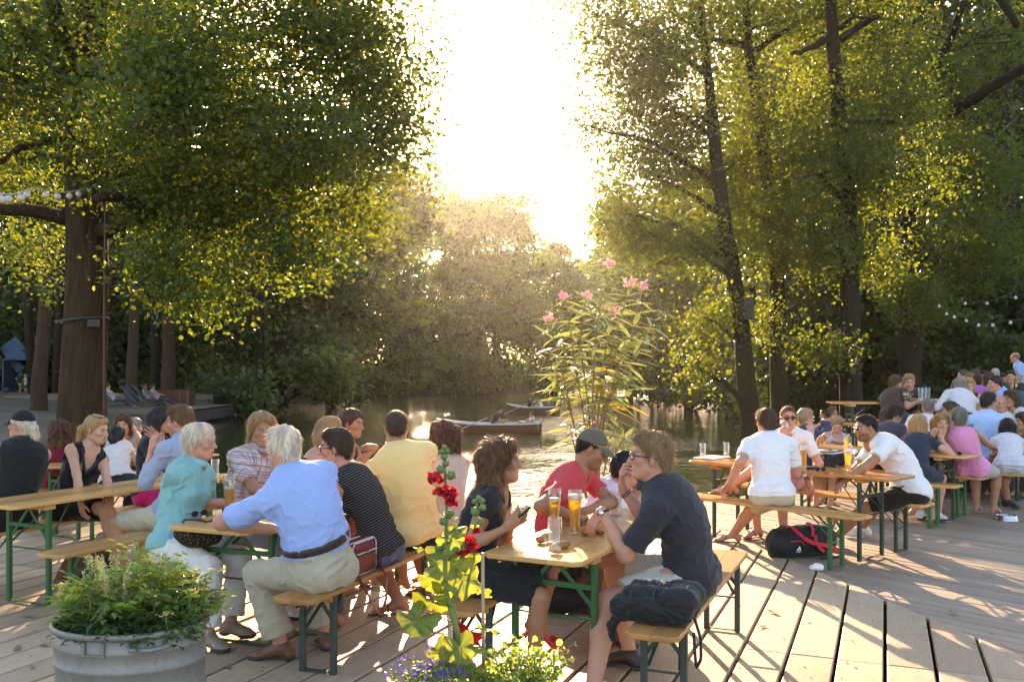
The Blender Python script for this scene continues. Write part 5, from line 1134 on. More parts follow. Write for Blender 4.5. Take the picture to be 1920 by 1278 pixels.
P_('blue', bs('MR', .33), 'm', -60, 'person with white hair in a pale blue shirt, belt and khaki trousers, seen from behind', 0, H=1.80, w=1.2, belly=.05, head=(531, 842), hy=-48, sy=-38, hp=6, hunch=.09, skin='pink', hair=dict(style='short', col=(.68, .65, .60), vol=1.05),
   top=dict(type='shirt', col=(.29, .40, .72), collar=1, sleeve=.80, flare=.026, hem=.10, hemease=.0, ease=.018, fold=.0055), bottom=dict(type='trousers', col=(.44, .39, .29), belt=True, ease=.017, len=1.86, cuff=.082, fold=.0055),
   arms=dict(L=dict(w=G(503, 990, .805), e=G(452, 993, .80), d=(.9, .2, 0), n=(0, 0, -1), c=.25), R=dict(w=on(TAB, 'M', .62, .12, .81), e=on(TAB, 'M', .55, .42, .86))), legs=dict(L=dict(w=G(527, 1207, .09), fd=(-.9, .1, 0)), R=dict(w=G(612, 1187, .09), fd=(-.3, .9, 0))), shoes=sh((.17, .065, .03), sock=(.6, .58, .54)))
P_('striped', bs('MR', 1.02), 'f', -70, 'person with short dark hair, black glasses and a striped sleeveless top', 0, head=(630, 840), hy=-88, sy=-62, hp=6, hunch=.07, skin='pink', hair=dict(style='short', col=(.075, .043, .025), vol=1.1), glasses=dict(t=.0026), earring=1, top=dict(type='tank', mat=MAT['stripes'], neck='scoop', strap=.72), bottom=dict(type='trousers', col=(.08, .11, .19)), shoes=dict(type='sandal', col=(.25, .1, .05)))
P_('bob', bs('ML', 1.68), 'f', 105, 'person with a wavy blonde bob and bare shoulders, turned away', 1, head=(617, 812), hy=62, hp=4, skin='pink', hair=dict(style='bob', col=(.42, .28, .15), vol=1.2), top=dict(type='tank', mat=MAT['dots'], neck='scoop', top=.78, strap=.5), bottom=dict(type='skirt', col=(.04, .03, .04)))
P_('updo', bs('ML', 2.12), 'f', 112, 'person with dark hair pinned up and one hand raised, facing right', 1, head=(659, 795), hy=106, hp=6, sy=112, skin='tan', hair=dict(style='bun', col=(.07, .036, .02)), top=dict(type='tank', mat=MAT['dots'], neck='scoop', strap=.6), bottom=dict(type='skirt', col=(.03, .02, .025)), arms=dict(R=dict(w=W(706, 838, 7.45), e=W(716, 885, 7.3), d=(-.8, .0, .2), n=(.1, .2, -1), c=.55), L=dict(m='table')))
P_('yellow', bs('MR', 1.58), 'm', -40, 'person in a yellow T-shirt seen from behind', 0, H=1.82, w=1.2, head=(743, 803), hy=-8, sy=-8, hp=3, hunch=.06, skin='tan', hair=dict(style='crew', col=(.075, .05, .035)), top=dict(type='tee', col=(.80, .57, .24), sleeve=.7, flare=.022, ease=.016, hem=.0), bottom=dict(type='shorts', col=(.02, .018, .018)), legs=dict(L=dict(w=G(748, 1125, .09), fd=(-.9, -.2, 0)), R=dict(w=G(800, 1098, .09), fd=(-.6, .5, 0))), shoes=dict(type='flip', col=(.03, .02, .018)))
P_('brunette', bs('MR', 2.08), 'f', -45, 'person with long brown hair, sunglasses and a beige sleeveless top, seen from behind', 0, head=(829, 822), hy=-58, sy=-15, hp=2, skin='tan', hair=dict(style='curlylong', col=(.085, .036, .018), tip=(.13, .055, .025), len=.20, fuzz=1.3), glasses=dict(sun=1), top=dict(type='tank', col=(.46, .37, .31), strap=.8), bottom=dict(type='skirt', col=(.1, .08, .07)))
# tables at the left
P_('bluegrey', bs('LR', 1.12), 'm', -66, 'person in a grey blue long sleeved shirt gesturing with both hands', 0, head=(337, 790), hy=-80, sy=-64, hp=8, hunch=.07, skin='pink', hair=dict(style='short', col=(.20, .105, .045), vol=1.0), beard=.5, glasses=dict(t=.0016), top=dict(type='long', col=(.29, .33, .45), sleeve=1.55, neck='crew', collar=1), bottom=dict(type='shorts', col=(.46, .41, .31), len=.9),
   arms=dict(L=dict(w=W(284, 846, 7.12), e=W(271, 902, 7.0), d=(.1, .1, 1), n=(.5, .8, 0), c=.55), R=dict(w=W(301, 835, 7.35), e=W(300, 893, 7.5), d=(-.45, -.2, .8), n=(-.3, -.9, .1), c=.2, sp=.5)))
P_('pinkshorts', bs('LL', 1.95), 'f', 115, 'person with long straight dark hair and pink shorts behind the grey blue shirt', 1, head=(302, 788), hy=70, skin='mid', hair=dict(style='straightlong', col=(.03, .016, .012), len=.26), top=dict(type='tee', col=(.02, .018, .02)), bottom=dict(type='shorts', col=(.66, .02, .17)), armmode='knee', arms=dict(R=dict(m='knee')), bands=[('R', .05, .004, 0)])
P_('blonde', bs('LL', 1.06), 'f', 112, 'person with a blonde ponytail and a black beaded dress looking to the right', 0, head=(180, 806), hy=101, sy=134, hp=11, skin='fair', hair=dict(style='pony', col=(.50, .33, .16), len=.16, ph=-.03, pdir=(0, -.145, -.02)), glasses=dict(sun=1, up=1), earring=1, top=dict(type='dress', col=(.011, .011, .013), neck='scoop', strap=.82), bottom=dict(type='skirt', col=(.011, .011, .013), len=.78),
   arms=dict(R=dict(w=W(152, 945, 7.35), e=W(150, 893, 7.3)), L=dict(w=W(205, 935, 7.35))), legs=dict(R=dict(w=W(218, 1040, 7.5), kp=(.9, -.4, .9)), L=dict(w=W(226, 1048, 7.35), kp=(.9, -.4, .8))), shoes=dict(type='sandal', col=(.03, .02, .018)))
P_('blackcap', bs('LL', .50), 'f', -62, 'person in a black cap and black sleeveless top with white hair in a ponytail', 0, w=1.38, head=(40, 797), hy=-76, sy=-40, hp=-2, skin='pink', hair=dict(style='pony', col=(.66, .62, .57), len=.07, ph=-.06, pdir=(0, -.125, -.02)), cap=dict(col=(.012, .012, .016)), glasses=dict(sun=1), top=dict(type='tank', col=(.011, .011, .012), strap=.85, ease=.02), bottom=dict(type='skirt', col=(.015, .013, .013)))
P_('maroon', bs('L2L', .36), 'f', -60, 'person with curly auburn hair in a maroon T-shirt', 1, head=(112, 812), hy=-45, sy=-35, skin='mid', hair=dict(style='curlylong', col=(.13, .05, .022), tip=(.25, .10, .04), len=.12, fuzz=1.3), top=dict(type='tee', col=(.16, .012, .025)), bottom=dict(type='skirt', col=(.03, .025, .03)))
P_('darkback', bs('L2L', .84), 'f', -40, 'person in black with long dark hair beside the maroon shirt', 1, head=(146, 822), hy=-20, skin='mid', hair=dict(style='straightlong', col=(.05, .025, .014), len=.22), top=dict(type='tee', col=(.015, .014, .016)), bottom=dict(type='trousers', col=(.03, .03, .04)))
P_('lace', bs('L2R', .52), 'f', -25, 'person with a long black ponytail and a white lace top, seen from behind', 1, head=(219, 822), hy=5, sy=0, skin='mid', hair=dict(style='pony', col=(.013, .010, .010), len=.28, ph=-.0, pdir=(.05, -.15, -.01)), top=dict(type='tee', col=(.62, .55, .52), sleeve=.4), bottom=dict(type='trousers', col=(.02, .02, .025)))
P_('armup', bs('L2L', 1.28), 'f', 120, 'person shading her auburn hair with a raised arm', 1, head=(231, 797), hy=170, skin='mid', hair=dict(style='bob', col=(.14, .06, .025)), top=dict(type='tee', col=(.5, .42, .40)), bottom=dict(type='skirt', col=(.1, .1, .12)), arms=dict(L=dict(w=W(252, 806, 10.2), e=W(262, 820, 10.0))))
P_('greyman', bs('L3', .35), 'm', -50, 'person with grey hair in a light grey shirt at the far left lake edge', 2, head=(251, 802), hy=30, hair=dict(style='short', col=(.3, .29, .28)), top=dict(type='shirt', col=(.36, .36, .37)), bottom=dict(type='trousers', col=(.1, .1, .12)))
# orange table
P_('whiteback', bs('RF', .92), 'm', 8, 'person in a white T-shirt and khaki shorts seen from behind, one foot pulled up', 0, H=1.82, w=1.08, head=(1437, 792), hy=-14, sy=14, hp=2, hunch=.06, skin='pink', hair=dict(style='short', col=(.10, .05, .026), vol=1.1), top=dict(type='tee', col=(.74, .72, .74), sleeve=.68, flare=.02, ease=.017, hem=-.02), bottom=dict(type='shorts', col=(.50, .44, .33), len=.85, flare=.03),
   arms=dict(L=dict(w=W(1368, 905, 8.55), e=W(1377, 888, 8.25), d=(-.3, .6, -.6)), R=dict(m='table')), legs=dict(R=dict(w=G(1374, 1000, .085), fd=(-.95, .2, 0), kp=(-.5, .6, .6)), L=dict(w=W(1372, 909, 8.85), kp=(.35, .7, .6), fd=(-.95, .1, .05))), shoes=dict(type='flip', col=(.16, .10, .06)))
P_('drinker', bs('RB', 1.47), 'm', -131, 'person in dark sunglasses and a white polo drinking a wheat beer', 0, head=(1478, 784), hy=-174, sy=-160, hp=0, skin='pink', hair=dict(style='crew', col=(.16, .085, .045)), glasses=dict(sun=1, t=.004), top=dict(type='polo', col=(.70, .68, .71), collar=1), bottom=dict(type='shorts', col=(.52, .27, .28), len=.75),
   arms=dict(R=dict(w=W(1459, 818, 9.08), e=W(1440, 870, 9.1), d=(.75, -.25, .5), n=(.35, .9, -.1), c=.55), L=dict(w=W(1513, 900, 9.15), d=(.2, -.5, -.6))), legs=dict(R=dict(o=(.12, .40, .09)), L=dict(o=(.2, .42, .09))), shoes=dict(type='sandal', col=(.2, .1, .06)), bands=[('L', .03, .006, 0)])
P_('leaner', bs('RB', .20), 'm', -100, 'person in sunglasses, white T-shirt and black shorts leaning forward over the orange table', 0, H=1.82, w=1.1, head=(1624, 802), hy=-96, sy=-92, hp=10, hunch=.12, skin='tan', hair=dict(style='crew', col=(.012, .009, .008)), beard=.55, glasses=dict(sun=1, wire=1, t=.002), top=dict(type='tee', col=(.74, .70, .71), sleeve=.72, flare=.024, ease=.018, hem=-.1), bottom=dict(type='shorts', col=(.016, .014, .014), len=.9, flare=.03),
   arms=dict(L=dict(w=W(1580, 905, 8.3), e=W(1612, 893, 8.2)), R=dict(w=W(1575, 902, 8.5))), legs=dict(L=dict(w=G(1568, 1006, .09), fd=(-.9, -.3, 0)), R=dict(w=G(1616, 988, .09), fd=(-.95, .1, 0))), shoes=sh((.62, .60, .57), sole=(.6, .58, .55)))
P_('ponydark', bs('R2F', 1.78), 'f', 48, 'person with a fair ponytail, sunglasses and a charcoal sleeveless top facing right', 0, head=(1511, 784), hy=76, sy=58, hp=4, skin='fair', hair=dict(style='pony', col=(.42, .30, .17), len=.09, ph=.01, pdir=(0, -.14, .02)), glasses=dict(sun=1), top=dict(type='tank', col=(.045, .043, .058), strap=.66), bottom=dict(type='skirt', col=(.03, .03, .04)), arms=dict(R=dict(w=W(1531, 902, 10.6), e=W(1520, 865, 10.7)), L=dict(m='table')))
P_('tankblonde', bs('R2B', 1.92), 'f', -132, 'person with fair hair tied back and a pale strappy top looking down at her plate', 0, head=(1570, 797), hy=-160, sy=-162, hp=30, skin='fair', hair=dict(style='bun', col=(.46, .31, .16)), top=dict(type='tank', mat=MAT['tankprint'], neck='scoop', top=.74, strap=.5), bottom=dict(type='skirt', col=(.05, .045, .06)), closed=1)
P_('plum', bs('R2B', 1.16), 'm', 60, 'person with curly dark hair in a dark plum shirt looking down', 0, head=(1676, 780), hy=72, sy=46, hp=26, skin='mid', hair=dict(style='curlyshort', col=(.06, .03, .02), vol=1.2), glasses=dict(sun=1), top=dict(type='long', col=(.055, .042, .062), sleeve=1.5, neck='crew', collar=1), bottom=dict(type='trousers', col=(.03, .03, .035)))
P_('navydress', bs('R2F', .46), 'f', 44, 'person with shoulder length blonde hair in a navy dress, seen from behind', 0, head=(1722, 797), hy=36, sy=32, hp=2, skin='fair', hair=dict(style='straightlong', col=(.50, .34, .165), tip=(.55, .38, .18), len=.17, fuzz=1.2), top=dict(type='dress', col=(.022, .028, .052), sleeve=.42), bottom=dict(type='skirt', col=(.022, .028, .052)), arms=dict(R=dict(w=W(1764, 822, 10.3), e=W(1757, 862, 10.1), d=(.3, .3, .9), n=(-.6, -.6, .2), c=.35), L=dict(m='table')), shoes=sh((.6, .56, .54)))
P_('thinker', bs('R2B', .60), 'f', -138, 'person with long straight fair hair in a black T-shirt, hand at her chin', 0, head=(1764, 795), hy=-176, sy=-165, hp=1, skin='fair', hair=dict(style='straightlong', col=(.42, .27, .13), tip=(.48, .32, .15), len=.28, fwd=.05), top=dict(type='tee', col=(.016, .014, .015), neck='v'), bottom=dict(type='skirt', col=(.016, .014, .015)), arms=dict(R=dict(w=W(1748, 820, 10.5), e=W(1736, 852, 10.45), d=(.3, -.1, .9), n=(.7, .5, .2), c=.55), L=dict(w=on(TAB, 'R2', .6, .1, .81))))
P_('pinktop', bs('R2B', .14), 'f', 46, 'person with short grey hair in a pink sleeveless top, seen from behind', 0, head=(1799, 784), hy=12, sy=22, hp=2, w=1.1, skin='tan', hair=dict(style='short', col=(.25, .235, .22), vol=1.2), top=dict(type='tank', col=(.70, .25, .46), strap=.76), bottom=dict(type='shorts', col=(.38, .35, .33)), shoes=dict(type='sandal', col=(.5, .48, .45)))
P_('clip', bs('R3N', .92), 'f', -30, 'person with brown hair held by a pale clip, facing left behind the pink top', 1, head=(1781, 770), hy=-60, hair=dict(style='bun', col=(.09, .05, .03)), top=dict(type='tee', col=(.3, .2, .2)), bottom=dict(type='skirt', col=(.1, .1, .1)))
P_('whitegrey', bs('R3N', 1.32), 'm', 20, 'person with cropped grey hair in a white T-shirt, seen from behind', 1, head=(1740, 764), hy=15, hair=dict(style='crew', col=(.24, .22, .20)), top=dict(type='tee', col=(.72, .70, .70)), bottom=dict(type='trousers', col=(.1, .1, .12)))
P_('sky', bs('R3N', .42), 'm', 22, 'person in a sky blue shirt with dark hair, seen from behind at the right', 1, head=(1853, 754), hy=62, sy=16, hair=dict(style='short', col=(.03, .02, .016)), top=dict(type='long', col=(.36, .50, .78), sleeve=1.4, neck='crew', collar=1), bottom=dict(type='trousers', col=(.04, .04, .06)))
P_('whiteshirt', bs('R3B', .62), 'm', -140, 'person with thin grey hair in an open white shirt, facing left', 1, head=(1878, 757), hy=-150, skin='pink', hair=dict(style='balding', col=(.35, .33, .30)), top=dict(type='shirt', col=(.72, .70, .68), collar=1, neck='shirt'), bottom=dict(type='trousers', col=(.06, .06, .08)))
P_('brownhair', bs('R3B', .30), 'f', -110, 'person with wavy brown hair beside the open white shirt', 1, head=(1896, 748), hy=-100, hair=dict(style='bob', col=(.12, .055, .025)), top=dict(type='tee', col=(.6, .55, .55)), bottom=dict(type='skirt', col=(.1, .08, .09)))
P_('longblack', bs('R3F', 1.10), 'f', 22, 'person with very long black hair in a pale grey blouse, seen from behind', 0, H=1.6, head=(1889, 803), hy=25, sy=22, skin='tan', hair=dict(style='straightlong', col=(.012, .010, .012), len=.40, fuzz=1.2), top=dict(type='shirt', col=(.55, .54, .60), sleeve=.6, hem=-.1, ease=.02), bottom=dict(type='shorts', col=(.45, .43, .47)), legs=dict(L=dict(w=G(1890, 938, .09), fd=(.3, -.9, 0)), R=dict(w=G(1868, 930, .09), fd=(-.8, -.5, 0))), shoes=sh((.02, .018, .018)))
P_('green', bs('R3B', .02), 'f', -120, 'person in a green top cut off by the right edge of the picture', 1, head=(1919, 790), hy=-90, hair=dict(style='bob', col=(.1, .05, .03)), top=dict(type='tank', col=(.05, .30, .12)), bottom=dict(type='skirt', col=(.03, .03, .04)))
# raised platform
pz = dict(floor=PZ)
P_('brownshirt', bs('P1F', 1.38), 'm', 55, 'person in a brown shirt leaning on the raised table, left end', 1, head=(1679, 719), hy=70, sy=45, hair=dict(style='short', col=(.12, .065, .03)), top=dict(type='shirt', col=(.055, .03, .024), collar=1), bottom=dict(type='trousers', col=(.06, .06, .07)), **pz)
P_('olive', bs('P1B', .92), 'm', -165, 'person with fair curly hair in an olive polo facing the viewer on the platform', 1, head=(1704, 718), hy=-170, skin='pink', hair=dict(style='curlyshort', col=(.45, .31, .16)), top=dict(type='polo', col=(.045, .05, .038), collar=1), bottom=dict(type='trousers', col=(.06, .06, .07)), arms=dict(R=dict(w=W(1692, 732, 13.7), e=W(1686, 752, 13.6), c=.7), L=dict(m='table')), **pz)
P_('whiteplat', bs('P1F', .44), 'm', 10, 'person with grey hair in a white long sleeved shirt, seen from behind on the platform', 1, w=1.15, head=(1800, 722), hy=8, hair=dict(style='crew', col=(.3, .29, .28)), top=dict(type='long', col=(.58, .55, .58), neck='crew', collar=1), bottom=dict(type='trousers', col=(.02, .02, .025)), **pz)
P_('blackblonde', bs('P1B', .06), 'f', -150, 'person with a blonde bob in a black sleeveless top, facing the viewer on the platform', 1, head=(1816, 724), hy=-165, skin='fair', hair=dict(style='bob', col=(.55, .37, .17)), top=dict(type='tank', col=(.015, .013, .014)), bottom=dict(type='skirt', col=(.03, .03, .03)), **pz)
P_('magenta', bs('P2F', 2.15), 'm', 15, 'person in a magenta shirt seen from behind on the platform', 2, head=(1833, 716), hy=20, hair=dict(style='short', col=(.05, .022, .014)), top=dict(type='shirt', col=(.42, .09, .36)), bottom=dict(type='trousers', col=(.05, .05, .06)), **pz)
P_('bluefacing', bs('P2F', 1.82), 'm', -110, 'person in a blue shirt with dark hair facing left on the platform', 2, H=1.86, w=1.2, head=(1866, 720), hy=-82, skin='pink', hair=dict(style='short', col=(.04, .026, .018)), top=dict(type='shirt', col=(.28, .38, .68)), bottom=dict(type='trousers', col=(.05, .05, .06)), **pz)
P_('teal', bs('P2F', 1.45), 'm', 10, 'person in a dark teal shirt seen from behind at the right edge', 2, head=(1914, 732), hy=0, hair=dict(style='short', col=(.05, .04, .035)), top=dict(type='shirt', col=(.02, .07, .08)), bottom=dict(type='trousers', col=(.05, .05, .06)), **pz)
for i, (px, py, hc_, tc, st, lb) in enumerate(((1806, 705, (.10, .09, .085), (.05, .10, .12), 'short', 'person in dark teal with grey hair in the distant crowd'), (1819, 711, (.30, .17, .08), (.2, .15, .12), 'bob', 'person with light brown hair in the distant crowd'), (1830, 703, (.11, .05, .025), (.14, .05, .04), 'short', 'person with reddish brown hair highest in the distant crowd'), (1844, 706, (.03, .02, .015), (.08, .03, .04), 'bob', 'person with dark hair and a wine red top in the distant crowd'),
    (1855, 709, (.12, .04, .02), (.1, .06, .05), 'bob', 'person with red brown hair beside the white haired one in the crowd'), (1866, 703, (.5, .48, .45), (.6, .6, .58), 'short', 'person with white hair and a white top in the distant crowd'), (1881, 711, (.06, .03, .02), (.3, .2, .15), 'bob', 'person with brown hair right of the white haired one in the crowd'), (1894, 707, (.02, .015, .012), (.04, .05, .05), 'short', 'person with black hair farthest right but one in the crowd'), (1905, 717, (.5, .33, .15), (.4, .3, .25), 'bob', 'person with blonde hair at the right of the distant crowd'))):
    X = (px-CX)/FPX*16.9; u = (10.6-X)/math.cos(math.radians(90)-1.45) if False else (10.6-X)/.9927
    P_('crowd%d' % i, bs('P3', min(u, 2.1) if i > 7 else u), 'm' if st == 'short' else 'f', (-1)**i*30+(180 if i % 3 == 1 else 0), lb, 2, H=1.58, head=(px, py), hy=(-60, 170, 20, -150, 60, 30, -170, -160, 180)[i], hair=dict(style=st, col=hc_), top=dict(type='tee', col=tc), bottom=dict(type='trousers', col=(.05, .05, .06)), group='crowd on the raised platform', **pz)
P_('standing', V(12.05, 21.5, PZ+.90), 'm', -60, 'person standing in a blue shirt behind the crowd at the right edge', 2, stand=1, hy=-40, lean=12, hair=dict(style='balding', col=(.2, .17, .15)), top=dict(type='long', col=(.28, .36, .58)), bottom=dict(type='trousers', col=(.05, .05, .07)), armmode='side', legs=dict(L=dict(o=(.1, .03, .09)), R=dict(o=(.1, -.03, .09))), **pz)
P_('low1', V(6.95, 20.3, .12), 'f', -60, 'person with dark hair in a blue dress sitting low by the shrubs', 2, head=(1546, 778), hy=-70, hair=dict(style='bun', col=(.05, .03, .02)), top=dict(type='tee', col=(.06, .06, .13)), bottom=dict(type='skirt', col=(.06, .06, .13)), armmode='knee', legs=dict(L=dict(o=(.1, .6, .09)), R=dict(o=(.1, .62, .09))))
P_('low2', V(7.2, 20.6, .14), 'f', -60, 'person with auburn hair sitting low beside the blue dress', 2, head=(1561, 771), hy=120, hair=dict(style='long', col=(.22, .09, .035)), top=dict(type='tank', col=(.3, .2, .15)), bottom=dict(type='skirt', col=(.1, .08, .07)), armmode='knee', legs=dict(L=dict(o=(.1, .6, .09)), R=dict(o=(.1, .62, .09))))
# ------------------------------------------------------------------ plants on the deck
MAT['hleaf'] = leafmat('hollyhock_leaf', (.12, .20, .055), (.42, .46, .05), .45); MAT['oleaf'] = leafmat('oleander_leaf', (.20, .25, .13), (.34, .38, .09), .40, rough=.3); MAT['yleaf'] = leafmat('yellowed_leaf', (.45, .28, .03), (.55, .34, .03), .5)
MAT['herb'] = leafmat('herb_leaf', (.14, .22, .065), (.42, .50, .07), .5); MAT['fern'] = leafmat('ferny_leaf', (.065, .115, .045), (.16, .24, .04), .42)
def petal(name, c, tc): return leafmat(name, c, tc, .45)
MAT['redpetal'] = petal('red_petal', (.42, .008, .022), (.65, .012, .03)); MAT['pinkpetal'] = petal('pink_petal', (.80, .46, .52), (.74, .36, .42)); MAT['yarrow'] = petal('yarrow', (.66, .55, .20), (.5, .42, .12)); MAT['spike'] = petal('spike', (.55, .52, .26), (.6, .58, .22)); MAT['violet'] = petal('violet', (.16, .10, .50), (.2, .12, .55))
MAT['stem'] = paint((.14, .20, .06), .6, 0, 'stem', .2); MAT['woodstem'] = paint((.22, .13, .07), .7, 0, 'woody_stem', .3); MAT['bamboo'] = paint((.36, .25, .15), .6, 0, 'bamboo', .3)
def white(me): vcol(me, 'Col', np.ones((len(me.vertices), 3))); return me
def frame_of(n, d):
    n = nrm(n); d = nrm(d-n*np.dot(n, d)); return np.array([np.cross(d, n), d, n])
def place(o, p, M, s=1.0):
    from mathutils import Matrix
    m = Matrix.Identity(4)
    for i in range(3):
        for j in range(3): m[i][j] = float(M[j][i]*s)
        m[i][3] = float(p[i])
    o.matrix_world = m
# --- hollyhock
rng = np.random.RandomState(4)
def lobed_leaf(seed):
    r = np.random.RandomState(seed); n = 44; a = np.linspace(-np.pi*.93, np.pi*.93, n); lob = 1+.16*np.cos(a*5/1.0)+.03*r.normal(0, 1, n); R = .5*lob*(1-.10*np.cos(a)); rings = [0, .35, .7, 1.0]; v = [[0, 0, 0]]
    for k in rings[1:]:
        for i in range(n):
            x, y = R[i]*k*math.sin(a[i]), R[i]*k*math.cos(a[i])+.06; v.append([x, y, .10*k*k*math.cos(a[i]*5)-.13*(x*x+y*y)*2+.02*r.normal()*k])
    f3 = [(0, 1+i+1, 1+i) for i in range(n-1)]; f4 = [(1+k*n+i, 1+k*n+i+1, 1+(k+1)*n+i+1, 1+(k+1)*n+i) for k in range(2) for i in range(n-1)]
    v = np.array(v); me = rawmesh('leaf', v, [np.array(f3), np.array(f4)], MAT['hleaf']); an = np.arctan2(v[:, 0], v[:, 1]); ve = np.exp(-((((an*5/6.283+.5) % 1)-.5)/.06)**2); rr_ = np.hypot(v[:, 0], v[:, 1]); tn = .82+.5*ve*(rr_ > .04)+.22*wob(v, 5, seed)+.1*r.normal(0, 1, len(v)); vcol(me, 'Col', np.stack([tn*(1+.25*np.clip(rr_-.38, 0, 1)*6), tn, tn*.9], 1)); return me
LM = [lobed_leaf(i) for i in range(4)]
HB = W(893, 1300, 3.05); hh = empty('hollyhock', (HB[0], HB[1], .6), 0, 'tall hollyhock with double red flowers and big sunlit leaves in front', 'flower')
inv = -np.array([HB[0], HB[1], .6])
def hz_(px, py, Y): return W(px, py, Y)+inv
m = MB(); m.tube([hz_(893, 1300, 3.05), hz_(862, 1200, 3.06), hz_(836, 1110, 3.08), hz_(834, 1040, 3.10), hz_(838, 960, 3.10), hz_(834, 880, 3.1), hz_(833, 838, 3.1)], [.011, .010, .0095, .008, .006, .0045, .003], 8); m.build('stem', MAT['stem'], hh, smooth=True)
m = MB(); m.tube([hz_(898, 1300, 3.1), hz_(872, 1200, 3.12), hz_(846, 1130, 3.12), hz_(868, 1075, 3.13), hz_(886, 1020, 3.14), hz_(895, 935, 3.14)], [.008, .008, .007, .006, .005, .003], 8); m.build('stem', MAT['stem'], hh, smooth=True)
for i, (px, py, sz, Y, n, d, ax) in enumerate(((813, 1066, .155, 3.02, (-.1, -.75, .6), (-.5, .1, -.5), (836, 1070)), (877, 1062, .105, 3.02, (.1, -.8, .5), (.3, 0, -.9), (845, 1080)), (889, 1096, .125, 3.0, (.2, -.7, .6), (.8, 0, -.4), (848, 1100)), (783, 1126, .145, 3.06, (.2, .5, .8), (-.8, -.1, -.5), (836, 1110)), (808, 1098, .12, 3.1, (0, .7, .6), (-.5, .1, -.8), (838, 1095)), (768, 1176, .135, 2.95, (.1, -.6, .75), (-.55, -.3, -.75), (850, 1165)), (822, 1243, .11, 2.95, (-.2, -.7, .6), (-.4, -.2, -.9), (872, 1235)), (870, 1232, .12, 2.9, (0, -.55, .8), (.2, -.4, -.5), (875, 1245)),
    (786, 1028, .085, 3.1, (.1, .3, .9), (-.95, 0, -.15), (834, 1060)), (843, 990, .07, 3.05, (.2, -.5, .8), (-.6, 0, .2), (836, 1010)), (915, 1113, .08, 3.08, (.5, .5, .6), (.7, .1, -.6), (850, 1105)), (862, 1003, .095, 3.02, (0, -.8, .5), (.4, 0, .3), (838, 1020)), (930, 1183, .085, 3.0, (.1, .3, .9), (.9, 0, -.5), (870, 1190)), (858, 1258, .12, 2.9, (.1, -.5, .8), (.1, -.5, -.6), (880, 1260)), (846, 1112, .11, 3.12, (.1, .6, .6), (.2, .1, -.9), (840, 1090)), (853, 968, .05, 3.08, (.3, .4, .8), (.8, 0, .1), (838, 972)), (826, 1010, .075, 3.12, (-.2, .5, .7), (-.7, .1, .2), (834, 1020)), (895, 985, .03, 3.12, (0, .5, .8), (.8, 0, -.3), (892, 985)))):
    o = bpy.data.objects.new('leaf', LM[i % 4]); link(o, hh); p = hz_(px, py, Y); M = frame_of(V(*n)+rng.normal(0, .08, 3), V(*d)); place(o, p-M[1]*sz*.35, M, sz)
    a = hz_(ax[0], ax[1], 3.09); q = p-M[1]*sz*.32; mm_ = MB(); mm_.tube([a, (a+q)/2+V(0, 0, .012), q], [.0028, .0024, .002], 5); mm_.build('leaf_stalk', MAT['stem'], hh, smooth=True)
def ruffle(seed, r=1.0):
    g = np.random.RandomState(seed); v = []; f = []; k = 0
    for j in range(46):
        el = g.uniform(-.3, 1.45); az = g.uniform(0, 6.28); d = V(math.cos(az)*math.cos(el), math.sin(az)*math.cos(el), math.sin(el)); M = frame_of(d+g.normal(0, .5, 3), V(0, 0, 1)+g.normal(0, .4, 3)); c = d*r*g.uniform(.35, .85); w = r*g.uniform(.3, .46)
        for a in range(7): an = a/6*2.6-1.3; v.append(c+M[0]*math.sin(an)*w+M[1]*math.cos(an)*w*.8+M[2]*w*.22*math.sin(a*2.3+j))
        v.append(c-M[1]*w*.4); f += [(k+a, k+a+1, k+7) for a in range(6)]; k += 8
    return np.array(v), np.array(f)
for i, (px, py, r, Y) in enumerate(((815, 902, .033, 3.05), (823, 925, .028, 3.06), (844, 928, .036, 3.05), (846, 945, .028, 3.05), (876, 1030, .048, 3.05), (868, 1040, .032, 3.03), (895, 997, .017, 3.1))):
    v, f = ruffle(30+i, r); mobj('flower', white(rawmesh('flower', v, f, MAT['redpetal'])), hh, tuple(hz_(px, py, Y)))
bm_ = MB(); bm_.ball((0, 0, 0), (.011, .011, .013), 9, 6)
for k in range(5): a = k*1.257; bm_.tube([(.003*math.cos(a), .003*math.sin(a), -.012), (.0125*math.cos(a), .0125*math.sin(a), -.002), (.007*math.cos(a), .007*math.sin(a), .013)], [.003, .004, .001], 4)
BME = bm_.mesh('bud', MAT['stem'], True)
for px, py, s in ((833, 838, .7), (828, 846, .7), (839, 845, .7), (832, 856, .9), (836, 868, .9), (826, 879, 1.1), (845, 890, 1.2), (843, 963, 1.2), (831, 976, 1.1), (824, 1028, 1.2), (897, 934, .8), (903, 938, .8), (905, 951, .9), (891, 958, 1.2), (900, 977, 1.0), (890, 940, .7)):
    o = mobj('bud', BME, hh, tuple(hz_(px, py, 3.08))); o.scale = (s,)*3; o.rotation_euler = tuple(rng.uniform(-.4, .4, 3))
m = MB(); m.tube([W(907, 1310, 3.0), W(906, 1180, 3.0), W(905, 1036, 3.0)], [.0062, .0058, .0055], 8); tag(m.build('bamboo_stake', MAT['bamboo'], None, None, True), 'thin bamboo stake standing beside the hollyhock', 'stake')
# planter that holds them, just under the frame
m = MB(); m.lathe([(.30, 0), (.34, .6), (.36, .62), (.36, .63), (.325, .63), (.31, .56), (.001, .56)], 28, (-.18, 2.86, 0)); tag(m.build('flower_tub', paint((.16, .13, .11), .8), None, None, True), 'round tub at the bottom edge holding the hollyhock', 'planter')
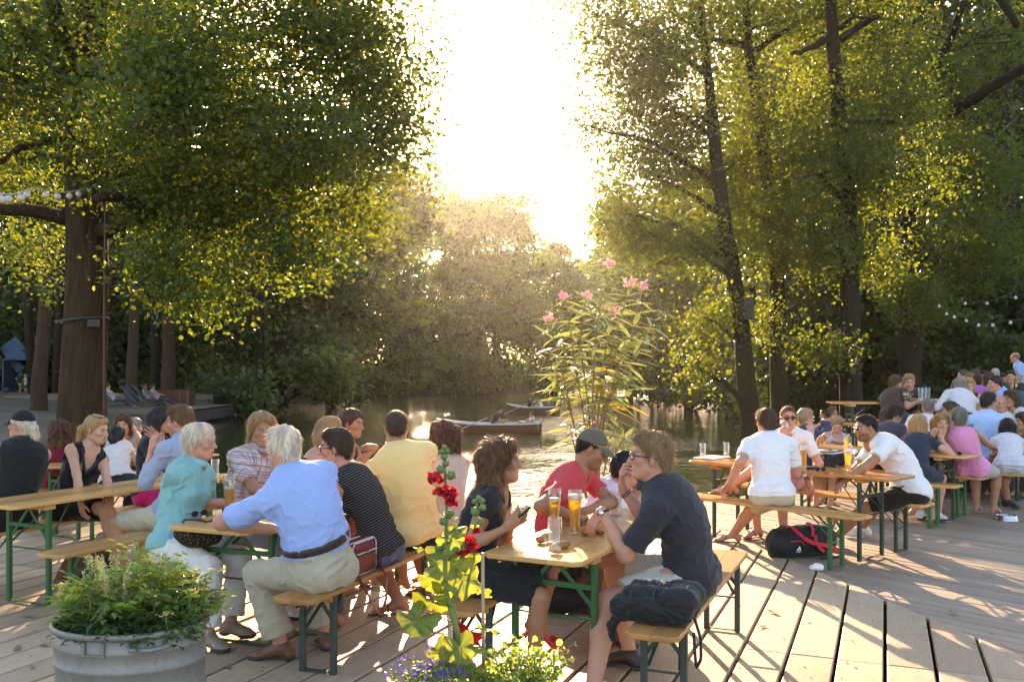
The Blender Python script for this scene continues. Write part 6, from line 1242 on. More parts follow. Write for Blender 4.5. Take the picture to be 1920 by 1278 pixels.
# red ribbon bow with a striped stick
rb = empty('ribbon_bow', tuple(W(878, 1190, 3.1)), 0, 'shiny red ribbon bow tied to a striped stick under the hollyhock', 'ribbon'); MAT['ribbon'] = paint((.55, .012, .015), .3, 0, 'ribbon', .1)
def strip(pts, w, nrmv): 
    pts = np.array(pts, float); t = np.gradient(pts, axis=0); s = np.cross(t, nrmv); s /= np.linalg.norm(s, axis=1)[:, None]+1e-9; v = np.concatenate([pts+s*w/2, pts-s*w/2]); n = len(pts); return v, np.array([(i, i+1, n+i+1, n+i) for i in range(n-1)])
for nm, pts, w in (('bow_loop', [(0, 0, 0), (-.02, -.01, .03), (-.035, 0, .035), (-.03, .015, .02), (0, 0, 0)], .03), ('bow_loop', [(0, 0, 0), (.03, -.01, .0), (.045, 0, -.008), (.035, .015, -.012), (0, 0, 0)], .03), ('ribbon_tail', [(0, 0, 0), (-.0, -.008, -.03), (-.012, 0, -.055), (-.01, .0, -.075)], .022), ('ribbon_tail', [(0, 0, 0), (.025, -.005, -.02), (.038, 0, -.05), (.05, .004, -.06)], .022), ('ribbon_tail', [(-.02, 0, -.02), (-.03, 0, 0), (-.04, 0, -.015)], .02)):
    v, f = strip(pts, w, V(.1, 1, .2)); mobj(nm, rawmesh(nm, v, f, MAT['ribbon']), rb)
m = MB()
for k in range(9): a = V(.012, .0, .02)+V(.0, 0, -.02)*k; m.tube([a, a+V(0, 0, -.011)], .0045, 6)
m.build('stick', paint((.75, .7, .68), .4), rb)
m = MB(); m.tube([V(.012, 0, .02), V(.012, 0, -.2)], .0038, 6); m.build('stick_core', MAT['ribbon'], rb)
# small plants at the bottom edge
def sprig_plant(name, label, base, n, hgt, spreadr, leafm, lsz, nl, flm=None, fs=.006, nf=0, seed=1, cat='plant'):
    g = np.random.RandomState(seed); root = empty(name, base, 0, label, cat); st = MB(); C = []; Fp = []
    for i in range(n):
        d = V(g.normal(0, spreadr), g.normal(0, spreadr*.7), hgt*g.uniform(.6, 1.05)); b = V(g.normal(0, .04), g.normal(0, .03), 0); t = np.linspace(0, 1, 6)[:, None]; p = b+d*t; p[:, :2] += (t**2)*g.normal(0, spreadr*.4, 2); st.tube(p, np.linspace(.0028, .001, 6), 4)
        for _ in range(nl): u = g.uniform(.15, 1); C.append(b+d*u+np.r_[(u**2)*(p[-1, :2]-b[:2]-d[:2]), 0]+g.normal(0, lsz*.5, 3))
        for _ in range(nf): Fp.append(p[-1]-d*g.uniform(0, .3)+g.normal(0, .008, 3))
    tag(st.build('stems', MAT['stem'], root), kind='stuff'); v, f, c = leaves(np.array(C), 1, .001, lsz, g, 1, True, .1); me = rawmesh('foliage', v, f, leafm, False); vcol(me, 'Col', c); mobj('foliage', me, root)
    if nf: v, f, c = leaves(np.array(Fp), 3, fs*.5, fs, g, 1, False, 0, .1); me = rawmesh('blossom', v, f, flm, False); vcol(me, 'Col', c); mobj('blossom', me, root)
    return root
sprig_plant('lobelia', 'violet flowered lobelia at the bottom edge left of the hollyhock', W(806, 1290, 2.9), 60, .085, .045, MAT['herb'], .012, 6, MAT['violet'], .012, 2, 5, 'flower')
sprig_plant('small_shrub', 'loose green sprigs with tiny white flowers at the foot of the front table', W(985, 1300, 2.9), 46, .16, .075, MAT['herb'], .022, 11, MAT['spike'], .008, 2, 6)
sprig_plant('trailing_plant', 'low leafy plant between the hollyhock stem and the bamboo stake', W(925, 1300, 2.9), 30, .08, .05, MAT['herb'], .025, 8, None, 0, 0, 7)
# --- oleander behind the front table
OB = V(.60, 6.62, 0); ol = empty('oleander', tuple(OB), 0, 'tall pink flowering oleander standing behind the olive cap', 'shrub'); g = np.random.RandomState(9)
def oleaf(k):
    n = 7; t = np.linspace(0, 1, n); w = .5*np.sin(np.pi*np.clip(t*.97+.02, 0, 1))**.8*.19; z = -.16*t**2*(.6+.5*k); v = []
    for i in range(n): v += [[-w[i], t[i], z[i]+.018], [0, t[i], z[i]], [w[i], t[i], z[i]+.018]]
    return rawmesh('leaf', np.array(v), np.array([(3*i+j, 3*i+j+1, 3*i+j+4, 3*i+j+3) for i in range(n-1) for j in (0, 1)]), None)
OL = []
for k in range(3): me = oleaf(k); me.materials.append(MAT['oleaf']); OL.append(white(me))
OY = oleaf(1); OY.materials.append(MAT['yleaf']); white(OY)
OREST = []; OBASE = np.zeros((21, 3)); OL[1].vertices.foreach_get('co', (_b := np.zeros(63))); OBASE = _b.reshape(21, 3)
stems = [((1112, 1000), (1078, 800), (1052, 690), (1030, 600)), ((1113, 1000), (1098, 800), (1078, 680), (1060, 560)), ((1114, 1000), (1105, 760), (1085, 640), (1098, 560)), ((1114, 1000), (1110, 760), (1118, 600), (1145, 497)), ((1115, 1000), (1118, 770), (1150, 640), (1183, 535)), ((1116, 1000), (1122, 770), (1175, 670), (1205, 540)), ((1118, 1000), (1130, 760), (1195, 660), (1238, 585)), ((1113, 1000), (1072, 770), (1050, 730), (1036, 690)), ((1116, 1000), (1128, 780), (1150, 720), (1172, 640)), ((1112, 1000), (1095, 820), (1110, 770), (1130, 735)), ((1118, 1000), (1140, 830), (1165, 760), (1185, 705)), ((1112, 1000), (1085, 870), (1075, 830), (1070, 795)), ((1116, 1000), (1150, 850), (1165, 830), (1172, 815)), ((1114, 1000), (1112, 770), (1135, 660), (1150, 585))]
nleaf = 0
for si, ps in enumerate(stems):
    Yd = 6.62+g.normal(0, .16); pts = [V(0, 0, .25)]+[W(px, py, 6.62+(Yd-6.62)*(i/3))-OB for i, (px, py) in enumerate(ps)]; pts = np.array(pts); tt = np.linspace(0, 1, 5); ts = np.linspace(0, 1, 16); P = np.stack([np.interp(ts, tt, pts[:, j]) for j in range(3)], 1); P[2:-1] = (P[1:-2]+P[2:-1]+P[3:])/3
    m = MB(); m.tube(P, np.linspace(.009, .0038, 16), 6); m.build('stem', MAT['woodstem'], ol, smooth=True)
    top = P[-1]; T = nrm(P[-1]-P[-3]); nw = 11 if ps[-1][1] < 700 else 7; rest = []
    for wv in range(nw):
        u = wv/nw; ui = 15-u*(7.5 if nw == 11 else 6); i0 = int(ui); q = P[i0]+(P[min(i0+1, 15)]-P[i0])*(ui-i0)-T*.01
        for j in range(3):
            if nleaf >= 296: pass
            an = j*2.094+wv*1.05+g.normal(0, .25); s1 = nrm(np.cross(T, V(1, .2, 0))); s2 = np.cross(T, s1); out = s1*math.cos(an)+s2*math.sin(an); d = nrm(out*(.55+.6*u)+T*(.85-1.0*u)+g.normal(0, .10, 3)); ylw = u > .55 and g.uniform() < .22
            Fm = frame_of(T+g.normal(0, .2, 3)-d*.2, d); sc_ = g.uniform(.16, .235)*(1 if u > .1 else .75); nleaf += 1
            if (nleaf % 5) < 3 and nleaf < 490: o = bpy.data.objects.new('leaf', OY if ylw else OL[g.randint(3)]); link(o, ol); place(o, q, Fm, sc_)
            else: OREST.append(OBASE@(Fm*sc_)+q)
    if si in (0, 1, 2, 3, 4, 5, 13) or si == 9 and False:
        C = top+g.normal(0, 1, (20, 3))*V(.019, .019, .015)+V(0, 0, .02); v, f, c = leaves(C, 5, .007, .020, g, 1, False, 0, .12); me = rawmesh('flower_cluster', v, f, MAT['pinkpetal'], False); vcol(me, 'Col', c); mobj('flower_cluster', me, ol)
_v = np.concatenate(OREST); _f = np.concatenate([np.array([(3*i+j, 3*i+j+1, 3*i+j+4, 3*i+j+3) for i in range(6) for j in (0, 1)])+21*q for q in range(len(OREST))]); tag(mobj('leaves', white(rawmesh('leaves', _v, _f, MAT['oleaf'])), ol), kind='stuff')
m = MB(); m.lathe([(.20, 0), (.25, .36), (.27, .37), (.27, .40), (.235, .40), (.23, .34), (.001, .34)], 24); m.build('pot', paint((.22, .10, .06), .8), ol, smooth=True)
# --- zinc tub full of plants
t = NT('zinc'); co = t.coord('Object', (1, 1, .5)); n1 = t.noise(7, 6, co, .65, .6); n2 = t.noise(40, 4, co); t.base(t.mix(t.mix((.175, .165, .15), (.275, .26, .24), n1), (.12, .11, .10), t.ramp(n2, [(.5, (0, 0, 0)), (.75, (.5,)*3)]))); t.set(Metallic=.25, Roughness=.5); t.bump(n1, .15, .004); MAT['zinc'] = t.m
TBX, TBY, RZ = -1.765, 4.22, .555; tb = empty('zinc_tub', (TBX, TBY, 0), 0, 'big oval zinc tub planted with herbs in the lower left corner', 'planter'); sx, sy = .352, .275
def ov(prof, n=48): m = MB(); m.lathe(prof, n, (0, 0, 0), None, sx, sy); return m
ov([(.86, .0), (.90, .02), (.925, .12), (.94, .125), (.945, .135), (.94, .145), (.93, .15), (.935, .25), (.955, .257), (.96, .265), (.955, .275), (.94, .28), (.945, .38), (.965, .387), (.97, .395), (.965, .405), (.95, .41), (.96, .47), (.972, .476), (.972, .484), (.962, .49), (.965, RZ-.01), (.94, RZ-.01), (.93, .3)]).build('tub_wall', MAT['zinc'], tb, smooth=True)
ov([(.955, RZ-.014), (.985, RZ-.016), (1.005, RZ-.006), (1.005, RZ+.006), (.985, RZ+.014), (.955, RZ+.012), (.94, RZ)]).build('rim', MAT['zinc'], tb, smooth=True)
ov([(.93, RZ-.05), (.5, RZ-.03), (.001, RZ-.03)]).build('soil', MAT['soil'], tb, smooth=True)
def onrim(a, z, k=1.0): return V(math.cos(a)*sx*k, math.sin(a)*sy*k, z)
for a0 in (-1.05, 2.1):
    m = MB(); p = [onrim(a0-.22, RZ-.035, .97), onrim(a0-.22, RZ-.05, 1.06), onrim(a0, RZ-.055, 1.09), onrim(a0+.22, RZ-.05, 1.06), onrim(a0+.22, RZ-.035, .97)]; m.tube(p, .011, 8); m.build('handle', MAT['zinc'], tb, smooth=True)
m = MB()
for a in (-1.86, -1.60): m.bar(onrim(a, RZ-.02, .985), onrim(a, RZ-.085, .985), .014, .016, (0, 1, 0), .003)
m.bar(onrim(-1.86, RZ-.075, .97), onrim(-1.60, RZ-.075, .97), .03, .006, (0, 0, 1)); m.build('bracket', MAT['zinc'], tb)
TZ = RZ-.03; T0 = V(TBX, TBY, TZ)
def pinnate(n, rmax, z0, z1, size, g, leaflets=5, lean=.5):
    """compound leaves: leaflet centres, directions"""
    vs = []; fs = []; cs = []; k = 0
    for i in range(n):
        a = g.uniform(0, 6.28); r = math.sqrt(g.uniform()); b = V(math.cos(a)*r*rmax[0], math.sin(a)*r*rmax[1], g.uniform(z0, z1)*(1-.35*r)); d = nrm(V(math.cos(a)*lean*(r+.2), math.sin(a)*lean*(r+.2), 0)+g.normal(0, .45, 3)+V(0, 0, .15)); M = frame_of(V(0, 0, 1)+g.normal(0, .35, 3), d); L = size*g.uniform(.7, 1.3); tone = g.uniform(.7, 1.35)
        for j in range(leaflets):
            if j == leaflets-1: q = b+M[1]*L; dd = M[1]
            else: sd = -1 if j % 2 else 1; u = .35+.55*(j//2)/max(1, (leaflets-1)//2); q = b+M[1]*L*u; dd = nrm(M[1]*.6+M[0]*sd)
            l = L*.42; s = np.cross(dd, M[2])*l*.26; e = q+dd*l-M[2]*l*.12; mid = q+dd*l*.45+M[2]*l*.06; vs += [q, mid+s, e, mid-s]; fs.append((k, k+1, k+2, k+3)); cs += [[tone*g.uniform(.9, 1.1)]*3]*4; k += 4
        vs += [b-V(0, 0, .03), b-V(0, 0, .03)+M[0]*.003, b+M[1]*L+M[0]*.002, b+M[1]*L]; fs.append((k, k+1, k+2, k+3)); cs += [[tone]*3]*4; k += 4
    return np.array(vs), np.array(fs), np.array(cs)
def plant(name, label, off, parts, cat='plant'):
    root = empty(name, tuple(T0+V(*off)), 0, label, cat)
    for nm, (v, f, c), mt in parts: me = rawmesh(nm, v, f, mt, False); vcol(me, 'Col', c); mobj(nm, me, root)
    return root
g = np.random.RandomState(21)
r1 = plant('leafy_herb', 'light green compound leaved herb filling the middle of the zinc tub', (.02, .02, 0), [('foliage', pinnate(210, (.27, .18), .05, .30, .115, g, 7), MAT['herb'])])
plant('ferny_herb', 'dark ferny herb along the front rim of the zinc tub', (.03, -.09, 0), [('foliage', pinnate(300, (.25, .11), .01, .12, .085, g, 9, .8), MAT['fern'])])
r2 = plant('spiky_herb', 'herb with pale flower spikes at the left side of the zinc tub', (-.17, .04, 0), [('foliage', pinnate(150, (.13, .13), .02, .22, .085, g, 5), MAT['herb'])])
r3 = plant('yarrow_plant', 'herb with flat pale yellow flower heads at the right side of the zinc tub', (.20, .03, 0), [('foliage', pinnate(100, (.12, .12), .03, .24, .10, g, 7), MAT['herb'])])
for px, py, Y in ((348, 1076, 4.3), (344, 1090, 4.15), (365, 1090, 4.2), (381, 1104, 4.15), (391, 1115, 4.2), (310, 1150, 3.98), (331, 1073, 4.35), (358, 1106, 4.1)):
    p = W(px, py, Y)-np.array(r3.location); C = p+np.c_[g.normal(0, .016, (40, 2)), g.normal(0, .003, 40)]; v, f, c = leaves(C, 2, .003, .009, g, .4, False, 0, .15); me = rawmesh('flower_head', v, f, MAT['yarrow'], False); vcol(me, 'Col', c); mobj('flower_head', me, r3)
    m = MB(); m.tube([(p[0]*.7, p[1]*.7, 0), tuple(p*V(.9, .9, .6)), tuple(p)], .0022, 5); m.build('flower_stem', MAT['stem'], r3)
for i in range(30):
    p = W(g.uniform(150, 245), g.uniform(1040, 1085), g.uniform(4.0, 4.3))-np.array(r2.location) if i > 6 else W(g.uniform(108, 135), g.uniform(1085, 1110), 4.2)-np.array(r2.location); L = g.uniform(.06, .10); C = p-np.c_[g.normal(0, .0035, (34, 2)), np.linspace(0, L, 34)]; v, f, c = leaves(C, 3, .003, .0085, g, 1, False, 0, .15); me = rawmesh('flower_spike', v, f, MAT['spike'], False); vcol(me, 'Col', c); mobj('flower_spike', me, r2)
m = MB()
for i in range(40): a = V(g.normal(0, .16), g.normal(0, .1), -.02); m.tube([a, a+V(g.normal(0, .03), g.normal(0, .03), .14), a+V(g.normal(0, .06), g.normal(0, .05), .24)], .0022, 4)
tag(m.build('stems', MAT['woodstem'], r1), kind='stuff')
# tall shoots that rise above the tub
for k, (px, py) in enumerate(((258, 1035), (306, 1038), (225, 1075), (290, 1060), (275, 1050), (320, 1065), (240, 1060))):
    p = W(px, py, 4.25)-np.array(r1.location); m = MB(); b = V(p[0]*.6, p[1]*.5, .0); m.tube([b, (b+p)/2+V(.0, 0, .02), p], [.0035, .0028, .0018], 5); m.build('stem', MAT['stem'], r1)
    v, f, c = pinnate(9, (.04, .04), -.07, .02, .09, g, 5, .9); me = rawmesh('shoot_leaves', v+p, f, MAT['herb'], False); vcol(me, 'Col', c*1.2); mobj('shoot_leaves', me, r1)
# fallen leaves
FL = []
for k in range(3):
    gg = np.random.RandomState(60+k); a = np.linspace(0, 2*np.pi, 13)[:-1]; R = np.array([.5*(1+.25*math.cos(x*2)) for x in a]); v = np.c_[R*np.cos(a), R*np.sin(a)*.7, .10*np.sin(a*2+k)+.06*gg.normal(0, 1, 12)+.12]; FL.append(white(rawmesh('fallen_leaf', np.r_[v, [[0, 0, .02]]], np.array([(i, (i+1) % 12, 12) for i in range(12)]), leafmat('dry_leaf', ((.30, .26, .10), (.34, .22, .09), (.22, .20, .08))[k], (.2, .17, .05), .25), True)))
for i, (px, py, s, lb) in enumerate(((52, 1155, .10, 'dry leaf in front of the left table leg, nearest the zinc tub'), (33, 1215, .09, 'pale fallen leaf at the left edge beside the zinc tub'), (85, 1210, .07, 'fallen leaf left of the zinc tub rim'), (60, 1250, .06, 'curled leaf at the lower left corner'), (25, 1140, .07, 'yellowish leaf by the thin green table leg at left'), (428, 1250, .06, 'small leaf between the zinc tub and the brown shoe'), (412, 1225, .05, 'tiny leaf right of the zinc tub'), (1610, 1012, .06, 'leaf on the grey boards just right of the orange table leg'), (1672, 1008, .06, 'leaf on the grey boards right of the bench legs'), (1673, 1012, .05, 'second leaf on the grey boards right of the bench legs'), (1797, 1008, .06, 'leaf on the grey boards left of the dog bowl'), (1770, 1012, .05, 'small leaf on the grey boards farther left of the dog bowl'), (1775, 1042, .07, 'leaf on open grey boards below the dog bowl'), (1856, 1078, .07, 'leaf on the grey boards near the right edge'), (1786, 1147, .08, 'leaf on the grey boards close to the pale boards'), (1578, 1080, .06, 'leaf by the seam where pale and grey boards meet'), (1450, 1148, .10, 'curled leaf on a pale board right of the front bench'), (1430, 1174, .08, 'brown leaf in the seam right of the front bench'), (1826, 962, .06, 'leaf under the far right bench'), (1852, 940, .06, 'leaf behind the dog bowl'), (1800, 930, .06, 'leaf beneath the pink top'), (1700, 1000, .05, 'leaf beside the white sneaker at the bench end'))):
    o = mobj('fallen_leaf', FL[i % 3], None, tuple(G(px, py, .004))); o.scale = (s*.8, s*.8, s*.6); o.rotation_euler = (0, 0, i*1.7); tag(o, lb, 'leaf', 'fallen leaves on the decks')
# ------------------------------------------------------------------ glasses, food, bags
t = NT('glass'); gl_ = t.n('BsdfGlossy', i_0=(1, 1, 1, 1)); gl_.inputs['Roughness'].default_value = .03; tp_ = t.n('BsdfTransparent', i_0=(.93, .94, .93, 1)); lw = t.n('LayerWeight'); lw.inputs[0].default_value = .22; ms = t.n('MixShader'); t.l(lw.outputs['Facing'], ms.inputs[0]); mm = t.n('Math', operation='MULTIPLY_ADD'); t.l(lw.outputs['Facing'], mm.inputs[0]); mm.inputs[1].default_value = .55; mm.inputs[2].default_value = .05; t.l(mm.outputs[0], ms.inputs[0]); t.l(tp_.outputs[0], ms.inputs[1]); t.l(gl_.outputs[0], ms.inputs[2]); t.l(ms.outputs[0], t.out.inputs[0]); MAT['glass'] = t.m
t = NT('beer'); n1 = t.noise(18, 3, t.coord()); c = t.mix((1.0, .60, .04), (1.0, .70, .10), n1); tr = t.n('BsdfTranslucent'); t.l(c, tr.inputs[0]); tp_ = t.n('BsdfTransparent', i_0=(1.0, .80, .28, 1)); t.base(t.mix((.85, .42, .02), (.9, .5, .05), n1)); t.set(Roughness=.1); ms = t.n('MixShader', i_0=.85); t.l(t.b.outputs[0], ms.inputs[1]); t.l(tr.outputs[0], ms.inputs[2]); m2 = t.n('MixShader', i_0=.38); t.l(ms.outputs[0], m2.inputs[1]); t.l(tp_.outputs[0], m2.inputs[2]); t.l(m2.outputs[0], t.out.inputs[0]); MAT['beer'] = t.m
MAT['foam'] = leafmat('foam', (.85, .80, .72), (.8, .75, .65), .4)
HG = [(.033, .0), (.034, .008), (.030, .018), (.0265, .05), (.0275, .09), (.034, .15), (.0395, .20), (.0405, .245)]
def gl_prof(z): zs = [p[1] for p in HG]; rs = [p[0] for p in HG]; return float(np.interp(z, zs, rs))
def beer_glass(p, label, fill=.185, foam=.018, s=1.0, rz=0.0):
    root = empty('beer_glass', tuple(p), rz, label, 'beer glass', 'wheat beer glasses'); m = MB(); m.lathe([(.001, .001)]+[(r*s, z*s) for r, z in HG]+[(r*s-.0022, z*s) for r, z in HG[:2:-1]]+[(.024*s, .022*s), (.001, .022*s)], 24); m.build('glass', MAT['glass'], root, smooth=True)
    if fill > 0:
        zz = np.linspace(.024, fill, 9); m = MB(); m.lathe([(.001, .0235*s)]+[((gl_prof(z)-.0032)*s, z*s) for z in zz]+[(.001, fill*s)], 24); m.build('beer', MAT['beer'], root, smooth=True)
        zz = np.linspace(fill+.0006, fill+foam, 4); m = MB(); m.lathe([(.001, zz[0]*s)]+[((gl_prof(z)-.0031)*s, z*s) for z in zz]+[((gl_prof(fill+foam)-.012)*s, (fill+foam+.006)*s), (.001, (fill+foam+.004)*s)], 24); white(m.build('foam', MAT['foam'], root, smooth=True).data)
    return root
def white_mb(m): return m
beer_glass(G(1040, 993, .77), 'wheat beer behind the empty glass on the front table', .17, .016, 1.0)
beer_glass(G(1078, 1001, .77), 'fullest wheat beer, right one on the front table', .19, .025, 1.05)
beer_glass(G(430, 964, .77), 'wheat beer in front of the turquoise blouse', .155, .012, 1.08)
beer_glass(G(1507, 877, .77), 'wheat beer in front of the drinker on the orange table', .17, .012, 1.0)
beer_glass(G(1590, 884, .77), 'wheat beer by the leaning man on the orange table', .175, .014, 1.0)
beer_glass(G(1587, 846, .77), 'cloudy half litre on the table of the woman looking down', .17, .01, .85)
sp_d = PE['drinker']['_']; hd_ = PE['drinker']['arms']['R']['_hand']; pg = hd_[0]+hd_[1]*.075+hd_[2]*.040
bg = beer_glass(V(0, 0, 0), 'wheat beer tilted at the mouth of the man in sunglasses', .15, .02); M_ = frame_of(nrm(V(.12, .72, .62)), V(1, 0, 0)); place(bg, pg-M_[2]*.10, np.array([M_[0], M_[1], M_[2]]))
def tumbler(p, label, h, r, foam=True):
    root = empty('empty_glass', tuple(p), 0, label, 'glass', 'empty glasses'); m = MB(); m.lathe([(.001, .0), (r*.94, 0), (r, .012), (r*1.02, h), (r*1.02-.0022, h), (r-.003, .018), (.001, .016)], 24); m.build('glass', MAT['glass'], root, smooth=True)
    if foam: m = MB(); m.lathe([(.001, .0165), (r-.0036, .019), (r-.0036, .026), (r*.6, .034), (.008, .05), (.001, .05)], 18); o = m.build('foam_rest', MAT['foam'], root, smooth=True); white(o.data)
    return root
tumbler(G(1040, 1036, .77), 'nearly empty straight glass with foam left, nearest on the front table', .185, .0365)
tumbler(G(1318, 858, .785), 'left of two empty glasses at the lake end of the orange table', .155, .030); tumbler(G(1362, 856, .785), 'right of two empty glasses at the lake end of the orange table', .155, .030)
tumbler(G(403, 905, .77), 'empty glass behind the shoulder of the turquoise blouse', .20, .032, False)
def mug(p, label, s=1.0, beer=0):
    root = empty('glass_mug', tuple(p), .4, label, 'mug', 'glass mugs'); m = MB(); m.lathe([(.001, 0), (.045*s, 0), (.047*s, .01), (.046*s, .15*s), (.042*s, .15*s), (.041*s, .02), (.001, .02)], 12); m.tube([(.046*s, 0, .125*s), (.08*s, 0, .125*s), (.09*s, 0, .08*s), (.08*s, 0, .035*s), (.046*s, 0, .03*s)], .008*s, 6); m.build('glass', MAT['glass'], root)
    if beer: m = MB(); m.lathe([(.001, .022), (.040*s, .022), (.040*s, .10*s), (.001, .10*s)], 14); m.build('beer', MAT['beer'], root, smooth=True); m = MB(); m.lathe([(.001, .101*s), (.040*s, .101*s), (.040*s, .12*s), (.001, .125*s)], 14); white(m.build('foam', MAT['foam'], root, smooth=True).data)
    return root
mug(G(1152, 966, .77), 'clear glass mug behind the wristwatch on the front table', 1.05); mug(G(1196, 946, .77), 'clear glass mug half hidden by the navy polo', 1.05)
mug(W(1698, 754, 13.3)*V(1, 1, 0)+V(0, 0, PZ+.79), 'mug of beer in front of the olive polo on the platform', 1.1, 1); mug(G(1822, 832, .77), 'mug of beer behind the pink top', 1.1, 1)
# bread
MAT['crust'] = paint((.30, .11, .03), .35, 0, 'crust', .3); MAT['crumb'] = paint((.62, .42, .22), .8, 0, 'crumb', .2)
def pretzel(p, label, arcs, rz=0.0, tilt=(0, 0)):
    root = empty('pretzel', tuple(p), rz, label, 'pretzel', 'pretzels on the front table')
    for pts, r in arcs: m = MB(); m.tube(np.array(pts), r, 9); m.build('pretzel_rope', MAT['crust'], root, smooth=True)
    return root
arc = lambda cx, cy, R, a0, a1, z=.018, n=9: [(cx+R*math.cos(a), cy+R*math.sin(a), z) for a in np.linspace(a0, a1, n)]
pretzel(G(1112, 1003, .77), 'half pretzel under the hand with the wristwatch', [(arc(0, 0, .052, -.6, 4.2), [.010, .015, .018, .019, .019, .019, .018, .015, .010]), (arc(.01, .02, .03, 0, 2.6, .02, 6), .012)])
pretzel(G(1046, 1026, .77), 'broken pretzel arc behind the nearly empty glass', [(arc(0, .03, .06, 3.6, 5.9), [.014, .018, .02, .02, .02, .02, .02, .018, .014])])
root = pretzel(G(1012, 1018, .77), 'torn pretzel end left of the nearly empty glass', [([(-.02, 0, .018), (0, .004, .02), (.025, 0, .018)], [.014, .02, .016])]); m = MB(); m.ball((.027, 0, .018), (.006, .015, .015)); m.build('crumb', MAT['crumb'], root, smooth=True)
hd_ = PE['navy']['arms']['R']['_hand']; m = MB(); m.ball((0, 0, 0), (.020, .011, .010), 9, 6); tag(m.build('bread_piece', MAT['crumb'], None, tuple(hd_[0]+hd_[1]*.115+hd_[2]*.028), True), 'bite of bread held to the mouth by the man in navy', 'bread')
hd_ = PE['curly']['arms']['R']['_hand']; m = MB(); m.box((0, 0, 0), (.015, .065, .13), None, .006); o = tag(m.build('mobile_phone', MAT['blackplastic'], None, tuple(hd_[0]+hd_[1]*.09+V(.02, .03, .01))), 'small dark phone held by the curly haired woman', 'phone'); o.rotation_euler = (0, .9, .3)
def shades(p, label, rz, dark=True):
    root = empty('sunglasses', tuple(p), rz, label, 'sunglasses'); m = MB(); ml = MB()
    for sg in (-1, 1):
        pts = [(sg*(.034+.024*math.cos(a)), 0.0, .022+.018*math.sin(a)) for a in np.linspace(0, 2*np.pi, 15)]; m.tube(pts, .0028, 5, False); ml.add(pts[:-1], [tuple(range(14))]); m.tube([(sg*.058, 0, .028), (sg*.06, .06, .02), (sg*.05, .12, .004)], .0026, 5)
    m.tube([(-.01, 0, .026), (.01, 0, .026)], .0026, 5); m.build('frame', MAT['blackplastic'], root); ml.build('lens', MAT['darklens'], root); return root
shades(G(374, 968, .77), 'folded dark sunglasses on the table edge by the turquoise blouse', .9); shades(G(1793, 853, .77), 'black sunglasses lying on the table before the black T-shirt', -.5); shades(G(1540, 884, .77)+V(0, .02, 0), 'dark sunglasses beside the wallet on the orange table', .4)
m = MB(); m.box((0, 0, .012), (.115, .09, .022), rotz(.5), .006); tag(m.build('wallet', leather((.012, .010, .010), .4), None, tuple(G(1525, 879, .77))), 'thick black wallet on the orange table', 'wallet')
kb = empty('key_bunch', tuple(G(1553, 887, .77)), 0, 'bunch of keys with a red tag on the orange table', 'keys')
for a in (.2, .9, 1.7): m = MB(); m.bar((0, 0, .003), (.05*math.cos(a), .05*math.sin(a), .004), .009, .003); m.ball((0, 0, .004), (.012, .010, .002), 8, 5); m.build('key', MAT['steel'], kb)
m = MB(); m.bar((-.01, 0, .004), (-.05, -.01, .005), .022, .004); m.build('tag', paint((.5, .02, .02), .5), kb)
m = MB(); m.box((0, 0, .006), (.36, .26, .012), None, .005); o = tag(m.build('paper_tray', paint((.72, .70, .68), .6), None, tuple(G(1335, 858, .7715))), 'white tray under the two empty glasses', 'tray'); o.rotation_euler = (0, 0, .85)
pl = empty('meal_tray', tuple(G(1556, 848, .7715)), .8, 'tray with a meal and paper napkin in front of the pale strappy top', 'tray'); m = MB(); m.box((0, 0, .008), (.42, .30, .014), None, .006); m.build('tray_base', MAT['steel'], pl); m = MB(); m.lathe([(.001, .018), (.07, .018), (.115, .034), (.118, .032), (.07, .0155), (.001, .0155)], 22, (-.06, 0, 0)); m.build('plate', paint((.75, .74, .72), .3), pl, smooth=True)
m = MB()
for k in range(14): m.ball((-.06+.05*math.cos(k*2.4)*k/14, .05*math.sin(k*2.4)*k/14, .03+.004*(k % 3)), (.02, .014, .011), 7, 5)
m.build('food', MAT['crust'], pl, smooth=True)
def crumple(name, p, r, mat, label, cat, seed):
    v, f = sdf_mesh([ell(V(0, 0, r*.5), np.eye(3), (r, r*.8, r*.6), .01)], r*.16); n = vnormals(v, f); v = v+n*(np.abs(wob(v, .8/r*.6, seed))[:, None]*r*.45); v[:, 2] = np.maximum(v[:, 2], 0); return tag(mobj(name, rawmesh(name, v, f, mat, False), None, tuple(p)), label, cat)
crumple('napkin', G(1598, 851, .775), .05, paint((.78, .76, .74), .9), 'crumpled white napkin right of the meal tray', 'napkin', 3); crumple('tissue', G(1533, 1068, 0), .05, paint((.78, .76, .76), .95), 'crumpled white tissue on the boards by the green bench leg', 'tissue', 5)
pt = empty('serving_board', tuple(W(1748, 755, 13.5)*V(1, 1, 0)+V(0, 0, PZ+.79)), .1, 'board of leftover food and glasses on the platform table', 'board'); m = MB(); m.box((0, 0, .01), (.5, .26, .02), None, .005); m.build('wood_board', MAT['orange'], pt)
m = MB()
for k in range(16): m.ball((-.2+.026*k, .06*math.sin(k*1.9), .035), (.03, .03, .02), 7, 5)
m.build('food', MAT['crumb'], pt, smooth=True)
for px, w_ in ((1726, 'left'), (1733, 'middle'), (1740, 'right')): tumbler(W(px, 752, 13.2+(px-1726)*.02)*V(1, 1, 0)+V(0, 0, PZ+.79), w_+' one of three tall empty glasses on the platform table', .22, .03, False)
m = MB(); m.lathe([(.001, .012), (.075, .012), (.09, .055), (.108, .060), (.112, .055), (.118, .012), (.128, .002), (.128, 0), (.001, 0)], 28); tag(m.build('dog_bowl', MAT['steel'], None, tuple(G(1887, 974, -.01)), True), 'steel dog bowl on the grey boards at the right', 'bowl')
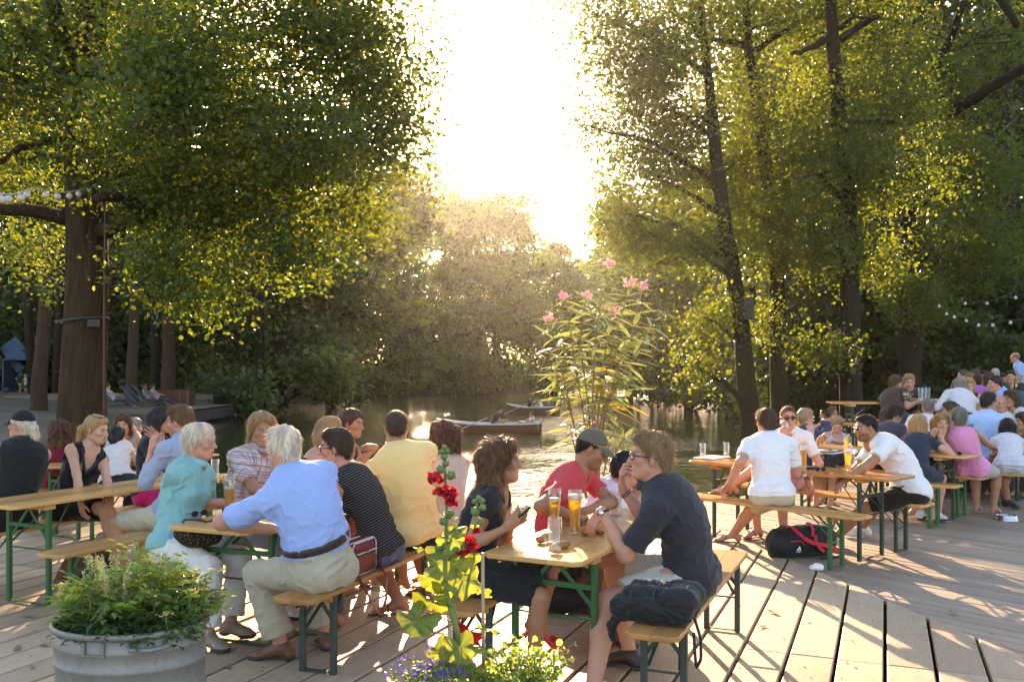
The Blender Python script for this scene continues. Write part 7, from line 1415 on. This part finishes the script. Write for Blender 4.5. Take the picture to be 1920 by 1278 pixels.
ash = MB(); ash.lathe([(.001, .008), (.05, .008), (.062, .028), (.066, .026), (.055, 0), (.001, 0)], 18); tag(ash.build('ashtray', MAT['crust'], None, tuple(G(1846, 822, .77)), True), 'small brown ashtray in front of the sky blue shirt', 'ashtray')
def bend(pts, n=30): pts = np.array(pts, float); return np.stack([np.interp(np.linspace(0, 1, n), np.linspace(0, 1, len(pts)), pts[:, i]) for i in range(3)], 1)
# --- burgundy shoulder bag on the bench
def bag_frame(p, yaw): a = math.radians(yaw); return p, np.array([[math.cos(a), math.sin(a), 0], [-math.sin(a), math.cos(a), 0], [0, 0, 1]])
MAT['burg'] = leather((.17, .012, .022), .38); MAT['burg2'] = leather((.12, .008, .016), .4); MAT['piping'] = leather((.62, .55, .48), .5)
rz_ = -.338-math.pi/2+1.57; bgp = on(BEN, 'MR', .68, .03); bag = empty('shoulder_bag', tuple(bgp), -.338, 'burgundy retro shoulder bag with white piping on the bench', 'bag')
m = MB(); m.box((0, 0, .105), (.10, .30, .205), None, .028); m.build('bag_body', MAT['burg'], bag, smooth=False)
m = MB(); m.box((.056, 0, .075), (.022, .24, .12), None, .009); m.build('front_pocket', MAT['burg2'], bag)
m = MB()
for x in (.0505, -.0505):
    pts = [(x, y, z) for y, z in ((-.12, .008), (-.145, .03), (-.145, .18), (-.12, .204), (.12, .204), (.145, .18), (.145, .03), (.12, .008), (-.12, .008))]; m.tube(pts, .0045, 6)
m.build('piping', MAT['piping'], bag)
m = MB(); m.bar((.068, -.12, .140), (.068, .12, .140), .004, .014, (1, 0, 0)); m.bar((.03, -.14, .2055), (.03, .14, .2055), .012, .004); m.build('zip', MAT['piping'], bag)
m = MB(); m.box((.07, .0, .14), (.006, .05, .02), None, .002); m.build('buckle', MAT['blackplastic'], bag)
pts = np.array([(0, -.15, .17), (.02, -.165, .12), (.085, -.16, .04), (.14, -.13, -.08), (.155, -.05, -.20), (.15, .03, -.24), (.148, .09, -.16), (.135, .12, -.04), (.07, .15, .06), (.01, .155, .15)]); tt = np.linspace(0, 1, 28); pts = np.stack([np.interp(tt, np.linspace(0, 1, 10), pts[:, i]) for i in range(3)], 1); v, f = strip(pts, .034, V(.7, .2, .3)); v2 = np.concatenate([v, v+V(.003, 0, .001)]); mobj('strap', rawmesh('strap', v2, np.concatenate([f, f[:, ::-1]+len(v)]), MAT['burg2']), bag)
# --- black backpack lying on the bench
MAT['nylon'] = cloth((.012, .012, .013), .6); bp_ = empty('backpack', tuple(on(BEN, 'FR', .30, -.02)), -.398, 'black backpack lying on the near end of the front bench', 'backpack'); bp_.scale = (.88, .88, .88); I3 = np.eye(3)
Mb = np.array([[.985, .0, .17], [0, 1, 0], [-.17, 0, .985]])
rbx = lambda c, hx, hy, hz, r: [cone(np.array(c)+V(-hx, sy_*hy, sz_*hz), np.array(c)+V(hx, sy_*hy, sz_*hz), r, r, .05) for sy_ in (-1, 1) for sz_ in (-1, 1)]+[cone(np.array(c)+V(-hx, -hy, 0), np.array(c)+V(-hx, hy, 0), r, r, .05), cone(np.array(c)+V(hx, -hy, 0), np.array(c)+V(hx, hy, 0), r, r, .05), cone(np.array(c)+V(0, -hy, 0), np.array(c)+V(0, hy, 0), r*1.1, r*1.1, .06)]
def bagpart(nm, pr, inf, mt, amp=.004):
    v, f = sdf_mesh(pr, .008, inf); v += vnormals(v, f)*(wob(v, 13, 3)*amp+wob(v, 34, 5)*amp*.5)[:, None]; low = (v[:, 2] < .003) & (np.abs(v[:, 0]) < .132); v[low, 2] = .003; return mobj(nm, rawmesh(nm, v, f, mt), bp_)
bagpart('bag_body', rbx((-.03, .0, .075), .17, .11, .025, .05), .0, MAT['nylon'], .006)
bagpart('top_pocket', rbx((.12, .0, .135), .05, .10, .02, .045), .0, cloth((.017, .017, .018), .7), .004)
bagpart('front_pocket', rbx((-.06, .0, .145), .09, .075, .008, .032), .0, cloth((.019, .019, .020), .75), .004)
bagpart('hip_belt', [cone((-.20, -.09, .05), (-.255, -.12, -.03), .032, .026, .02), cone((-.255, -.12, -.03), (-.25, -.11, -.11), .026, .02, .02)], .0, MAT['nylon'], .005)
for k, x in enumerate((-.15, -.02, .10)):
    z = .185 if k else .17; m = MB(); m.tube(bend([(x, -.165, .03), (x+.005, -.158, .10), (x+.012, -.12, z), (x+.012, 0, z+.012), (x, .12, z), (x, .16, .06)], 16), .008, 6); m.build('strap', cloth((.028, .028, .030), .5), bp_, smooth=True)
    m = MB(); m.box((x, -.166, .045), (.034, .014, .034), None, .004); m.build('buckle', MAT['blackplastic'], bp_)
m = MB(); m.tube(bend([(.165, -.15, .12), (.155, -.10, .185), (.15, 0, .20), (.155, .10, .185)], 14), .004, 5); m.build('piping', paint((.22, .22, .23), .5), bp_)
m = MB(); m.tube(bend([(-.12, -.07, .19), (-.02, -.085, .195), (.03, -.03, .2), (-.03, .04, .197), (-.12, .07, .19)], 18), .004, 5); m.build('zip', cloth((.05, .05, .05), .4), bp_)
pts = np.array([(.20, -.05, .04), (.24, -.08, -.06), (.25, -.12, -.16), (.22, -.1, -.22), (.20, -.04, -.15), (.19, -.02, -.05)]); m = MB(); m.tube(np.stack([np.interp(np.linspace(0, 1, 20), np.linspace(0, 1, 6), pts[:, i]) for i in range(3)], 1), .009, 6); m.build('shoulder_strap', cloth((.02, .02, .021), .5), bp_)
# --- handbag on the lap of the turquoise blouse
MAT['leopard'] = pattern('spots', [(.02, .016, .012), (.20, .13, .07), 75]); hb_p = W(372, 1003, 5.72); v, f = sdf_mesh([ell((0, 0, 0), np.eye(3), (.15, .075, .075), .03), cone((-.11, 0, .03), (.11, 0, .05), .045, .05, .03)], .009); nn_ = vnormals(v, f); v += nn_*(wob(v, 12, 3)*.006)[:, None]; me = rawmesh('handbag', v, f, MAT['leopard']); vvec(me, 'pat', v); hbg = tag(mobj('handbag', me, None, tuple(hb_p)), 'dark leopard print handbag on the lap in white trousers', 'handbag'); m = MB(); m.tube([(-.11, -.03, .06), (-.06, -.07, .11), (.04, -.07, .11), (.1, -.03, .07)], .008, 6); m.build('bag_handle', MAT['belt'], hbg, smooth=True)
# --- brown satchel under the bench at the left
sb = empty('satchel', tuple(G(128, 1098, 0)+V(.1, .12, 0)), .5, 'brown leather satchel leaning under the bench behind the zinc tub', 'bag'); v, f = sdf_mesh([cone((-.14, 0, .08), (.14, 0, .08), .075, .075, .03), cone((-.12, 0, .2), (.12, .02, .22), .05, .05, .05)], .012); v += vnormals(v, f)*(wob(v, 8, 3)*.008)[:, None]; v[:, 2] -= v[:, 2].min(); mobj('bag_body', rawmesh('bag_body', v, f, leather((.085, .04, .022), .45)), sb); v, f = strip([(-.15, -.02, .2), (-.2, -.08, .12), (-.24, -.12, .03), (-.2, -.12, .01)], .05, V(0, 1, .3)); mobj('flap', rawmesh('flap', v, f, leather((.17, .06, .03), .45)), sb)
# --- black bag under the front table
v, f = sdf_mesh([cone((-.1, 0, .1), (.1, 0, .1), .1, .1, .03), cone((-.08, 0, .28), (.08, 0, .3), .07, .07, .05)], .013); v += vnormals(v, f)*(wob(v, 7, 3)*.01)[:, None]; v[:, 2] -= v[:, 2].min(); tag(mobj('rucksack', rawmesh('rucksack', v, f, MAT['nylon']), None, tuple(G(1052, 1150, 0))), 'black bag standing under the front table by the red shoes', 'bag')
# --- black and red sports bag
sg_ = empty('sports_bag', tuple(G(1515, 1050, -.01)+V(.0, .2, 0)), .28, 'black sports bag with red strap and white logo under the bench', 'sports bag'); H_ = .26; v, f = sdf_mesh([cone((-.23, 0, .135), (.23, 0, .135), .13, .13, .03), cone((-.2, 0, .2), (.2, 0, .19), .075, .075, .06), cone((-.25, 0, .07), (.25, 0, .07), .08, .08, .05)], .011); v[:, 2] = np.maximum(v[:, 2], .004); v += vnormals(v, f)*(wob(v, 7, 4)*.008+wob(v, 15, 2)*.004)[:, None]; mobj('bag_body', rawmesh('bag_body', v, f, MAT['nylon']), sg_)
MAT['redstrap'] = cloth((.62, .02, .05), .6); MAT['mark'] = paint((.8, .8, .8), .6)
for nm, pts, w, mt in (('handle', [(-.16, -.02, .285), (-.12, -.07, .268), (-.08, -.115, .22), (-.04, -.142, .17)], .032, 'redstrap'), ('handle', [(.04, -.12, .2), (.06, -.10, .26), (.08, -.03, .30), (.07, .03, .295)], .03, 'redstrap'), ('shoulder_strap', [(-.06, -.143, .19), (.02, -.152, .15), (.10, -.152, .13), (.19, -.15, .11), (.26, -.15, .085), (.315, -.14, .05)], .038, 'redstrap'), ('shoulder_strap', [(.05, -.150, .22), (.055, -.155, .15), (.09, -.157, .10), (.14, -.16, .065)], .030, 'redstrap'), ('strap_end', [(.315, -.14, .05), (.325, -.16, .012), (.26, -.19, .008), (.16, -.2, .006), (.08, -.19, .008)], .034, 'nylon'), ('red_edge', [(-.20, -.125, .16), (-.15, -.142, .172), (-.09, -.142, .165), (-.06, -.140, .14)], .007, 'redstrap')):
    pts = bend(pts); v, f = strip(pts, w, V(0, -1, .25)); mobj(nm, rawmesh(nm, np.concatenate([v, v+V(0, -.003, .0005)]), np.concatenate([f, f[:, ::-1]+len(v)]), MAT[mt]), sg_)
m = MB()
for k, (x, h) in enumerate(((0, .014), (.016, .024), (.032, .036))): m.add([(x-.135, -.1455, .085), (x-.124, -.1455, .085), (x-.124-h*.45, -.1455, .085+h), (x-.135-h*.45, -.1455, .085+h)], [(0, 1, 2, 3)])
m.build('emblem', MAT['mark'], sg_)
tc = bpy.data.curves.new('lettering', 'FONT'); tc.body = 'adidas'; tc.size = .021; tc.extrude = .0004; tc.align_x = 'CENTER'; tc.materials.append(MAT['mark']); _tm = bpy.data.objects.new('tmp_text', tc); col.objects.link(_tm); bpy.context.view_layer.update(); _me = bpy.data.meshes.new_from_object(_tm.evaluated_get(bpy.context.evaluated_depsgraph_get())); bpy.data.objects.remove(_tm); to = bpy.data.objects.new('lettering', _me); link(to, sg_); to.location = (-.120, -.1455, .068); to.rotation_euler = (math.pi/2, 0, 0)
m = MB()
for k in range(3): m.add([(.215+k*.014, -.1275+k*.004, .06), (.222+k*.014, -.1255+k*.004, .06), (.222+k*.014, -.1255+k*.004, .14), (.215+k*.014, -.1275+k*.004, .14)], [(0, 1, 2, 3)])
m.build('emblem', MAT['mark'], sg_)
# ------------------------------------------------------------------ lights strung in the trees, loudspeaker
MAT['bulb'] = paint((.50, .46, .42), .35, 0, 'bulb', .1); MAT['cable'] = paint((.05, .04, .035), .7)
def festoon(label, pts, bulbs, br, sag):
    root = empty('festoon_lights', tuple(pts[0]), 0, label, 'string lights', 'unlit light strings in the trees'); P = np.array(pts)-np.array(pts[0]); m = MB(); cur = []
    for i in range(len(P)-1): tt = np.linspace(0, 1, 14)[:-1]; cur += [P[i]*(1-t_)+P[i+1]*t_-V(0, 0, sag*4*t_*(1-t_)) for t_ in tt]
    cur.append(P[-1]); m.tube(np.array(cur), br*.24 if br > .04 else .008, 5); m.build('cable', MAT['bulb'] if br > .04 else MAT['cable'], root)
    b = MB(); b.lathe([(.001, 0), (.4, 0), (.42, -.5)], 8, (0, 0, 0)); b2 = MB(); b2.ball((0, 0, -1.35), 1.0, 10, 8); b2.lathe([(.40, 0), (.42, -.55), (.3, -.7)], 8); bm2 = b2.mesh('bulb', MAT['bulb'], True); cur = np.array(cur)
    for k in range(bulbs): q = cur[int((k+.5)/bulbs*(len(cur)-1))]; o = mobj('bulb', bm2, root, tuple(q)); o.scale = (br,)*3; o.rotation_euler = (.2*math.sin(k*2.1), .25*math.sin(k*3.3), 0)
    return root
festoon('string of round white bulbs tied to the big tree at the left', [W(190, 340, 19.3), W(60, 352, 14.5), W(-70, 335, 10.5)], 12, .056, .14); festoon('string of small bulbs hanging before the dark wood at the right', [W(1755, 560, 19), W(1800, 590, 18.5), W(1880, 600, 17.5), W(1990, 560, 16)], 9, .032, .12)
festoon('second string of small bulbs, higher at the right edge', [W(1790, 560, 20), W(1880, 556, 19), W(1990, 520, 18)], 4, .032, .1)
m = MB(); m.tube([W(186, 350, 19.35), W(197, 400, 19.3), W(195, 600, 19.35), W(195, 790, 19.4)], .022, 6); cb = tag(m.build('power_cable', paint((.10, .035, .02), .6)), 'reddish cable running down the big trunk at the left', 'cable')
m = MB(); a_ = np.linspace(0, 6.28, 22); m.tube(np.array([V(-9.42+.52*math.cos(x), 20+.52*math.sin(x), 2.8+.06*math.cos(x)) for x in a_]), .03, 6, False); m.box((-9.02, 19.62, 2.72), (.22, .14, .16), None, .01); tag(m.build('trunk_strap', MAT['cable']), 'black strap with a small box round the big trunk', 'strap')
spk = empty('loudspeaker', tuple(W(1400, 578, 26.4)), .2, 'dark loudspeaker box mounted on the leaning alder', 'loudspeaker'); m = MB(); m.box((0, 0, 0), (.34, .30, .62), None, .02); m.build('cabinet', paint((.015, .014, .014), .6), spk); m = MB(); m.box((0, -.156, 0), (.30, .012, .56), None, .004); m.build('grille', paint((.03, .03, .03), .7), spk); m = MB(); m.bar((-.1, .1, .1), (-.4, .5, .1), .05, .05); m.build('mount', MAT['cable'], spk)
# ------------------------------------------------------------------ rowing boats
MAT['hull'] = paint((.145, .045, .030), .4, 0, 'boat_paint', .25); MAT['boatin'] = paint((.62, .58, .54), .5, 0, 'boat_white', .15); MAT['oar'] = paint((.42, .33, .25), .5)
def boat(p, head, L, label, scale=1.0):
    """hull lofted from cross sections; bow at +X"""
    root = empty('rowing_boat', (p[0], p[1], WZ), head, label, 'rowing boat', 'rowing boats on the lake'); n = 17; xs_ = np.linspace(-.5, .5, n); rows = []; inner = []
    for x in xs_:
        w = .62*(1-max(0, (x-.0)/.5)**2.2*.97)*(1-max(0, (-x-.15)/.35)**2*.28); sheer = .36+.20*max(0, x/.5)**2+.05*max(0, -x/.5)**2; keel = -.16+.30*max(0, (x-.25)/.25)**2
        rows.append([(x*L, s_*w*c_, keel+(sheer-keel)*h_) for s_, c_, h_ in ((-1, 1.0, 1), (-1, .93, .6), (-1, .72, .22), (0, 0, 0), (1, .72, .22), (1, .93, .6), (1, 1, 1))]); inner.append([(x*L*.985, s_*w*c_*.93, keel+.09+(sheer-keel-.09)*h_) for s_, c_, h_ in ((-1, 1.0, 1), (-1, .9, .5), (-1, .6, .1), (0, 0, .06), (1, .6, .1), (1, .9, .5), (1, 1, 1))])
    def loft(rr, nm, mt, fl): v = np.array(rr).reshape(-1, 3); f = [(i*7+j, i*7+j+1, (i+1)*7+j+1, (i+1)*7+j) for i in range(n-1) for j in range(6)]; mobj(nm, rawmesh(nm, v, np.array(f)[:, ::-1] if fl else np.array(f), mt), root)
    loft(rows, 'hull', MAT['hull'], False); loft(inner, 'hull_lining', MAT['boatin'], True)
    m = MB(); m.add(np.array(rows[0]), [tuple(range(7))]); m.build('transom', MAT['hull'], root)
    m = MB()
    for s_ in (0, 6): m.tube([np.array(r[s_])+V(0, 0, .015) for r in rows], .035, 6)
    m.build('gunwale', MAT['boatin'], root, smooth=True)
    for x in (-.32, .05): m = MB(); m.box((x*L, 0, .20), (.24, 1.05, .035), None, .006); m.build('thwart', MAT['boatin'], root)
    for s_ in (-1, 1):
        m = MB(); a = V(.02*L, s_*.25, .62); b = V(.12*L, s_*.6, .42); d = nrm(b-a); e = b+d*1.25; m.tube([a, b, e], .024, 6); m.bar(e, e+d*.5, .13, .02, (0, 0, 1)); m.build('oar', MAT['oar'], root)
    return root
b1 = G(922, 811, WZ); b1 = V(b1[0]-.15, b1[1]+.3, WZ); boat(b1, math.pi-.12, 4.6, 'nearest brown rowing boat with a rower and a woman in white'); b2 = G(997, 774, WZ); boat(b2, math.pi-.5, 3.6, 'second brown rowing boat farther up the lake'); b3 = G(1150, 752, WZ); boat(b3, math.pi-.3, 3.4, 'farthest rowing boat glimpsed through the oleander')
def rower(key, seat, yaw, label, px, **k): P_(key, seat, k.pop('sex', 'm'), yaw, label, 3 if key.startswith('r3') else 2, floor=WZ+.02, legs=dict(L=dict(w=seat+ydir(yaw)*.62+V(0, 0, -.08)), R=dict(w=seat+ydir(yaw)*.6+V(0, 0, -.08))), **k)
rower('r1a', b1+V(.22, 0, .22), 95, 'person in a dark shirt rowing the nearest boat', 0, head=(938, 768), hair=dict(style='short', col=(.05, .03, .02)), top=dict(type='tee', col=(.03, .03, .04)), bottom=dict(type='shorts', col=(.1, .1, .1)), arms=dict(L=dict(w=b1+V(.75, .2, .55)), R=dict(w=b1+V(.75, -.2, .55))))
rower('r1b', b1+V(1.75, .02, .22), -88, 'person in a white dress sitting in the nearest boat', 0, sex='f', head=(997, 776), hair=dict(style='bun', col=(.16, .08, .04)), top=dict(type='dress', col=(.66, .62, .58)), bottom=dict(type='skirt', col=(.66, .62, .58)), armmode='knee')
rower('r2a', b2+V(-.1, .1, .22), 100, 'person in a dark shirt rowing the second boat', 0, head=(994, 746), hair=dict(style='short', col=(.12, .06, .03)), top=dict(type='tee', col=(.03, .025, .025)), bottom=dict(type='shorts', col=(.1, .1, .1)), armmode='table')
rower('r2b', b2+V(.62, -.2, .22), -70, 'person with long dark hair and a white top in the second boat', 0, sex='f', head=(1011, 751), hair=dict(style='straightlong', col=(.03, .02, .015)), top=dict(type='tee', col=(.68, .66, .66)), bottom=dict(type='skirt', col=(.4, .4, .42)), armmode='knee')
rower('r3a', b3+V(-.5, 0, .22), 90, 'person in blue in the farthest boat', 0, hair=dict(style='short', col=(.03, .02, .02)), top=dict(type='tee', col=(.06, .10, .42)), bottom=dict(type='shorts', col=(.1, .1, .1)), armmode='table')
# ------------------------------------------------------------------ left bank: booth, deckchairs, planter, people
MAT['bluewood'] = paint((.018, .055, .11), .7, 0, 'blue_paint', .25); bo = empty('blue_booth', tuple(W(47, 738, 54)), 0, 'small blue wooden booth with a gabled roof on the left bank', 'booth'); w2, d2_, h2 = .88, .8, 2.0
m = MB(); m.box((-w2, 0, h2/2), (.07, d2_*2, h2), None, .01); m.build('wall', MAT['bluewood'], bo); m = MB(); m.box((w2, 0, h2/2), (.07, d2_*2, h2), None, .01); m.build('wall', MAT['bluewood'], bo); m = MB(); m.box((0, d2_, h2/2), (w2*2-.07, .06, h2), None, .01); m.build('wall', MAT['bluewood'], bo)
m = MB(); v = [(-w2-.03, y, h2) for y in (-d2_, d2_)]+[(w2+.03, y, h2) for y in (-d2_, d2_)]+[(0, y, h2+.66) for y in (-d2_, d2_)]; m.add(np.array(v), [(0, 2, 4), (1, 5, 3), (0, 1, 3, 2)]); m.build('gable', MAT['bluewood'], bo)
for s_ in (-1, 1): m = MB(); m.bar((s_*(w2+.12), 0, h2-.02), (0, 0, h2+.70), d2_*2+.2, .05, (0, 1, 0)); o = m.build('roof', MAT['bluewood'], bo)
m = MB(); m.box((0, 0, .05), (w2*2, d2_*2, .1)); m.build('booth_floor', MAT['oldwood'], bo)
bz = W(47, 738, 54)[2]+.1
P_('kid1', V(W(36, 0, 53.7)[0], 53.7, bz+.62), 'm', 20, 'boy in a dark top and khaki shorts standing in the blue booth', 2, stand=1, floor=bz, H=1.22, hsz=1.12, hair=dict(style='short', col=(.06, .04, .02)), top=dict(type='tee', col=(.02, .02, .03)), bottom=dict(type='shorts', col=(.3, .26, .2)), armmode='side', legs=dict(L=dict(o=(.08, .02, .07)), R=dict(o=(.08, -.02, .07))))
P_('kid2', V(W(49, 0, 53.4)[0], 53.4, bz+.52), 'f', -60, 'small blond child in a pale top beside the boy in the booth', 2, stand=1, floor=bz, H=1.05, hsz=1.15, hair=dict(style='bob', col=(.4, .28, .15)), top=dict(type='tee', col=(.35, .42, .38)), bottom=dict(type='skirt', col=(.06, .16, .14)), armmode='side', legs=dict(L=dict(o=(.07, .02, .06)), R=dict(o=(.07, -.02, .06))))
def lounger(p, rz, label, col_):
    root = empty('deck_chair', tuple(p), rz, label, 'deckchair', 'deckchairs on the left terrace'); mt = cloth([x*.6 for x in col_])
    pts = bend([(0, -.35, .38), (0, .1, .28), (0, .3, .34), (0, .75, .95)], 14); v = np.concatenate([pts+V(.27, 0, 0), pts-V(.27, 0, 0)]); n = len(pts); mobj('sling', rawmesh('sling', np.concatenate([v, v-V(0, 0, .015)]), np.concatenate([np.array([(i, i+1, n+i+1, n+i) for i in range(n-1)]), np.array([(i, i+1, n+i+1, n+i) for i in range(n-1)])[:, ::-1]+2*n]), mt), root)
    for s_ in (-1, 1): m = MB(); m.bar((s_*.29, -.4, .40), (s_*.29, .35, .02), .04, .03); m.bar((s_*.29, -.2, .02), (s_*.29, .8, 1.0), .04, .03); m.build('frame', MAT['oldwood'], root)
    return root
for i, (px, Y, yaw, lb, pl_) in enumerate(((216, 41, 70, 'deckchair left of the slim trunk on the terrace', 'person in a pale top lying in the deckchair left of the slim trunk'), (283, 42.5, 80, 'deckchair right of the slim trunk', 'person in a grey top in the deckchair right of the slim trunk'), (298, 42.0, 70, 'deckchair beside the wooden planter', 'person half hidden in the deckchair beside the planter'), (262, 40.6, 95, 'low deckchair at the front edge of the terrace', None))):
    p = V((px-CX)/FPX*Y, Y, .02); lounger(p, -math.radians(yaw)+math.pi, lb, (.03, .045, .12))
    if pl_: s_ = p+V(0, 0, .30); P_('lou%d' % i, s_, 'm' if i == 0 else 'f', yaw, pl_, 2, floor=.02, lean=-38, hair=dict(style='short' if i == 0 else 'bob', col=(.08, .045, .025)), top=dict(type='tee', col=((.4, .38, .36), (.34, .34, .33), (.3, .25, .25))[i]), bottom=dict(type='trousers', col=((.1, .11, .15), (.25, .2, .12), (.05, .05, .08))[i]), armmode='lap', legs=dict(L=dict(w=s_+ydir(yaw)*.78+V(0, .1, -.22)), R=dict(w=s_+ydir(yaw)*.8+V(0, -.1, -.22))))
wp = empty('wooden_planter', tuple(V((330-CX)/FPX*43.5, 43.5, .02)), 0, 'square wooden planter box on the left terrace', 'planter')
for k in range(9): m = MB(); m.box((-.72+k*.18, -.5, .38), (.165, .04, .74), None, .006); m.build('slat', wood('planter_wood', (.10, .04, .028), (.16, .065, .042), (12, 12, 1), 2, .8) if k == 0 else wp.children[0].data.materials[0], wp)
m = MB(); m.box((0, 0, .36), (1.5, .94, .7)); m.build('planter_box', MAT['joist'], wp)
for i, (px, lb, tc, bc, sx_) in enumerate(((417, 'person in a pale blue T-shirt and jeans sitting on the pier end', (.42, .50, .58), (.22, .30, .40), 'm'), (434, 'person in a grey top sitting at the very end of the pier', (.32, .28, .26), (.42, .30, .26), 'f'))):
    s_ = V((px-CX)/FPX*49.3, 49.3, -.44); P_('pier%d' % i, s_, sx_, 150, lb, 2, floor=WZ-.1, hy=150, lean=12, hair=dict(style='short' if i == 0 else 'bun', col=(.06, .04, .03)), top=dict(type='tee', col=tc), bottom=dict(type='trousers' if i == 0 else 'shorts', col=bc), armmode='lap' if i else 'chin', legs=dict(L=dict(w=s_+ydir(150)*.48+V(.1, 0, -.48)), R=dict(w=s_+ydir(150)*.48+V(-.12, 0, -.47))))

pe = PE['blonde']['_']; Mf = pe['frame'](.75); m = MB()
for t_ in np.linspace(0, 1, 13):
    for sg in (-1, 1): q = pe['S'](.98-.36*t_)+Mf[0]*sg*(.085*(1-t_)**.8+.004)+Mf[1]*(.06+.075*math.sin(min(t_*1.9, 1.57))); m.ball(q-pe['base'], .011+.004*(t_ > .4), 8, 6)
m.build('bead_trim', MAT['blackplastic'], pe['body'], smooth=True)

# crumbs, twigs and cigarette ends lying on the boards
g = np.random.RandomState(3); m = MB()
for k in range(150):
    p = G(g.uniform(20, 1900), g.uniform(1000, 1277), .004); a = g.uniform(0, 6.28); m.bar(p, p+V(math.cos(a), math.sin(a), .05)*g.uniform(.006, .03), g.uniform(.003, .007), .004)
tag(m.build('litter', paint((.22, .17, .10), .9, 0, 'litter', .5)), kind='stuff')
# ------------------------------------------------------------------ evening haze
hz = MB(); hz.box((0, 132, 17.0), (346, 322, 42.0)); t = NT('haze'); t.t.nodes.remove(t.b); pv = t.n('VolumePrincipled'); pv.inputs['Color'].default_value = (1.0, .97, .92, 1); pv.inputs['Density'].default_value = HAZE; pv.inputs['Anisotropy'].default_value = .82
t.l(pv.outputs[0], t.out.inputs['Volume']); tag(hz.build('haze', t.m), kind='stuff')
